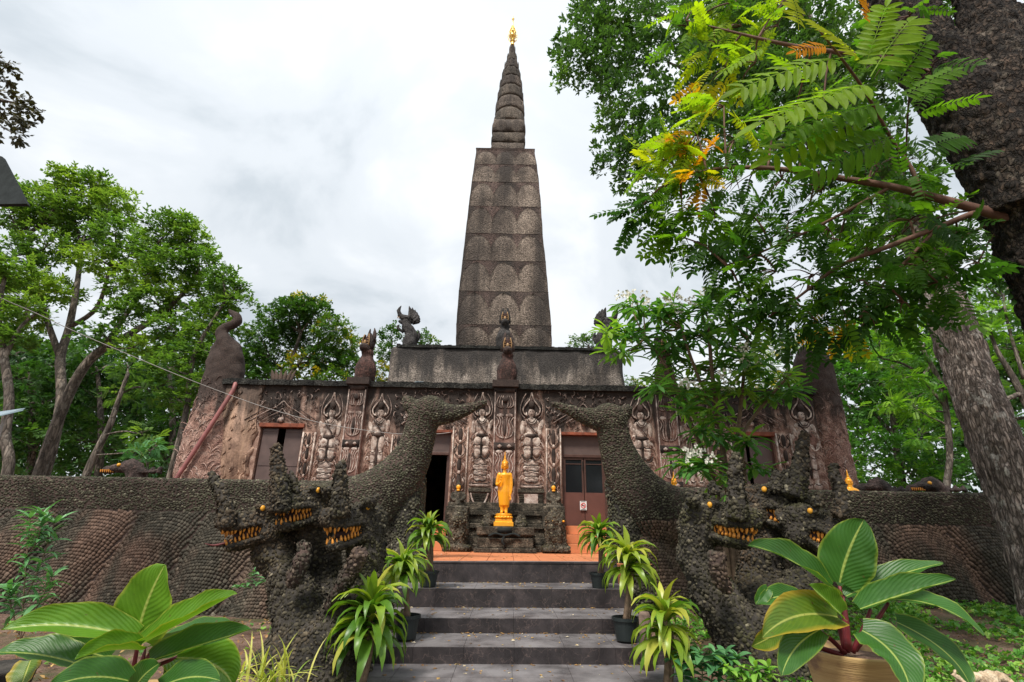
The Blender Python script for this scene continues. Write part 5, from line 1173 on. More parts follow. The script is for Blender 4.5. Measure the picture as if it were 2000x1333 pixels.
# round topped guardian steles and small guardian figures
def stele(px, yb, yt, hw, Y, label, gold=None):
    b = at(px, yb, Y); h = at(px, yt, Y).z - b.z; w = hw / pxm(px, yb, Y); t = empty('guardian_stele', (b.x, b.y, b.z), label, 'stele', 'round topped stone steles before the temple')
    mb = MB(); mb.box(b.x - w * 1.25, b.x + w * 1.25, b.y - .25, b.y + .28, b.z - .02, b.z + .1)
    mb.tube([b + Vector((0, 0, .05)), b + Vector((0, 0, h * .5)), b + Vector((0, 0, h * .78)), b + Vector((0, 0, h * .93)), b + Vector((0, 0, h))], [w, w * .98, w * .92, w * .6, w * .12], 16, smooth=4, fdir=(0, 1, 0), flat=.7)
    for s in (-1, 1): mb.tube([b + Vector((s * w * .5, -w * .55, h * .75)), b + Vector((s * w * .35, -w * .7, h * .45)), b + Vector((s * w * .3, -w * .65, .1))], [w * .2, w * .24, w * .2], 8, smooth=3)
    mb.ell(b + Vector((0, -w * .55, h * .72)), (w * .45, w * .3, h * .14)); me = remesh(mb, .03, 2, 'stele_body', .03, 7); bd = put(me, 'stele_body', M['plinth'], t)
    o = np.array(parent_offset(t)); p, q = area_sample(me, .06, .7, lambda p, q: q[:, 1] < .4); p = p - o; n = len(p)
    scatter_mesh('pebbles', PEB[1], p, frames(rng.normal(0, 1, (n, 3)), q), rng.uniform(.04, .06, n), rng.beta(2, 2.5, n), M['peb_naga'], t, 'stuff')
    if gold:
        for gx in gold: g = MB(); g.ell(b + Vector((gx * w * .8, -w * .72, h * .70)), (.028, .02, .022)); g.build('gilded_spot', M['gold'], t, smooth=True)
stele(893, 1075, 992, 20, 12.55, 'dark round topped stone stele at the foot of the open doorway')
stele(1085, 1077, 994, 21, 12.55, 'dark round topped stone stele with yellow spots beside the orange door steps', (-.4, .9))
stele(952, 1028, 1003, 9, 12.75, 'small dark stone stele on the altar left of the golden Buddha')
stele(1017, 1028, 1005, 9, 12.75, 'small dark stone stele on the altar right of the golden Buddha')
def guardian(px, yb, yt, Y, label):
    b = at(px, yb, Y); h = at(px, yt, Y).z - b.z; t = empty('guardian_figure', (b.x, b.y, b.z), label, 'statue', None); mb = MB()
    mb.box(b.x - h * .42, b.x + h * .42, b.y - .2, b.y + .3, b.z - .5, b.z + .03); mb.ell(b + Vector((0, 0, h * .12)), (h * .3, h * .26, h * .14)); mb.tube([b + Vector((0, 0, 0)), b + Vector((0, 0, h * .4)), b + Vector((0, 0, h * .62))], [h * .22, h * .17, h * .12], 10, smooth=3)
    for s in (-1, 1): mb.tube([b + Vector((s * h * .17, 0, h * .55)), b + Vector((s * h * .24, -h * .1, h * .35)), b + Vector((s * h * .1, -h * .24, h * .25))], [h * .07, h * .06, h * .05], 8, smooth=3)
    mb.ell(b + Vector((0, -h * .02, h * .74)), (h * .13, h * .13, h * .14)); mb.tube([b + Vector((0, 0, h * .82)), b + Vector((0, 0, h * 1.0))], [h * .1, h * .02], 8)
    me = remesh(mb, .02, 1, 'figure', .015, 9); put(me, 'figure', M['plinth'], t); g = MB(); g.ell(b + Vector((0, -h * .12, h * .73)), (h * .085, h * .04, h * .09)); g.ell(b + Vector((0, -h * .15, h * .62)), (h * .07, h * .03, h * .03)); g.build('gilded_face', M['gold'], t, smooth=True)
guardian(894, 992, 938, 13.0, 'dark seated guardian figure with gilded face beside the open doorway')
guardian(1081, 992, 940, 13.0, 'dark seated guardian figure with gilded face left of the glass door')
# no smoking sign on the right door
c = at(1139, 988, YF + .13); t = empty('door_sign', c, 'small white no smoking sign on the brown right door', 'sign'); t.location = (c.x, c.y - .02, c.z)
w = 6.5 / pxm(1139, 988, YF); h = w * 1.3
mb = MB(); mb.box(c.x - w, c.x + w, c.y - .03, c.y - .02, c.z - h, c.z + h); mb.build('sign_plate', M['white'], t)
mb = MB(); mb.tube([(c.x + w * .68 * math.cos(k * math.pi / 8), c.y - .034, c.z + w * .68 * math.sin(k * math.pi / 8)) for k in range(17)], .009, 5); mb.tube([(c.x - w * .48, c.y - .037, c.z + w * .48), (c.x + w * .48, c.y - .037, c.z - w * .48)], .008, 5); mb.build('ban_ring', M['red'], t)
mb = MB(); mb.box(c.x - w * .4, c.x + w * .4, c.y - .034, c.y - .031, c.z - .012, c.z + .012); mb.box(c.x - w * .7, c.x + w * .7, c.y - .034, c.y - .031, c.z + h * .80, c.z + h * .90); mb.box(c.x - w * .7, c.x + w * .7, c.y - .034, c.y - .031, c.z - h * .90, c.z - h * .80); mb.build('print', M['dark'], t)
# leaning drain pipe, overhead cable
P = [at(338, 945, 13.0), at(400, 850, 13.1), at(456, 762, 13.25), at(460, 750, 13.3), at(466, 746, 13.5)]
mb = MB(); mb.tube([at(300, 1010, 12.9)] + P, [.055] * 6, 10); tag(mb.build('drain_pipe', M['pipe'], None, True), 'faded red drain pipe leaning against the left corner pillar', 'pipe')
cb = [(-40, 560, 9), (0, 582, 9.4), (70, 612, 9.9), (140, 645, 10.3), (240, 688, 10.8), (340, 730, 11.3), (430, 765, 11.8), (520, 797, 12.2), (620, 825, 12.6), (700, 839, 12.9), (780, 848, 13.2), (850, 848, 13.3), (880, 845, 13.36)]
mb = MB(); mb.tube([at(a, b, c) for a, b, c in cb], .0085, 6, smooth=4); tag(mb.build('overhead_cable', M['cable'], None, True), 'thin pale cable sagging from the left trees to the open doorway', 'cable')
# solar lamps at the left edge on poles outside the frame
t = empty('street_lamp', at(-60, 400, 6.5), 'dark solar street lamp seen from below at the left edge', 'lamp'); A, B_, C_, D_ = at(-70, 290, 6.6), at(4, 306, 6.2), at(52, 398, 5.6), at(-60, 400, 5.9)
mb = MB(); n_ = (B_ - A).cross(D_ - A).normalized() * .05; mb.add([A, B_, C_, D_, A + n_, B_ + n_, C_ + n_, D_ + n_], [(0, 1, 2, 3), (7, 6, 5, 4), (0, 4, 5, 1), (1, 5, 6, 2), (2, 6, 7, 3), (3, 7, 4, 0)]); mb.build('solar_panel', M['metal'], t)
mb = MB(); q = at(-10, 352, 6.1); mb.tube([q, at(-4, 375, 6.1), at(0, 392, 6.1)], [.09, .12, .03], 10); mb.build('lamp_housing', M['metal'], t, smooth=True); mb = MB(); q2 = at(0, 345, 6.15); mb.box(q2.x - .07, q2.x + .05, q2.y - .05, q2.y + .05, q2.z - .03, q2.z + .03); mb.build('bracket', M['wood'], t)
q = at(-60, 370, 6.3); mb = MB(); mb.tube([(q.x, q.y, -.1), (q.x, q.y, q.z)], .05, 10); mb.tube([q, at(-8, 360, 6.15)], .03, 8); mb.build('pole', M['metal'], t)
t = empty('solar_light', at(6, 850, 8.8), 'small pale solar panel light on a thin stem above the left wall', 'lamp'); A, B_, C_, D_ = at(-12, 806, 8.9), at(50, 797, 8.6), at(46, 800, 8.4), at(-16, 815, 8.6)
mb = MB(); n_ = Vector((0, 0, -.02)); mb.add([A, B_, C_, D_, A + n_, B_ + n_, C_ + n_, D_ + n_], [(3, 2, 1, 0), (4, 5, 6, 7), (1, 5, 4, 0), (2, 6, 5, 1), (3, 7, 6, 2), (0, 4, 7, 3)]); mb.build('solar_panel', M['solar'], t)
mb = MB(); mb.tube([at(14, 808, 8.75), at(4, 832, 8.75), at(-6, 862, 8.75), at(-10, 1000, 8.75)], .022, 6); mb.build('stem', M['cable'], t)
q = at(-10, 1000, 8.75); mb = MB(); mb.tube([(q.x, q.y, -.1), (q.x, q.y, q.z)], .03, 8); mb.build('pole', M['cable'], t)
# small naga heads peeping over the walls behind
def low_naga(px, py, Y, flip, label, eye=True):
    c = at(px, py, Y); t = empty('naga_sculpture', (c.x, c.y, 0), label, 'sculpture'); s = 1 / pxm(px, py, Y); f = -1 if flip else 1; mb = MB()
    mb.ell(c, (24 * s, 16 * s, 9 * s)); mb.ell(c + Vector((f * -14 * s, 0, 6 * s)), (13 * s, 12 * s, 11 * s)); mb.ell(c + Vector((f * 24 * s, 0, -4 * s)), (12 * s, 10 * s, 8 * s))
    for k, (a, b) in enumerate(((-16, 20), (-24, 14), (-6, 16))): mb.tube([c + Vector((f * a * .6 * s, 0, 2 * s)), c + Vector((f * a * s, 0, b * .7 * s)), c + Vector((f * (a - 2) * s, 0, b * s))], [9 * s, 7 * s, 1.5 * s], 8, smooth=2)
    for k in range(4): mb.tube([c + Vector((f * (-30 - 14 * k) * s, 0, -8 * s)), c + Vector((f * (-34 - 14 * k) * s, 0, 4 * s))], [9 * s, 2 * s], 6)
    mb.tube([c + Vector((f * -10 * s, 2 * s, 0)), c + Vector((f * -30 * s, 4 * s, -20 * s)), Vector((c.x - f * 60 * s, c.y + .2, 0))], [16 * s, 18 * s, 26 * s], 10, smooth=4)
    me = remesh(mb, .035, 1, 'body', .03, 6); bd = put(me, 'body', M['statue_mix'], t)
    if eye: mb = MB(); mb.ell(c + Vector((f * -2 * s, -13 * s, 5 * s)), 3.5 * s); mb.build('eye', M['eye'], t, smooth=True)
    for k in range(7 if eye else 0):
        mb = MB(); mb.tube([c + Vector((f * (8 + 4 * k) * s, -9 * s, -4 * s)), c + Vector((f * (8 + 4 * k) * s, -10 * s, -9 * s))], [2 * s, .5 * s], 5); mb.build('tooth', M['tooth'], t)
low_naga(238, 915, 13.5, True, 'low naga head with orange teeth showing above the left wall under the trees')
low_naga(1805, 950, 13.0, True, 'low dark naga head showing above the far right wall')
low_naga(1700, 952, 12.2, True, 'low brown stone coil above the wall right of the golden bust', False)

# ================================================================== VEGETATION
def leaflet_frond(pairs, L, lw, ll, droop=.25, seed=0, rach=.006):
    """a pinnate leaf: thin rachis and paired leaflets, along +x, drooping"""
    r = random.Random(seed); V = []; F = []
    def pt(t): return Vector((t * L, 0, -droop * L * t * t))
    for k in range(6):
        p = pt(k / 5); V += [(p.x, -rach, p.z), (p.x, rach, p.z)]
    for k in range(5): F.append((2 * k, 2 * k + 2, 2 * k + 3, 2 * k + 1))
    def leaf(base, d, ln, w, dip):
        d = d.normalized(); s = Vector((-d.y, d.x, 0)); b = len(V)
        up = Vector((r.uniform(-.25, .25), 0, 0))
        for a, ww in ((0, 0), (.18, .34), (.5, .5), (.82, .33), (1, 0)):
            c = base + d * ln * a + Vector((0, 0, -dip * a * a)) + up * a * a * ln * .4
            if ww == 0: V.append(tuple(c))
            else: V.append(tuple(c + s * w * ww + Vector((0, 0, .12 * w)))); V.append(tuple(c)); V.append(tuple(c - s * w * ww + Vector((0, 0, .12 * w))))
        F.extend([(b, b + 2, b + 1), (b, b + 3, b + 2)])
        for j in (1, 4): F.extend([(b + j, b + j + 1, b + j + 4, b + j + 3), (b + j + 1, b + j + 2, b + j + 5, b + j + 4)])
        F.extend([(b + 7, b + 8, b + 10), (b + 8, b + 9, b + 10)])
    for k in range(pairs):
        t = .18 + .80 * k / (pairs - 1); p = pt(t); sz = (1 - .35 * abs(t - .5)) * r.uniform(.88, 1.08)
        for s in (-1, 1):
            leaf(p, Vector((.42 + r.uniform(-.08, .08), s, -.15 + r.uniform(-.12, .12))), ll * sz, lw * sz, ll * .15)
    leaf(pt(1), Vector((1, 0, -.3)), ll * .9, lw, ll * .1)
    return V, F
def cheap_spray(n, L, lw, seed=0, flat=.5):
    """a twig end: n folded leaves spread around it, two triangles each"""
    r = random.Random(seed); V = []; F = []
    for k in range(n):
        t = r.random(); a = r.uniform(-2.4, 2.4); base = Vector((t * L * .8, 0, 0)); d = Vector((math.cos(a) * .7 + .4, math.sin(a), r.uniform(-flat, flat))).normalized(); s = d.cross(Vector((r.uniform(-.4, .4), r.uniform(-.4, .4), 1))).normalized()
        ln = L * r.uniform(.35, .6); b = len(V); V += [tuple(base), tuple(base + d * ln * .5 + s * lw * .5), tuple(base + d * ln), tuple(base + d * ln * .5 - s * lw * .5)]
        F += [(b, b + 1, b + 2, b + 3)]
    return V, F
def feather(pairs, L, w, seed=0):
    """fine feathery leaf for background trees: one quad per leaflet"""
    r = random.Random(seed); V = []; F = []
    for k in range(pairs):
        t = (k + .5) / pairs; ln = w * (1 - .6 * abs(t - .45)) * r.uniform(.85, 1.1)
        for s in (-1, 1):
            p = Vector((t * L, 0, -.2 * L * t * t)); b = len(V); hw = L / pairs * .55
            q = p + Vector((ln * .35, s * ln, -.1 * ln)); m = (p + q) / 2; V += [tuple(p), tuple(m + Vector((hw, 0, 0))), tuple(q), tuple(m - Vector((hw, 0, 0)))]; F.append((b, b + 1, b + 2, b + 3))
    return V, F
def strap(n, L, w, up, droop, seed=0, fold=.25, twist=0.0, wave=.0):
    """an arching strap leaf along +x"""
    V = []; F = []; p = Vector((0, 0, 0)); a = up; st = L / n
    for i in range(n + 1):
        t = i / n; ww = w * (math.sin(math.pi * min(1, (t * .93 + .07)) ** .8) ** .8) * .5 if t < 1 else 0.001
        o = Vector((0, 0, ww * fold * 2)); tw = twist * t; s = Vector((0, math.cos(tw), math.sin(tw)))
        wv = wave * w * math.sin(t * 11)
        V += [tuple(p + s * ww + o + Vector((0, 0, wv))), tuple(p), tuple(p - s * ww + o - Vector((0, 0, wv)))]
        a -= droop / n * (0.5 + t); p = p + Vector((math.cos(a) * st, 0, math.sin(a) * st))
    for i in range(n):
        b = 3 * i; F += [(b, b + 3, b + 4, b + 1), (b + 1, b + 4, b + 5, b + 2)]
    return V, F
def rand_dirs(n, zmin=-1, zmax=1):
    z = rng.uniform(zmin, zmax, n); a = rng.uniform(0, 2 * math.pi, n); r = np.sqrt(np.maximum(0, 1 - z * z)); return np.stack([r * np.cos(a), r * np.sin(a), z], 1)
def clump_points(c, r, n, squash=.7, shell=.35, layers=0):
    """points through an uneven blob: more near the outside, none in a few random bites"""
    d = rand_dirs(n); rad = (shell + (1 - shell) * rng.random(n)) ** .6
    bump = np.array([mnoise.noise(Vector(q) * 1.7 + Vector(tuple(c))) for q in d]); p = d * (rad * r * (1 + .55 * bump))[:, None]; p[:, 2] *= squash
    k = np.array([mnoise.noise(Vector(q) * (2.2 / r) + Vector(tuple(c)) * 1.3) for q in p]) > -.28
    p = p[k]; d = d[k]
    if layers: lz = r * squash * 2 / layers; p[:, 2] = np.round(p[:, 2] / lz) * lz + rng.normal(0, lz * .13, len(p))
    return p + np.array(tuple(c)), d
def tree(label, name, cat, trunks, clumps, tm, scale, dens, leaf, barkm=None, tintr=(.2, .8), group=None, squash=.65, layers=0, twig=.012, flat=.5, src=None, upk=1.2, trunk_n=8):
    """trunks: pixel paths [(px,py,r_px,Y)..]; clumps: (px,py,r_px,Y)"""
    b = at(*trunks[0][0][:2], trunks[0][0][3]); root = empty(name, (b.x, b.y, min(b.z, gh(b.x, b.y))), label, cat, group)
    mb = MB(); ends = []
    for tr in trunks:
        P = [at(px, py, Y) for px, py, r, Y in tr]; Rr = [.8 * r / pxm(px, py, Y) for px, py, r, Y in tr]
        if tr is trunks[0] or P[0].z < 2.5 and tr[0][1] > 880: P = [Vector((P[0].x, P[0].y, -.2))] + P if P[0].z > .3 else P; Rr = [Rr[0] * 1.2] + Rr if len(P) > len(Rr) else Rr
        Ps = spline(P, 5); mb.tube(Ps, lerps(Rr, 5), trunk_n); ends += [(q, r) for q, r in zip(Ps[len(Ps) // 3:], lerps(Rr, 5)[len(Ps) // 3:])]
    pos = []; dr = []; tt = []
    for px, py, rp, Y in clumps:
        Yj = Y + random.uniform(-.12, .12) * (rp / pxm(px, py, Y)) * 4
        c = at(px, py, Yj); r = rp / pxm(px, py, Yj); cand = [e for e in ends if e[0].z < c.z + r * .3] or ends
        e, er = min(cand, key=lambda q: (q[0] - c).length + random.uniform(0, r * .4)); mid = e.lerp(c, .5) + Vector((random.uniform(-.2, .2) * r, random.uniform(-.2, .2) * r, random.uniform(-.1, .25) * r))
        if (e - c).length > .3: mb.tube([e, mid, c], [min(er * .75, r * .07), r * .045, r * .022], 6, smooth=4)
        for k in range(5):
            q = c + Vector((random.uniform(-1, 1), random.uniform(-1, 1), random.uniform(-.4, .8))) * r * .8; mb.tube([c.lerp(mid, random.uniform(0, .6)), c.lerp(q, .5) + Vector((0, 0, r * .08)), q], [r * .022, r * .014, r * .005], 5, smooth=2)
        n = int(dens * (r / scale) ** 2); p, d = clump_points(c, r, n, squash, .3, layers); pos.append(p); dr.append(d)
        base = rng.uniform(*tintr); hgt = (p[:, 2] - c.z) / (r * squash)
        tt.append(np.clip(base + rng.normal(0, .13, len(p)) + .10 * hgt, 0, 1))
    mb.build('trunk', barkm or M['bark_bg'], root, True)
    p = np.concatenate(pos); d = np.concatenate(dr); tt = np.concatenate(tt); n = len(p)
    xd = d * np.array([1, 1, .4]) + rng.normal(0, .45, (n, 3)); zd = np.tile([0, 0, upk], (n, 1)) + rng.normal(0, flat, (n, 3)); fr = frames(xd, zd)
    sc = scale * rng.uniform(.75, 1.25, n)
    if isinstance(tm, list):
        w = rng.integers(0, len(tm), n)
        # join the variants into a single crown mesh
        Vs = []; Ls = []; tot = []; T_ = []; off = 0
        for i, t_ in enumerate(tm):
            s = w == i; tv = np.array(t_[0]); k = len(tv); V = np.einsum('nij,nkj->nki', fr[s], tv[None] * sc[s][:, None, None]) + p[s][:, None, :]; V = V.reshape(-1, 3)
            lens = np.array([len(f) for f in t_[1]]); flt_ = np.concatenate([np.array(f) for f in t_[1]]); m = s.sum()
            Ls.append((flt_[None] + (np.arange(m) * k)[:, None]).ravel() + off); tot.append(np.tile(lens, m)); T_.append(np.repeat(tt[s], k)); Vs.append(V); off += len(V)
        V = np.concatenate(Vs) + np.array(parent_offset(root)); L = np.concatenate(Ls); tot = np.concatenate(tot); T_ = np.concatenate(T_)
        me = bpy.data.meshes.new('crown'); me.vertices.add(len(V)); me.vertices.foreach_set('co', V.ravel()); me.loops.add(len(L)); me.loops.foreach_set('vertex_index', L.astype(np.int32))
        me.polygons.add(len(tot)); me.polygons.foreach_set('loop_start', np.concatenate([[0], np.cumsum(tot)[:-1]]).astype(np.int32)); me.materials.append(leaf)
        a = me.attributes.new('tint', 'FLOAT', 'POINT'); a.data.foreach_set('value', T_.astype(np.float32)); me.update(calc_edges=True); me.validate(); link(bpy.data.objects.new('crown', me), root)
    return root
FE = [feather(7, 1.0, .42, i) for i in range(3)]
SP = [cheap_spray(9, 1.0, .26, i) for i in range(4)]
SPL = [cheap_spray(10, 1.0, .24, 120 + i, .35) for i in range(4)]
SPB = [cheap_spray(8, 1.0, .36, i, .8) for i in range(4)]
# ---- left woodland
tree('tall airy tree with forked pale trunk and feathery leaves at the far left', 'tree', 'tree',
     [[(85, 930, 13, 20), (105, 860, 12, 20), (120, 780, 11, 20), (118, 700, 10, 20.2), (135, 640, 8, 20.4), (150, 560, 6, 20.6), (160, 480, 4, 20.8)], [(118, 700, 8, 20.2), (90, 620, 6, 20), (60, 520, 4, 20), (40, 460, 2.5, 20)], [(135, 640, 6, 20.4), (190, 600, 5, 20.2), (215, 520, 3, 20)]],
     [(165, 375, 52, 21), (110, 410, 55, 20.5), (215, 400, 48, 20.5), (60, 395, 50, 20), (20, 420, 45, 20), (150, 440, 58, 20.8), (225, 455, 48, 20.2), (95, 480, 48, 20), (30, 500, 50, 19.5), (185, 510, 44, 20), (255, 500, 40, 20), (15, 570, 50, 19.5), (80, 560, 42, 19.5), (40, 620, 45, 19.5), (120, 570, 36, 21), (235, 560, 36, 20), (20, 370, 34, 20), (130, 345, 26, 20.5), (190, 350, 24, 20.5)],
     SPL, .30, 30, M['leaf_left'], tintr=(.3, .85), squash=.55, flat=.35, layers=5)
tree('broad feathery tree whose pale trunk leans right, beside the left corner pillar', 'tree', 'tree',
     [[(75, 930, 13, 19), (110, 830, 12, 19), (150, 740, 11, 19), (190, 690, 10, 19), (250, 655, 8, 19), (320, 610, 6, 19), (370, 560, 4, 19)], [(190, 690, 7, 19), (230, 640, 5, 19.2), (280, 560, 4, 19.4), (300, 500, 3, 19.5)], [(250, 655, 6, 19), (330, 660, 5, 19), (400, 640, 3, 19)]],
     [(335, 450, 44, 19.5), (375, 470, 42, 19.5), (300, 480, 42, 19.5), (390, 515, 42, 19), (335, 520, 46, 19), (280, 540, 42, 19), (300, 590, 44, 18.8), (360, 580, 40, 18.8), (410, 565, 34, 19), (245, 610, 38, 19), (200, 655, 34, 18.5), (330, 640, 40, 18.5), (400, 620, 36, 19), (270, 680, 38, 18.5), (355, 435, 26, 19.5)],
     SPL, .29, 30, M['leaf_left'], tintr=(.2, .75), squash=.55, flat=.35, layers=4)
tree('slim dark trunked tree with light crown just left of the corner pillar', 'tree', 'tree',
     [[(330, 940, 8, 17.5), (350, 860, 7, 17.5), (366, 790, 6.5, 17.5), (372, 720, 6, 17.5), (390, 670, 5, 17.5), (420, 620, 3.5, 17.5), (445, 580, 2.5, 17.5)], [(372, 720, 4, 17.5), (340, 690, 3, 17.5), (310, 700, 2, 17.5)]],
     [(440, 560, 34, 18), (465, 590, 28, 18), (425, 600, 34, 18), (400, 650, 38, 17.8), (455, 640, 26, 18), (365, 690, 38, 17.6), (415, 690, 32, 17.8), (330, 720, 40, 17.4), (385, 750, 34, 17.6), (350, 780, 34, 17.6), (470, 560, 16, 18), (435, 535, 20, 18)],
     SPL, .26, 28, M['leaf_left'], tintr=(.15, .6), squash=.55, flat=.35, layers=4)
tree('crooked brown trunked tree at the extreme left edge', 'tree', 'tree',
     [[(14, 930, 12, 16), (10, 850, 11, 16), (18, 780, 10, 16), (8, 700, 9, 16), (-5, 620, 7, 16), (10, 540, 4, 16)], [(8, 700, 6, 16), (40, 640, 4, 16), (75, 610, 2.5, 16)]],
     [(-20, 540, 50, 16), (20, 530, 40, 16), (50, 600, 34, 16), (-10, 640, 44, 16), (30, 660, 34, 16.2)], SPL, .27, 28, M['leaf_left'], tintr=(.3, .7), squash=.55, flat=.35, layers=4)
tree('leaning grey trunk in the undergrowth behind the left wall', 'tree', 'tree', [[(165, 940, 9, 16.5), (190, 880, 8, 16.5), (215, 830, 7, 16.5), (232, 780, 5, 16.5), (250, 730, 4, 16.5)]],
     [(250, 720, 34, 17), (225, 770, 28, 17), (290, 760, 34, 17), (280, 850, 30, 16), (300, 880, 26, 15.5)], FE, .28, 15, M['leaf_left'], tintr=(.2, .55), squash=.6, flat=.35)
for i, (cl, lab) in enumerate((
    ([(30, 740, 62, 25), (90, 790, 62, 25), (20, 840, 66, 24), (70, 880, 60, 24), (120, 720, 52, 25), (10, 690, 50, 25)], 'dark broadleaf tree filling the far left behind the pale trunks'),
    ([(160, 740, 60, 26), (200, 800, 60, 26), (150, 860, 66, 25), (215, 880, 58, 25), (230, 720, 50, 27), (190, 690, 40, 27)], 'dark broadleaf tree behind the leaning trunk left of centre wall'),
    ([(290, 770, 58, 26), (340, 820, 58, 26), (290, 880, 60, 25), (350, 890, 54, 25), (385, 770, 48, 26), (330, 720, 46, 27)], 'dark broadleaf tree behind the drain pipe and corner pillar'))):
    x = sum(c[0] for c in cl) / len(cl); tree(lab, 'tree', 'tree', [[(x, 935, 9, 25), (x + 6, 820, 7, 25), (x, 730, 4, 25.5)]], cl, SP, .48, 17, M['leaf_dense'], tintr=(.15, .7), squash=.85, group=None, flat=.7)
tree('pale green feathery bush behind the left wall', 'bush', 'bush', [[(285, 940, 3, 14.5), (285, 900, 2, 14.5)]], [(275, 885, 24, 14.5), (305, 870, 22, 14.5), (290, 905, 22, 14.4), (255, 900, 16, 14.4)], FE, .22, 15, M['leaf_blue'], tintr=(.4, .8), squash=.6)
# low undergrowth far behind, one uncountable mass
def thicket(name, label, spots, tm, scale, dens, mat, tintr=(.1, .5)):
    pos = []; dd = []; tt = []
    for px, py, rp, Y in spots:
        c = at(px, py, Y); r = rp / pxm(px, py, Y); p, d = clump_points(c, r, int(dens * (r / scale) ** 2), .9); pos.append(p); dd.append(d); tt.append(np.clip(rng.uniform(*tintr) + rng.normal(0, .12, len(p)), 0, 1))
    p = np.concatenate(pos); d = np.concatenate(dd); n = len(p); fr = frames(d + rng.normal(0, .5, (n, 3)), rng.normal(0, .7, (n, 3)) + [0, 0, .8])
    o = scatter_mesh(name, tm, p, fr, scale * rng.uniform(.7, 1.3, n), np.concatenate(tt), mat, None, 'stuff'); o['label'] = label; return o
sp = [(random.uniform(-60, 420), random.uniform(690, 940), random.uniform(45, 75), 34) for _ in range(46)] + [(random.uniform(1600, 2080), random.uniform(640, 960), random.uniform(45, 75), 34) for _ in range(46)]
thicket('far_woods', 'dark mass of far woods behind the trees', sp, SPB[0], .75, 10, M['leaf_dense'], (0, .45))
# ---- round tree in the middle left, its neighbour, tree tops beside the tower
tree('round dense tree with yellow flowering tips between corner pillar and tower', 'tree', 'tree',
     [[(556, 800, 7, 26), (566, 740, 6, 26), (572, 700, 5, 26), (588, 650, 3, 26)], [(566, 735, 4, 26), (600, 690, 3, 26), (640, 660, 2, 26)], [(566, 740, 3, 26), (530, 700, 2, 26)]],
     [(575, 610, 36, 26), (535, 625, 34, 26), (615, 612, 36, 26), (650, 640, 34, 26), (510, 660, 34, 26), (560, 655, 32, 27.5), (605, 665, 34, 27.5), (672, 675, 30, 26), (495, 700, 34, 25.5), (540, 700, 28, 27.5), (640, 700, 36, 26), (590, 720, 38, 27), (520, 740, 38, 26), (680, 715, 28, 26), (655, 745, 36, 26), (480, 735, 26, 26), (585, 590, 18, 26), (470, 700, 18, 26), (560, 595, 16, 26), (625, 592, 14, 26)],
     SP, .34, 32, M['leaf_mid'], tintr=(.15, .95), squash=.7, flat=.6)
tree('slender open tree behind the left end of the upper tier', 'tree', 'tree', [[(772, 800, 4, 27), (768, 730, 3, 27), (765, 680, 2, 27)], [(770, 740, 2.5, 27), (745, 700, 1.5, 27)], [(772, 760, 2.5, 27), (820, 690, 1.5, 27)]],
     [(762, 655, 18, 27), (748, 685, 20, 27), (740, 720, 22, 27), (770, 640, 10, 27), (822, 662, 17, 27), (845, 668, 12, 27), (800, 658, 14, 27), (735, 745, 20, 27), (775, 700, 18, 27), (830, 652, 8, 27)], SP, .27, 24, M['leaf_mid'], tintr=(.3, .9), squash=.7)
tree('tree top showing just right of the tower base', 'tree', 'tree', [[(1150, 760, 4, 28), (1152, 700, 2.5, 28), (1150, 675, 2, 28)]], [(1132, 666, 16, 28), (1158, 664, 15, 28), (1178, 674, 13, 28), (1120, 676, 11, 28), (1145, 658, 8, 28)], SP, .27, 18, M['leaf_mid'], tintr=(.3, .7), squash=.7)
tree('small pale tree top right of the upper tier', 'tree', 'tree', [[(1235, 800, 4, 28), (1238, 765, 2.5, 28)]], [(1232, 745, 13, 28), (1246, 752, 12, 28), (1225, 758, 12, 28), (1270, 760, 10, 28)], SP, .27, 18, M['leaf_mid'], tintr=(.5, .9), squash=.7)
tree('airy pale tree behind the right end of the temple roof', 'tree', 'tree', [[(1530, 860, 6, 27), (1535, 760, 4, 27), (1540, 700, 3, 27)]], [(1510, 680, 26, 27), (1545, 690, 26, 27), (1500, 715, 24, 27), (1535, 735, 28, 27), (1480, 745, 22, 27), (1520, 655, 18, 27), (1560, 660, 18, 27), (1500, 760, 24, 27)], FE, .30, 20, M['leaf_mid'], tintr=(.5, .95), squash=.6)
# ---- right woodland
tree('dark green tree with pale bent branches behind the right corner pillar', 'tree', 'tree', [[(1770, 990, 10, 21), (1755, 900, 9, 21), (1740, 800, 7, 21), (1700, 700, 5, 21)], [(1755, 860, 5, 21), (1690, 790, 4, 21), (1650, 760, 2.5, 21)], [(1745, 820, 5, 21), (1800, 740, 4, 21), (1830, 690, 2.5, 21)]],
     [(1655, 700, 42, 21.5), (1700, 685, 42, 21.5), (1640, 740, 40, 21), (1690, 750, 44, 21), (1745, 720, 42, 21), (1660, 800, 44, 21), (1720, 810, 46, 21), (1680, 860, 44, 20.5), (1740, 880, 48, 20.5), (1800, 850, 46, 20.5), (1790, 780, 46, 20.5), (1700, 920, 40, 20), (1780, 930, 44, 20), (1850, 900, 46, 20), (1850, 830, 40, 20.5), (1830, 950, 36, 19.5), (1620, 690, 26, 21.5), (1650, 940, 34, 20)],
     SP, .30, 18, M['leaf_right'], tintr=(.05, .6), squash=.75, flat=.6)
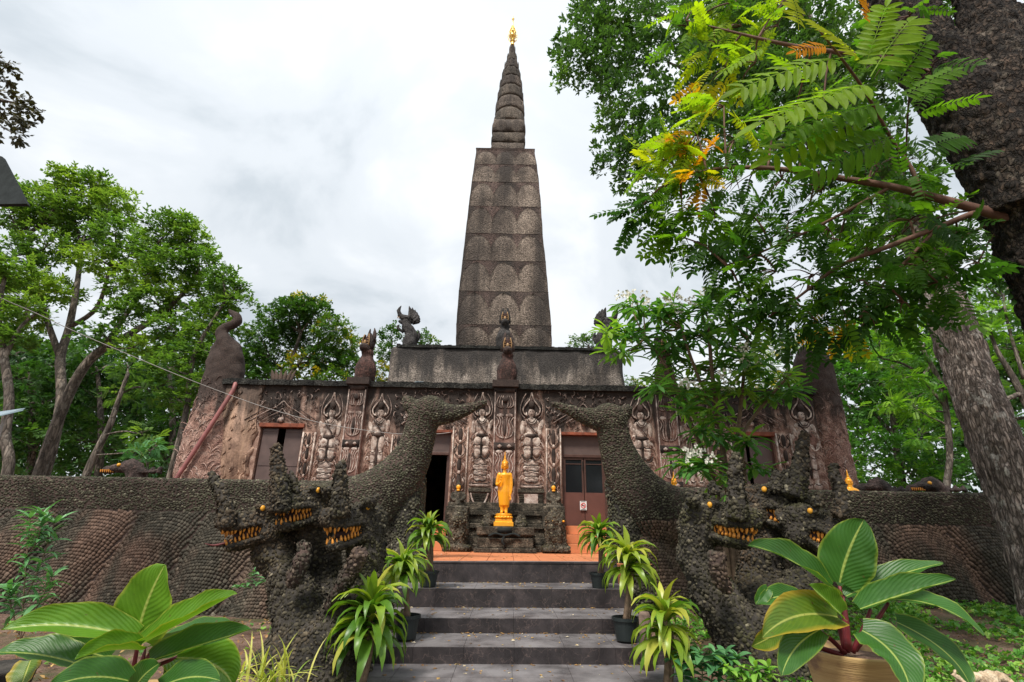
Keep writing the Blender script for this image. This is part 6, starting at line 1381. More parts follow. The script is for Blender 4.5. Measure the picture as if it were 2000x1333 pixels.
tree('bright feathery tree with spreading tiers left of the grey leaning trunk', 'tree', 'tree', [[(1850, 990, 8, 17), (1855, 880, 7, 17), (1840, 760, 6, 17), (1800, 680, 4, 17)], [(1850, 800, 4, 17), (1780, 720, 3, 17), (1720, 700, 2, 17)]],
     [(1660, 660, 30, 17), (1710, 640, 34, 17), (1760, 660, 36, 17), (1720, 700, 34, 17), (1790, 620, 34, 17), (1810, 690, 34, 17), (1760, 740, 32, 17), (1790, 800, 30, 17), (1740, 790, 26, 17), (1840, 760, 30, 17), (1860, 640, 30, 17.5), (1800, 860, 26, 17)],
     FE, .30, 26, M['leaf_right'], tintr=(.55, .98), squash=.42, flat=.3, layers=3)
tree('bright feathery tree with bent limbs right of the grey leaning trunk', 'tree', 'tree', [[(2060, 990, 12, 15.5), (2050, 880, 11, 15.5), (2010, 800, 9, 15.5), (1980, 740, 7, 15.5), (1950, 690, 5, 15.5), (1930, 640, 3, 15.5)], [(1990, 770, 6, 15.5), (1960, 780, 5, 15.3), (1935, 770, 4, 15.2), (1920, 750, 3, 15.2)], [(2000, 740, 5, 15.5), (1970, 640, 3, 15.5), (1960, 580, 2, 15.5)]],
     [(1925, 560, 34, 16), (1980, 545, 36, 16), (1950, 610, 36, 16), (2000, 620, 34, 16), (1910, 650, 32, 16), (1965, 680, 36, 16), (2010, 700, 36, 16), (1920, 715, 30, 16), (1985, 760, 34, 16.5), (1960, 830, 34, 17), (2010, 850, 36, 17), (1940, 520, 26, 16), (1990, 490, 26, 16), (2000, 900, 30, 17), (1925, 590, 26, 16.5), (1890, 830, 28, 17.5)],
     FE, .30, 26, M['leaf_right'], tintr=(.4, .95), squash=.42, flat=.3, layers=3)

# ---- foreground trees on the right
def big_trunk(root, paths, mat, n=20, rough=.05, vox=.05, cell=9, stretch=.5, depth=.06):
    mb = MB()
    for P, Rr in paths: mb.tube(P, Rr, n, smooth=6)
    me = remesh(mb, vox, 1, 'trunk', rough, 2.5); n_ = len(me.vertices); co = np.empty(n_ * 3); me.vertices.foreach_get('co', co); no = np.empty(n_ * 3); me.vertices.foreach_get('normal', no); co = co.reshape(-1, 3); no = no.reshape(-1, 3)
    dd_ = []
    for c_ in co:
        f_ = mnoise.voronoi(Vector((c_[0] * cell, c_[1] * cell, c_[2] * cell * stretch)) + mnoise.noise_vector(Vector(c_) * 3) * .5)[0]; dd_.append(min(f_[1] - f_[0], .35) - .2 + .25 * mnoise.noise(Vector(c_) * 9))
    co += no * np.array(dd_)[:, None] * depth; me.vertices.foreach_set('co', co.ravel()); me.update(); return put(me, 'trunk', mat, root)
# grey leaning trunk
gt = empty('leaning_tree', (at(2020, 1150, 8.2).x, 8.2, .3), 'tall leaning tree with pale furrowed grey bark in front of the right wall', 'tree')
def PX(l): return [at(a, b, c) for a, b, r, c in l], [r / pxm(a, b, c) for a, b, r, c in l]
gp = [(2095, 1330, 64, 7.9), (2062, 1200, 54, 8.05), (2028, 1080, 49, 8.1), (1992, 980, 47, 8.2), (1955, 890, 45, 8.25), (1918, 800, 42, 8.35), (1886, 710, 39, 8.5), (1854, 620, 36, 8.6), (1828, 550, 34, 8.75), (1795, 470, 31, 8.9), (1750, 380, 28, 9.2), (1700, 290, 26, 9.5), (1640, 180, 20, 9.8), (1580, 60, 14, 10), (1540, -60, 8, 10.2)]
big_trunk(gt, [PX(gp), PX([(1750, 380, 22, 9.2), (1680, 330, 16, 9.4), (1560, 260, 11, 9.8), (1440, 180, 7, 10.2), (1300, 120, 3, 10.6)]), PX([(1700, 290, 18, 9.5), (1600, 200, 12, 9.8), (1420, 80, 7, 10.4), (1250, 20, 4, 10.8)])], M['bark_grey'], 24, .035, .036, 10, .22, .05)
def crown(root, name, many, tm, clumps, scale, dens, leaf, tint_fn, dirv, squash=.6, flat=.45, sd=.5, cap=0, twigs=None, face=(0, 0, 1.0)):
    pos = []; dd = []; tt = []; mb = MB()
    for px, py, rp, Y in clumps:
        c = at(px, py, Y); r = rp / pxm(px, py, Y); p, d = clump_points(c, r, max(12, int(dens * (r / scale) ** 2)), squash); pos.append(p); dd.append(d); tt.append(np.array([tint_fn(px, py)] * len(p)) + rng.normal(0, .07, len(p)))
        if twigs and len(p):
            for k in range(6): q = Vector(p[rng.integers(0, len(p))]); a = c + Vector((r * .5, 0, r * .3)); mb.tube([a, a.lerp(q, .5) + Vector((0, 0, r * .15)), q], [.010, .007, .003], 5, smooth=3)
            a = min(twigs, key=lambda t: (t - c).length); e = c + Vector((r * .5, 0, r * .3)); mb.tube([a, a.lerp(e, .5) + Vector((0, 0, .08)), e], [.018, .014, .010], 6, smooth=4)
    p = np.concatenate(pos); d = np.concatenate(dd); tt = np.clip(np.concatenate(tt), 0, 1); n = len(p)
    xd = np.array(dirv)[None] + d * .7 + rng.normal(0, sd, (n, 3)); xd[:, 2] *= .75; zd = np.tile(list(face), (n, 1)) + rng.normal(0, flat, (n, 3)); fr = frames(xd, zd); sc = scale * rng.uniform(.75, 1.25, n); w = rng.integers(0, len(tm), n)
    if twigs: mb.build('twigs', M['twig'], root, True)['kind'] = 'stuff'
    if cap: pieces(name, many, tm, w, p, fr, sc, tt, leaf, root, cap)
    else:
        for i in range(len(tm)): s = w == i; scatter_mesh(many, tm[i], p[s], fr[s], sc[s], tt[s], leaf, root, 'stuff')
SM = [cheap_spray(11, 1.0, .20, 20 + i, .8) for i in range(3)]
cl = [(1150, 60, 42, 10.5), (1130, 120, 36, 10.5), (1110, 150, 22, 10.5), (1190, 110, 46, 10.5), (1160, 20, 40, 10.6), (1220, 40, 50, 10.4), (1170, 160, 32, 10.5), (1215, 180, 40, 10.3), (1260, 110, 52, 10.2), (1240, 240, 38, 10.3), (1200, 230, 26, 10.4), (1290, 200, 52, 10), (1200, 300, 30, 10.3), (1240, 310, 34, 10.2), (1280, 290, 46, 10), (1230, 350, 26, 10.3), (1190, 325, 18, 10.4), (1320, 60, 56, 10), (1390, 100, 60, 9.8), (1340, 260, 52, 9.8), (1280, 370, 30, 10), (1400, 200, 60, 9.8), (1470, 120, 60, 9.6), (1460, 40, 56, 9.6), (1330, 340, 40, 9.8), (1480, 260, 60, 9.6), (1560, 120, 60, 9.5), (1560, 240, 60, 9.5), (1640, 160, 60, 9.5), (1180, -30, 44, 10.6), (1280, -20, 50, 10.4), (1400, -20, 55, 10), (1540, -10, 60, 9.6), (1660, 60, 60, 9.5), (1620, 330, 56, 9.6), (1700, 260, 60, 9.6), (1760, 90, 60, 9.6), (1104, 95, 18, 10.6), (1210, 70, 40, 10.6), (1700, 420, 50, 9.8), (1640, 480, 46, 9.8)]
cl += [(x, y, 58, 8.6) for x, y in ((1420, 60), (1500, 40), (1580, 30), (1480, 150), (1560, 130), (1640, 90), (1700, 150), (1540, 230), (1620, 210), (1460, 230), (1700, 280), (1780, 330), (1780, 60), (1850, 40), (1800, 430), (1400, 130), (1380, 40), (1860, 480))]
crown(gt, 'leaf', 'crown', SM, cl, .30, 24, M['leaf_small'], lambda x, y: .45 + .25 * math.sin(x * .03) * math.cos(y * .041), (-.7, -.2, -.25), .8, .6, .7)
# dark forked trunk, close on the right
dt = empty('dark_tree', (at(2080, 900, 5.2).x + .7, 5.2, .3), 'close dark barked forked tree at the top right with pinnate leaves', 'tree')
dp = [(2262, 1250, 104, 5.3), (2220, 1000, 96, 5.25), (2166, 760, 92, 5.2), (2102, 580, 88, 5.2), (2048, 450, 85, 5.2), (1988, 340, 82, 5.2), (1898, 220, 68, 5.3), (1812, 110, 55, 5.4), (1738, -20, 48, 5.5), (1640, -200, 48, 5.7)]
P1, R1 = PX(dp); P1[0].z = -.2
big_trunk(dt, [(P1, R1), PX([(2010, 420, 64, 5.1), (1995, 300, 56, 5.05), (1965, 190, 48, 5.05), (1935, 80, 44, 5.1), (1910, -40, 42, 5.2), (1890, -200, 36, 5.3)]), PX([(2040, 300, 26, 5.5), (2010, 220, 20, 5.6), (1980, 130, 16, 5.8), (1985, 20, 14, 6)])], M['bark_dark'], 28, .03, .028, 10, .55, .07)
mb = MB(); tw_pts = []
for l in ([(2020, 450, 14, 5.2), (1960, 425, 12, 5.2), (1905, 408, 9.5, 5.2), (1820, 385, 8, 5.25), (1740, 365, 7, 5.3), (1650, 350, 6, 5.4), (1560, 335, 5, 5.5), (1480, 328, 4.5, 5.6), (1400, 330, 3, 5.7), (1330, 345, 1.5, 5.8)], [(2020, 420, 11, 5.2), (1950, 408, 9, 5.2), (1905, 416, 6.5, 5.2), (1830, 445, 5, 5.3), (1740, 480, 5, 5.4), (1640, 520, 4, 5.6), (1560, 580, 2.5, 5.8), (1500, 620, 1.5, 5.9)], [(1800, 380, 5, 5.25), (1780, 330, 4, 5.2), (1740, 270, 3, 5.1), (1690, 180, 3, 4.6), (1640, 110, 2.5, 4.2), (1600, 60, 1.5, 4.0)],
          [(1830, 445, 4, 5.3), (1780, 500, 3, 5.4), (1720, 560, 2, 5.5), (1680, 620, 1.5, 5.6)], [(1740, 365, 4, 5.3), (1640, 420, 3, 5.5), (1540, 470, 2.5, 5.6), (1420, 520, 1.5, 5.8)], [(1850, 130, 6, 5.3), (1700, 110, 5, 5.4), (1550, 90, 4, 5.6), (1420, 60, 2, 5.8), (1340, 40, 1.2, 6)]):
    P, Rr = PX(l); P = spline(P, 4); mb.tube(P, lerps(Rr, 4), 7); tw_pts += P[2:]
mb.build('branch', M['twig'], dt, True)
FR = [leaflet_frond(8, 1.0, .125, .25, .30, i) for i in range(4)]
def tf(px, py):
    # backlit yellow-green glow at upper middle, shaded undersides below, painted into leaf tint
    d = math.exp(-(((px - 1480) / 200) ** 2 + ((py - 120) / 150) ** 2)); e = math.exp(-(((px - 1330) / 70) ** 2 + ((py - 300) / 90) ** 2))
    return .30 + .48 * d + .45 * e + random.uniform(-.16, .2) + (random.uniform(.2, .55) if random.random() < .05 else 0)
cl = [(1330, 60, 30, 6.2), (1380, 90, 36, 6.1), (1430, 60, 40, 6), (1400, 140, 34, 6), (1460, 130, 36, 5.9), (1350, 20, 34, 6.2), (1420, 10, 36, 6.1), (1500, 60, 40, 5.9), (1520, 10, 36, 5.9), (1330, 300, 22, 5.9), (1290, 320, 20, 6), (1350, 270, 24, 5.9), (1310, 270, 16, 6), (1420, 280, 34, 5.8),
      (1300, 370, 24, 6), (1350, 350, 30, 5.9), (1420, 360, 38, 5.8), (1320, 420, 26, 6), (1380, 420, 34, 5.9), (1450, 430, 40, 5.8), (1510, 360, 40, 5.7), (1520, 450, 42, 5.7), (1330, 470, 18, 6), (1380, 490, 24, 6), (1440, 510, 34, 5.9), (1590, 380, 42, 5.6), (1600, 460, 44, 5.6), (1500, 540, 38, 5.8), (1570, 550, 44, 5.7), (1440, 580, 22, 6), (1540, 610, 34, 5.8), (1620, 600, 42, 5.7), (1680, 400, 44, 5.5), (1690, 490, 44, 5.5), (1660, 560, 44, 5.6), (1740, 540, 44, 5.5), (1760, 440, 40, 5.4), (1690, 630, 30, 5.7), (1750, 600, 34, 5.6), (1810, 500, 36, 5.4), (1820, 560, 28, 5.5), (1590, 640, 22, 5.8), (1860, 460, 26, 5.4), (1500, 610, 20, 5.9), (1560, 300, 40, 5.7), (1640, 300, 42, 5.5), (1500, 240, 40, 5.8), (1590, 220, 40, 5.7), (1700, 330, 40, 5.4), (1780, 360, 30, 5.3), (1400, 215, 30, 5.9), (1850, 560, 24, 5.5), (1900, 520, 26, 5.6), (1240, 415, 12, 6.1), (1270, 400, 16, 6.1)] + [(x, y, 40, 5.0) for x, y in ((1760, 40), (1720, 130), (1800, 150))] + [(x, y, 44, 6.6) for x, y in ((1750, 330), (1800, 440), (1740, 470), (1680, 360), (1780, 540), (1620, 480), (1560, 420), (1480, 480), (1700, 580), (1840, 500), (1600, 560), (1520, 300), (1450, 350), (1380, 370), (1640, 620))]
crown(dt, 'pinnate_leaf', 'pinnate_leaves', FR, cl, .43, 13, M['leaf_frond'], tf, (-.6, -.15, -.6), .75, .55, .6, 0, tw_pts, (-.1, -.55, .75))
# the nearest fronds, each its own part
near = []
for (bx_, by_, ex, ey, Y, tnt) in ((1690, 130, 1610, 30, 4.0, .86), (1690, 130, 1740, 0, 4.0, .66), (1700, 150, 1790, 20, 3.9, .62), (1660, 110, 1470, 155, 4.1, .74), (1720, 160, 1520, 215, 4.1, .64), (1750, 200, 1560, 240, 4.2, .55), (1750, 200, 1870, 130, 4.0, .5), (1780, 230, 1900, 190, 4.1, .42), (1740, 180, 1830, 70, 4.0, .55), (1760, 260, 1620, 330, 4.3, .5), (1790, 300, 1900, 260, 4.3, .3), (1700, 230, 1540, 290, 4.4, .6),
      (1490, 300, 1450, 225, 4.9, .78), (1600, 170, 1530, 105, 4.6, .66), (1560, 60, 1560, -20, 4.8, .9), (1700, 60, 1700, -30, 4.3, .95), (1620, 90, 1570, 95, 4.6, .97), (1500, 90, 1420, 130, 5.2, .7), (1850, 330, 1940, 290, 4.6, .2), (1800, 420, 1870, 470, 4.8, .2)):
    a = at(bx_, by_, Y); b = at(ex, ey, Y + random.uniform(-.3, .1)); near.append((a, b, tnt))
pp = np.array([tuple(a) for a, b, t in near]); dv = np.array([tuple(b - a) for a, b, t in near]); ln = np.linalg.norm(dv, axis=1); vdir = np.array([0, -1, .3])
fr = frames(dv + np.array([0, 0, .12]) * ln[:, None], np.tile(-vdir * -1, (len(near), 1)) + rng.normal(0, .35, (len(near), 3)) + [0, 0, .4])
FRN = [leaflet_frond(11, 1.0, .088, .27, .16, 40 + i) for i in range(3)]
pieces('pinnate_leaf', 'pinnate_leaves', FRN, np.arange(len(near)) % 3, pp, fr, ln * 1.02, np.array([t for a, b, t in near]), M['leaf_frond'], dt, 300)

# ---- top left overhanging branch
ob = empty('overhanging_tree', (-9.5, 6.2, 0), 'dark olive leaved branch hanging in from the top left edge', 'tree')
mb = MB(); a = at(-60, 170, 6.2)
mb.tube([Vector((-9.5, 6.2, -.1)), Vector((-9.3, 6.2, 2.5)), Vector((-8.6, 6.2, 5.2)), a, at(0, 195, 6.1), at(55, 205, 6.0)], [.2, .17, .1, .035, .02, .006], 8, smooth=5); mb.tube([a, at(0, 140, 6.2), at(20, 118, 6.1)], [.02, .012, .005], 6, smooth=3); mb.tube([a, at(-5, 240, 6.2), at(30, 262, 6.1)], [.02, .012, .005], 6, smooth=3)
mb.build('trunk', M['bark_bg'], ob, True)
LF = [cheap_spray(7, 1.0, .30, 60 + i, .7) for i in range(2)]
crown(ob, 'leaf', 'crown', LF, [(-25, 150, 30, 6.2), (5, 145, 18, 6.2), (-10, 190, 26, 6.1), (20, 185, 16, 6.1), (40, 205, 14, 6.0), (60, 208, 8, 6), (0, 225, 24, 6.1), (25, 240, 18, 6.1), (35, 260, 10, 6.1), (-20, 260, 20, 6.2), (10, 120, 8, 6.2), (50, 230, 8, 6), (-30, 110, 20, 6.2)], .17, 10, M['leaf_brown'], lambda x, y: .5, (.5, 0, -.6), .9, .7, .6)

# ---- flowering tree with lobed leaves between the right naga and the wall
fl = empty('flowering_tree', (at(1430, 1130, 7.6).x, 7.8, .3), 'slender multi stemmed tree with glossy lobed leaves and white blossoms behind the right naga', 'tree')
mb = MB(); stems = []
for l in ([(1440, 1180, 7, 7.8), (1425, 1000, 6, 7.8), (1415, 900, 5.5, 7.7), (1400, 800, 5, 7.6), (1390, 720, 4, 7.5), (1385, 650, 3, 7.4)], [(1430, 1180, 6, 7.8), (1400, 960, 5, 7.8), (1350, 830, 4.5, 7.7), (1330, 780, 4, 7.6), (1310, 730, 3, 7.5), (1260, 660, 2.5, 7.4)],
          [(1445, 1180, 6, 7.8), (1430, 950, 5, 7.8), (1440, 860, 4.5, 7.7), (1450, 760, 3.5, 7.6), (1460, 660, 2.5, 7.5)], [(1440, 900, 4, 7.8), (1455, 840, 3.5, 7.7), (1500, 780, 3, 7.6), (1545, 730, 2, 7.5)], [(1400, 830, 4, 7.6), (1350, 700, 3, 7.5), (1330, 640, 2.5, 7.4)], [(1455, 1120, 5, 7.7), (1456, 1000, 4.5, 7.6), (1452, 900, 4, 7.6), (1448, 870, 3, 7.6)]):
    P, Rr = PX(l); P = spline(P, 4); mb.tube(P, lerps(Rr, 4), 7); stems += P[8:]
def lobed(seed, L=1.0, w=.24):
    r = random.Random(seed); V = []; F = []; n = 6
    for i in range(n + 1):
        t = i / n; ww = w * (.16 + .84 * t ** 1.2) * (1.18 if i % 2 == 0 else .72) * .5 if i < n else .03
        V += [(t * L, ww, .05 * ww - .3 * t * t * L + .04), (t * L, 0, -.3 * t * t * L), (t * L, -ww, .05 * ww - .3 * t * t * L + .04)]
    for i in range(n): b = 3 * i; F += [(b, b + 1, b + 4, b + 3), (b + 1, b + 2, b + 5, b + 4)]
    return V, F
LB = [lobed(i, 1, .26 + .03 * i) for i in range(3)]
wh = [(1215, 605, 6), (1240, 615, 7), (1195, 640, 6), (1205, 690, 5), (1270, 620, 8), (1300, 610, 8), (1265, 660, 8), (1310, 650, 9), (1340, 620, 9), (1370, 610, 9), (1340, 665, 9), (1380, 655, 10), (1300, 700, 9), (1345, 710, 10), (1390, 705, 10), (1420, 640, 9), (1385, 590, 7), (1410, 680, 9), (1440, 700, 9), (1465, 660, 9), (1460, 720, 9), (1330, 750, 10), (1285, 740, 9), (1370, 765, 10), (1410, 760, 9), (1350, 800, 9), (1390, 810, 9), (1440, 770, 8), (1480, 750, 7), (1530, 735, 8), (1500, 700, 6), (1410, 850, 7), (1380, 850, 7), (1540, 760, 7), (1360, 910, 8), (1345, 895, 6), (1420, 930, 6), (1395, 900, 6), (1470, 870, 6), (1480, 920, 7), (1440, 960, 6), (1510, 760, 6), (1290, 770, 5), (1240, 655, 7), (1225, 640, 6), (1465, 610, 7), (1440, 620, 7), (1320, 680, 8)]
pos = []; xd = []; zd = []; sc = []; tt = []; flo = []
for px, py, nn in wh:
    for rep_ in range(2):
        Y = 7.5 + random.uniform(-.4, .35); c = at(px + random.uniform(-18, 18), py + random.uniform(-16, 16), Y); s0 = min(stems, key=lambda q: (q - c).length)
        if rep_ == 0 and (s0 - c).length > .1: mb.tube([s0, s0.lerp(c, .5) + Vector((0, 0, -.04)), c], [.016, .012, .01], 5, smooth=2)
        base = random.uniform(.3, .75) + (.35 if px < 1235 or py > 700 and random.random() < .4 else 0)
        for k in range(nn + 8):
            a = random.uniform(0, 6.28); e = random.uniform(-.5, .75); pos.append(tuple(c + Vector((0, 0, random.uniform(-.08, .03))))); xd.append((math.cos(a) * math.cos(e), math.sin(a) * math.cos(e), math.sin(e))); zd.append((-math.cos(a) * math.sin(e) + random.gauss(0, .2), -math.sin(a) * math.sin(e) + random.gauss(0, .2), math.cos(e))); sc.append(random.uniform(.24, .38)); tt.append(base + random.gauss(0, .1))
        if py < 760 and random.random() < .12 or (px, py) in ((1300, 610), (1215, 605), (1340, 620), (1240, 615), (1360, 910), (1410, 760), (1460, 720)): flo.append(c)
mb.build('stem', M['stem_tan'], fl, True)
n = len(pos); pieces('leaf', 'leaves', LB, rng.integers(0, 3, n), np.array(pos), frames(np.array(xd), np.array(zd)), np.array(sc), np.clip(np.array(tt), 0, 1), M['leaf_flower'], fl, 250)
for c in flo:
    mb = MB(); q0 = c + Vector((0, -.12, .10))
    for k in range(16):
        q = q0 + Vector((random.gauss(0, .07), random.gauss(0, .05), random.gauss(0, .05)))
        for j in range(4): a = random.uniform(0, 6.28); d = Vector((math.cos(a), random.uniform(-.6, .2), math.sin(a))) * .035; s = d.cross(Vector((0, 1, 0))).normalized() * .014; mb.add([q, q + d * .6 + s, q + d, q + d * .6 - s], [(0, 1, 2, 3)])
    mb.build('blossom', M['petal_white'], fl)

# ---- strap leaved pot plants along the steps
ST = [strap(6, 1.0, .20, u, d, i, .22, tw, .06) for i, (u, d, tw) in enumerate(((.9, 2.3, .3), (.6, 2.3, -.3), (1.15, 2.0, .2), (.35, 2.0, .5), (1.3, .8, 0), (.1, 1.7, -.4)))]
def dracaena(label, px, py, Y, size, base, pot=None, n=40, tint=.45, seed=0, tall=.25):
    n = int(n * 1.35); tint += .1; r = random.Random(seed); c = at(px, py, Y); b = Vector(base) if base else Vector((c.x, c.y, 0))
    t = empty('dracaena_plant', b, label, 'potted plant' if pot else 'plant', 'strap leaved plants lining the steps')
    mb = MB(); z0 = b.z + (pot[1] * .8 if pot else 0); mid = b.lerp(c, .5) + Vector((.02, 0, 0)); mid.z = (z0 + c.z) / 2
    mb.tube([Vector((b.x, b.y, z0)), mid, Vector((c.x, c.y, c.z + tall * size * .5))], [.038, .034, .025], 9, smooth=4); 
    if r.random() < .8: mb.tube([Vector((b.x + .03, b.y, z0)), mid + Vector((.04, -.02, 0)), Vector((c.x + .05, c.y - .04, c.z))], [.026, .022, .016], 8, smooth=4)
    mb.build('cane', M['stem_tan'], t, True)
    pos = []; xd = []; zd = []; sc = []; tt = []; ww = []
    for k in range(n):
        q = k / n; a = k * 2.4 + r.uniform(-.3, .3); h = q; p = c + Vector((0, 0, (h - .45) * size * tall * 1.6)); pos.append(tuple(p)); xd.append((math.cos(a), math.sin(a), 0)); zd.append((r.gauss(0, .12), r.gauss(0, .12), 1)); sc.append(size * 1.15 * r.uniform(.75, 1.1) * (.8 if q > .85 else 1)); tt.append(min(1, max(0, tint + r.gauss(0, .13) + (.2 if q > .8 else 0) + (.25 if r.random() < .12 else 0))))
        ww.append(r.choice([5, 3, 1]) if q < .3 else r.choice([1, 0, 3]) if q < .6 else r.choice([0, 2]) if q < .85 else r.choice([2, 4]))
    pieces('leaf', 'leaves', ST, np.array(ww), np.array(pos), frames(np.array(xd), np.array(zd)), np.array(sc), np.array(tt), M['leaf_drac'], t, 60, True)
    if pot:
        R0, Hp = pot; mb = MB(); mb.lathe(b, [(R0 * .72, 0), (R0 * .78, .01), (R0 * .95, Hp * .86), (R0 * 1.06, Hp * .86), (R0 * 1.06, Hp), (R0 * .96, Hp), (R0 * .93, Hp * .8)], 24); mb.build('pot', M['pot_black'], t, smooth=False)
        mb = MB(); mb.lathe(b + Vector((0, 0, Hp * .78)), [(R0 * .9, 0), (R0 * .88, .01)], 16); mb.build('potting_soil', M['soil'], t)
    return t
def onstep(px, py, z): return tuple(atz(px, py, z))
dracaena('strap leaved plant in black pot beside the top step on the left', 836, 1045, 8.25, .40, (at(836, 1138, 8.5).x, 8.5, .582), (.15, .22), 44, .42, 1)
dracaena('strap leaved plant left of the third step below the doorway', 785, 1115, 7.0, .42, (at(797, 1230, 7.05).x, 6.95, .17), (.15, .26), 46, .55, 2)
dracaena('largest strap leaved plant at the bottom left of the steps with long drooping leaves', 722, 1215, 5.75, .46, (at(705, 1320, 5.75).x, 5.75, 0), None, 56, .45, 3, .5)
dracaena('strap leaved plant beside the top step on the right', 1170, 1050, 8.25, .38, (at(1172, 1138, 8.5).x, 8.5, .60), (.15, .22), 44, .45, 4)
dracaena('strap leaved plant on double cane in black pot on the right of the steps', 1226, 1105, 6.9, .44, (at(1224, 1256, 6.9).x, 6.9, .205), (.155, .25), 46, .62, 5, .4)
dracaena('pale strap leaved plant at the bottom right of the steps', 1300, 1235, 5.75, .42, (at(1300, 1330, 5.75).x, 5.75, 0), None, 52, .62, 6, .55)
dracaena('small strap leaved plant crowding behind the bottom left plant', 690, 1245, 6.0, .34, (at(690, 1320, 6.0).x, 6.0, 0), None, 24, .25, 7)
for px, py, Y, h, lab in ((1258, 1195, 6.4, .42, 'short grey wooden post behind the black pot'), (792, 1190, 7.0, .36, 'short grey wooden post on the left of the steps')):
    b = at(px, py, Y); g = gh(b.x, b.y); mb = MB(); mb.tube([(b.x, b.y, -.05), (b.x, b.y, b.z - .03), (b.x, b.y, b.z)], [.07, .065, .05], 10); tag(mb.build('wooden_post', M['wood'], None, True), lab, 'post')
mb = MB(); mb.tube([at(1380, 1225, 6.9), at(1368, 1175, 6.9), at(1358, 1148, 6.9)], [.03, .03, .01], 5); tag(mb.build('stake', M['wood'], None), 'thin wooden stake in the soil left of the right naga', 'stake')

# ---- philodendrons
def surf_leaf(parent, base, tip, hw, Y0, Y1, bend=(0, 0), face=(0, -1, .6), fold=.35, mat='philo', mid=None, name='leaf', dz=.0, asym=0.0, roll=0.0):
    """broad leaf; base and tip in pixels at distances Y0,Y1; bend = pixel offset of the middle of the midrib"""
    A = at(*base, Y0); B = at(*tip, Y1); mpx = ((base[0] + tip[0]) / 2 + bend[0], (base[1] + tip[1]) / 2 + bend[1]); Cc = at(*mpx, (Y0 + Y1) / 2 - dz)
    s = (pxm(*base, Y0) + pxm(*tip, Y1)) / 2; W = hw / s; nu, nv = 18, 10; V = []; UV = []; F = []
    def bez(t): return A * (1 - t) ** 2 + (Cc * 2 - (A + B) / 2) * 2 * t * (1 - t) + B * t * t
    f0 = Vector(face).normalized()
    for i in range(nu + 1):
        t = i / nu; p = bez(t); tg = (bez(min(1, t + .02)) - bez(max(0, t - .02))).normalized(); f = (f0 - tg * f0.dot(tg)).normalized(); f = Matrix.Rotation(roll * (t - .3), 3, tg) @ f; sd = tg.cross(f).normalized()
        prof = (math.sin(math.pi * min(1, .08 + .92 * t) ** .84)) ** (.72 if fold > .3 else .56) if t < 1 else 0.0; prof = max(prof, .012)
        for j in range(nv + 1):
            v = -1 + 2 * j / nv; w = W * prof * (1 + asym * v); wob = .035 * W * math.sin(t * 17 + v * 2 + hw) * v * v * 2 + .015 * W * math.sin(t * 60) * abs(v)
            V.append(p + sd * (v * w * math.cos(fold * abs(v))) + f * (abs(v) * w * math.sin(fold) * (1 if True else 1) + wob) - tg * (.16 * W * (abs(v) ** 1.5) * (1 - t) ** 2)); UV.append((t, .5 + v / 2))
    for i in range(nu):
        for j in range(nv): a = i * (nv + 1) + j; F.append((a, a + 1, a + nv + 2, a + nv + 1))
    off = parent_offset(parent); me = bpy.data.meshes.new(name); me.from_pydata([tuple(v + off) for v in V], [], F); uv = me.uv_layers.new(name='UVMap')
    for l in me.loops: uv.data[l.index].uv = UV[l.vertex_index]
    me.materials.append(M[mat]); me.polygons.foreach_set('use_smooth', [True] * len(F)); o = bpy.data.objects.new(name, me); return link(o, parent)
def stalk(parent, pts, r, mat='stem_red'):
    mb = MB(); mb.tube([at(*p) for p in pts], [r, r * .8, r * .6][:len(pts)] if len(pts) <= 3 else r, 8, smooth=4); return mb.build('stalk', M[mat], parent, True)
YL = 3.5
pl = empty('philodendron', (at(265, 1330, YL).x, YL, 0), 'large glossy philodendron with dark red stalks at the bottom left', 'plant')
L_ = [((268, 1248), (322, 1104), 60, YL, YL - .15, (-8, 2), (.1, -1, .35), .06, 'philo_light'), ((270, 1262), (462, 1158), 42, YL - .05, YL - .55, (6, -2), (-.5, -.6, .75), .75, 'philo_light'), ((262, 1245), (2, 1231), 44, YL - .05, YL - .3, (0, -16), (.1, -.75, .7), .65, 'philo_light'),
      ((292, 1292), (492, 1229), 40, YL - .1, YL - .5, (0, 0), (-.3, -.7, .7), .7, 'philo'), ((300, 1262), (452, 1217), 26, YL + .15, YL, (0, -12), (0, -.3, 1), .4, 'philo'), ((272, 1270), (145, 1290), 36, YL - .2, YL - .5, (0, -8), (.2, -.5, .9), .9, 'philo_light'),
      ((160, 1300), (-10, 1275), 42, YL - .1, YL - .2, (0, -8), (0, -.4, .9), .5, 'philo'), ((345, 1285), (455, 1345), 50, YL - .1, YL - .3, (20, -14), (.1, -.8, .6), .4, 'philo_light'), ((250, 1330), (95, 1345), 40, YL - .4, YL - .7, (0, -14), (0, -.8, .6), .4, 'philo'),
      ((265, 1345), (312, 1296), 30, YL - .3, YL - .4, (-8, 0), (0, -1, .3), .25, 'philo'), ((215, 1285), (105, 1240), 26, YL + .3, YL + .2, (0, 6), (0, -1, .3), .3, 'philo'), ((310, 1345), (430, 1330), 36, YL - .35, YL - .5, (0, -14), (0, -.7, .7), .4, 'philo'), ((245, 1250), (228, 1195), 18, YL + .1, YL, (0, 0), (0, -1, .4), .4, 'philo_yellow'), ((60, 1290), (40, 1345), 30, YL, YL - .1, (0, 0), (0, -1, .4), .3, 'philo_yellow'), ((330, 1330), (370, 1280), 24, YL, YL, (0, 0), (0, -1, .4), .3, 'philo')]
for q in L_: surf_leaf(pl, q[0], q[1], q[2], q[3], q[4], q[5], q[6], q[7], q[8])
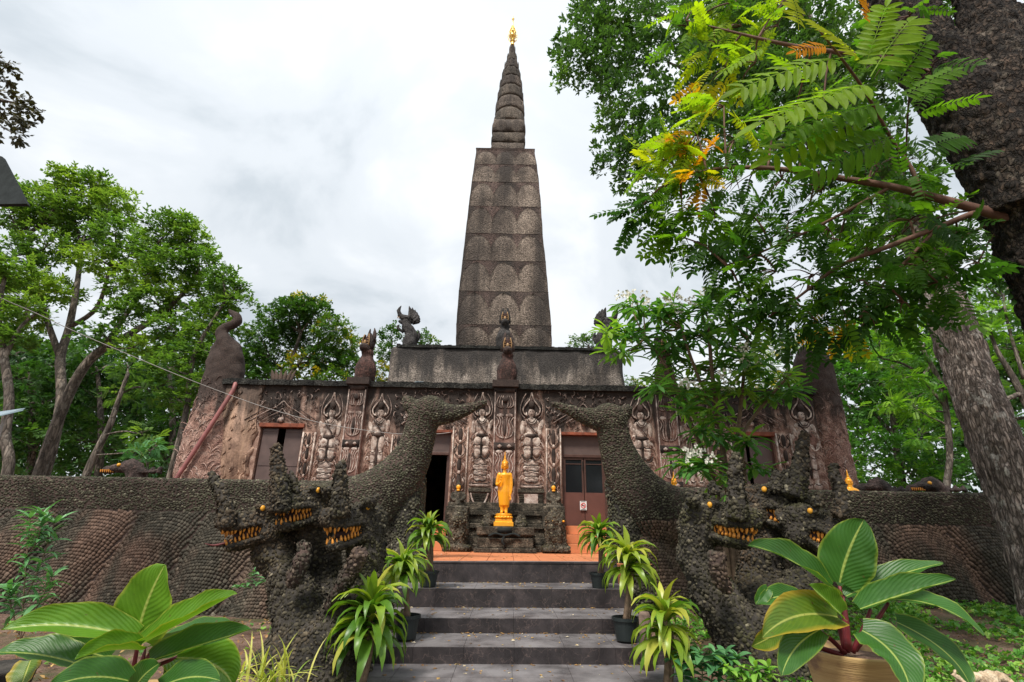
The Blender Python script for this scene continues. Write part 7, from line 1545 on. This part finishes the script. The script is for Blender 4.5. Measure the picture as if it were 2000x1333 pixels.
for p in ([(255, 1345, YL), (262, 1300, YL), (270, 1255, YL)], [(262, 1345, YL - .05), (280, 1300, YL - .05), (300, 1265, YL)], [(250, 1345, YL), (240, 1310, YL), (225, 1290, YL)], [(270, 1345, YL - .1), (290, 1310, YL - .1), (345, 1285, YL - .1)], [(240, 1345, YL), (200, 1320, YL), (160, 1300, YL)]): stalk(pl, p, .016)
mb = MB(); mb.tube([at(268, 1335, YL - .2), at(276, 1300, YL - .2), at(285, 1265, YL - .2)], [.02, .016, .002], 8, smooth=3); mb.build('leaf_sheath', M['stem_red'], pl, True)
mb = MB(); c = at(265, 1335, YL); mb.lathe((c.x, c.y, 0), [(.2, 0), (.28, .2), (.32, .45), (.33, c.z - .1), (.35, c.z - .06), (.31, c.z - .06), (.3, c.z - .1)], 24); mb.build('pot', M['clay'], pl, smooth=True)
YR = 3.7
pr = empty('philodendron', (at(1670, 1290, YR).x, YR, 0), 'large dark green philodendron in an ochre clay pot at the bottom right', 'potted plant')
R_ = [((1640, 1138), (1688, 1015), 50, YR, YR - .1, (-6, 0), (-.1, -1, .35), .12, 'philo'), ((1624, 1152), (1462, 1064), 40, YR - .05, YR - .4, (6, -10), (.3, -.7, .65), .6, 'philo'), ((1652, 1165), (1842, 1100), 30, YR, YR - .1, (0, -6), (-.1, -.5, .85), .5, 'philo'), ((1680, 1190), (1868, 1132), 38, YR - .1, YR - .4, (0, -2), (-.1, -.55, .8), .7, 'philo'),
      ((1642, 1200), (1580, 1142), 30, YR - .2, YR - .3, (0, 0), (.3, -.9, .4), .7, 'philo_light'), ((1636, 1206), (1488, 1246), 46, YR - .15, YR - .5, (-6, -22), (.1, -.8, .6), .45, 'philo_yellow'), ((1562, 1168), (1478, 1180), 24, YR + .2, YR + .1, (0, -8), (0, -.8, .6), .4, 'philo'), ((1602, 1230), (1527, 1320), 30, YR - .3, YR - .5, (-10, -10), (-.1, -.9, .4), .25, 'philo'),
      ((1684, 1232), (1778, 1350), 50, YR - .35, YR - .6, (14, -12), (.1, -.9, .5), .25, 'philo'), ((1730, 1172), (1922, 1242), 30, YR, YR - .2, (6, -22), (0, -.5, .9), .45, 'philo'), ((1752, 1216), (1895, 1340), 32, YR + .05, YR - .1, (20, -6), (.2, -.8, .5), .3, 'philo'), ((1520, 1235), (1468, 1262), 22, YR - .1, YR - .2, (-4, 4), (-.1, -1, .2), .5, 'philo_yellow'), ((1700, 1170), (1620, 1120), 26, YR + .25, YR + .2, (0, 0), (0, -1, .3), .3, 'philo'), ((1500, 1150), (1475, 1180), 14, YR + .15, YR + .1, (0, 0), (0, -1, .2), .3, 'philo')]
for q in R_: surf_leaf(pr, q[0], q[1], q[2], q[3], q[4], q[5], q[6], q[7], q[8])
for p in ([(1655, 1275, YR), (1650, 1210, YR), (1640, 1145, YR)], [(1650, 1270, YR), (1635, 1210, YR), (1610, 1160, YR)], [(1665, 1275, YR), (1690, 1220, YR - .05), (1700, 1190, YR - .05)], [(1670, 1270, YR), (1710, 1215, YR), (1735, 1178, YR)], [(1650, 1275, YR), (1610, 1240, YR - .1), (1560, 1225, YR - .2)], [(1645, 1280, YR), (1590, 1262, YR), (1530, 1245, YR)]): stalk(pr, p, .017)
mb = MB(); mb.tube([at(1655, 1270, YR - .1), at(1652, 1215, YR - .1), at(1648, 1165, YR - .1)], [.028, .02, .003], 8, smooth=3); mb.build('leaf_sheath', M['stem_red'], pr, True)
c = at(1668, 1282, YR); zr = at(1668, 1268, YR).z; rr = 88 / pxm(1668, 1290, YR); mb = MB()
mb.lathe((c.x, c.y, 0), [(rr * .5, 0), (rr * .58, .03), (rr * .75, zr * .3), (rr * .88, zr * .7), (rr * 1.0, zr - .03), (rr * 1.03, zr - .01), (rr * 1.0, zr), (rr * .92, zr - .01), (rr * .9, zr - .05)], 40); mb.build('pot', M['clay'], pr, smooth=True)
mb = MB(); mb.lathe((c.x, c.y, zr - .05), [(rr * .9, 0), (rr * .88, .008)], 24); mb.build('potting_soil', M['soil'], pr)

# ---- small plants
def whorl_plant(name, label, cat, stems_, tm, size, mat, tints, per=14, seed=1, stemr=.006, top=.35, stemmat='stem_green'):
    r = random.Random(seed); b = at(*stems_[0][0]); t = empty(name, (b.x, b.y, gh(b.x, b.y)), label, cat); mb = MB(); pos = []; xd = []; zd = []; sc = []; tt = []; ww = []
    for s in stems_:
        P = spline([at(*q) for q in s], 5); mb.tube(P, lerps([stemr, stemr * .6], len(P) - 1), 6)
        for k in range(per):
            f = top + (1 - top) * (k / per) ** .7; p = P[min(len(P) - 1, int(f * (len(P) - 1)))]; a = k * 2.4 + r.uniform(-.4, .4); e = r.uniform(-.2, .5) + (.5 if f > .9 else 0); pos.append(tuple(p)); xd.append((math.cos(a) * math.cos(e), math.sin(a) * math.cos(e), math.sin(e))); zd.append((r.gauss(0, .3), r.gauss(0, .3), 1)); sc.append(size * r.uniform(.7, 1.15)); tt.append(min(1, max(0, r.uniform(*tints) + (.3 if f > .92 else 0)))); ww.append(r.randrange(len(tm)))
    mb.build('stem', M[stemmat], t, True); pieces('leaf', 'leaves', tm, np.array(ww), np.array(pos), frames(np.array(xd), np.array(zd)), np.array(sc), np.array(tt), M[mat], t, 90); return t
NL = [strap(4, 1.0, .2, .3, .9, 0, .2), strap(4, 1.0, .2, .1, 1.2, 1, .2), strap(4, 1.0, .14, .6, .7, 2, .2)]
BL = [strap(4, 1.0, .36, .3, .9, 0, .2), strap(4, 1.0, .42, .1, .8, 1, .15)]
whorl_plant('tall_shrub', 'tall thin shrub with narrow grey green leaves in front of the far left wall', 'shrub', [[(40, 1250, 6.6), (45, 1180, 6.6), (52, 1090, 6.6), (60, 1000, 6.6)], [(45, 1180, 6.6), (80, 1100, 6.6), (110, 1010, 6.6)], [(40, 1250, 6.6), (75, 1180, 6.6), (105, 1120, 6.6)], [(38, 1240, 6.6), (20, 1180, 6.6), (22, 1150, 6.6)], [(52, 1090, 6.6), (75, 1050, 6.5), (84, 1002, 6.5)]], NL, .26, 'leaf_blue', (.6, 1.0), 34, 4, .009, .25, 'stem_tan')
whorl_plant('shrub', 'dark blue green leafy shrub at the bottom right of the steps', 'shrub', [[(1380 + dx, 1350, 5.6), (1380 + dx * 1.6, 1300, 5.6), (1378 + dx * 2.0, 1268 + abs(dx) * .5, 5.6)] for dx in (-34, -20, -6, 8, 20, 32)], BL, .16, 'leaf_blue', (.2, .8), 20, 5, .006, .1)
whorl_plant('shrub', 'bright green low plant in front of the right naga foot', 'shrub', [[(1470 + dx, 1350, 5.4), (1465 + dx * 1.5, 1320, 5.4), (1462 + dx * 2, 1300, 5.4)] for dx in (-22, -8, 8, 20)], BL, .14, 'leaf_weed', (.4, .9), 16, 6, .005, .1)
whorl_plant('weed', 'small weed growing on the wall behind the left naga', 'plant', [[(480, 1150, 7.9), (490, 1130, 7.9), (500, 1115, 7.8)], [(480, 1150, 7.9), (470, 1145, 7.9), (462, 1150, 7.8)], [(490, 1140, 7.9), (510, 1140, 7.8), (520, 1125, 7.8)]], BL, .10, 'leaf_blue', (.7, 1.0), 16, 7, .004, .1)
whorl_plant('weed', 'small leafy seedling in the soil left of the right naga', 'plant', [[(1388, 1210, 6.8), (1385, 1195, 6.8)], [(1388, 1210, 6.8), (1398, 1200, 6.8)]], BL, .12, 'leaf_blue', (.5, .9), 8, 8, .004, .1)
t = empty('spider_plant', (at(520, 1345, 4.9).x, 4.9, 0), 'yellow green striped grassy plant at the foot of the left naga', 'plant')
SB = [strap(7, 1.0, .045, 1.2, 1.3, i, .2) for i in range(1)] + [strap(7, 1.0, .04, .8, 1.2, 1, .2), strap(7, 1.0, .045, 1.45, .8, 2, .2)]
n = 54; c = at(520, 1345, 4.9); a = rng.uniform(0, 6.28, n); pos = np.array([tuple(c)] * n) + np.stack([rng.normal(0, .18, n), rng.normal(0, .06, n), np.zeros(n)], 1)
pieces('blade', 'blades', SB, rng.integers(0, 3, n), pos, frames(np.stack([np.cos(a), np.sin(a), np.zeros(n)], 1), np.tile([0, 0, 1.0], (n, 1))), rng.uniform(.3, .48, n), rng.uniform(0, 1, n), M['leaf_spider'], t, 80)
# ground cover, weeds at the right, litter
def cover(name, label, n, xf, yf, size, tm, mat, mask=None, tints=(.1, 1), hz=.03):
    P = []
    for _ in range(n):
        x, y = xf(), yf()
        if mask and mnoise.noise(Vector((x * 1.3, y * 1.3, 3))) < mask: continue
        P.append((x, y, gh(x, y) + random.uniform(-.01, hz)))
    P = np.array(P); m = len(P); w = rng.integers(0, len(tm), m); fr = frames(rand_dirs(m, -.1, .7), np.tile([0, 0, 1.0], (m, 1)) + rng.normal(0, .4, (m, 3))); s = size * rng.uniform(.6, 1.3, m); tt = rng.uniform(*tints, m)
    for i in range(len(tm)): q = w == i; o = scatter_mesh(name, tm[i], P[q], fr[q], s[q], tt[q], mat, None, 'stuff'); o['label'] = label
WD = [cheap_spray(7, 1.0, .34, 80 + i, .6) for i in range(1)]
cover('ground_cover', 'low green weeds spreading over the soil at the right', 11000, lambda: random.uniform(2.3, 8.5), lambda: random.uniform(3.2, 9.2), .085, WD, M['leaf_weed'], -.16, (.2, 1), .07)
cover('ground_cover', 'sparse weeds on the soil at the left', 700, lambda: random.uniform(-7, -1.9), lambda: random.uniform(4.5, 8.6), .07, WD, M['leaf_weed'], .12, (.2, 1), .04)
LT = [([(0, 0, .004), (.35, .3, .12), (1, 0, .05), (.4, -.28, .14), (.5, 0, .02)], [(0, 4, 1), (1, 4, 2), (0, 3, 4), (3, 2, 4)])]
cover('leaf_litter', 'dry leaves scattered on the soil', 2600, lambda: random.choice([random.uniform(-7, -1.8), random.uniform(2.1, 8)]), lambda: random.uniform(4, 9), .05, LT, M['litter'], None, (0, .8), .02)
P = []
for _ in range(560):
    k = random.randrange(5); ya, yb, z = ((5.0, 6.58, .0), (6.62, 7.39, .17), (7.42, 8.32, .34), (8.35, 9.2, .59), (9.3, 11.5, ZT + .002))[k]
    u = random.random(); y = yb - (yb - ya) * (u ** 2.2 if k < 4 else u); x = random.uniform(SX0 + .1, SX1 - .1); P.append((x, y, z + .004 + (x * .012 if k < 4 else 0)))
P = np.array(P); m = len(P); fr = frames(np.stack([rng.normal(0, 1, m), rng.normal(0, 1, m), np.zeros(m)], 1), np.tile([0, 0, 1.0], (m, 1)) + rng.normal(0, .15, (m, 3)))
o = scatter_mesh('leaf_litter', LT[0], P, fr, rng.uniform(.02, .065, m), rng.uniform(0, 1, m) ** .8, M['litter'], None, 'stuff'); o['label'] = 'dry fallen leaves on the slate steps'
# pale carved driftwood at the bottom right corner
mb = MB(); c = at(1925, 1326, 5.1)
for k in range(9): mb.ell(c + Vector((-.18 + .045 * k, random.uniform(-.04, .04), random.uniform(-.05, .03))), (.055, .07, random.uniform(.04, .085)), Matrix.Rotation(random.uniform(-.6, .6), 3, 'Y'), 8, 6)
mb.tube([c + Vector((-.2, 0, -.02)), c + Vector((-.28, 0, .03)), c + Vector((-.24, 0, .06))], [.03, .02, .01], 6); me = remesh(mb, .012, 1, 'driftwood', .012, 22)
tag(put(me, 'driftwood', M['bone']), 'pale gnarled piece of driftwood on the weeds at the bottom right', 'driftwood')
mb = MB(); c = at(8, 1340, 4.6); mb.lathe((c.x - .1, c.y, 0), [(.2, 0), (.24, .25), (.25, c.z + .08), (.27, c.z + .12), (.22, c.z + .12)], 24); tag(mb.build('stone_pot', M['mortar'], None, True), 'grey stone pot cut off at the bottom left corner', 'pot')
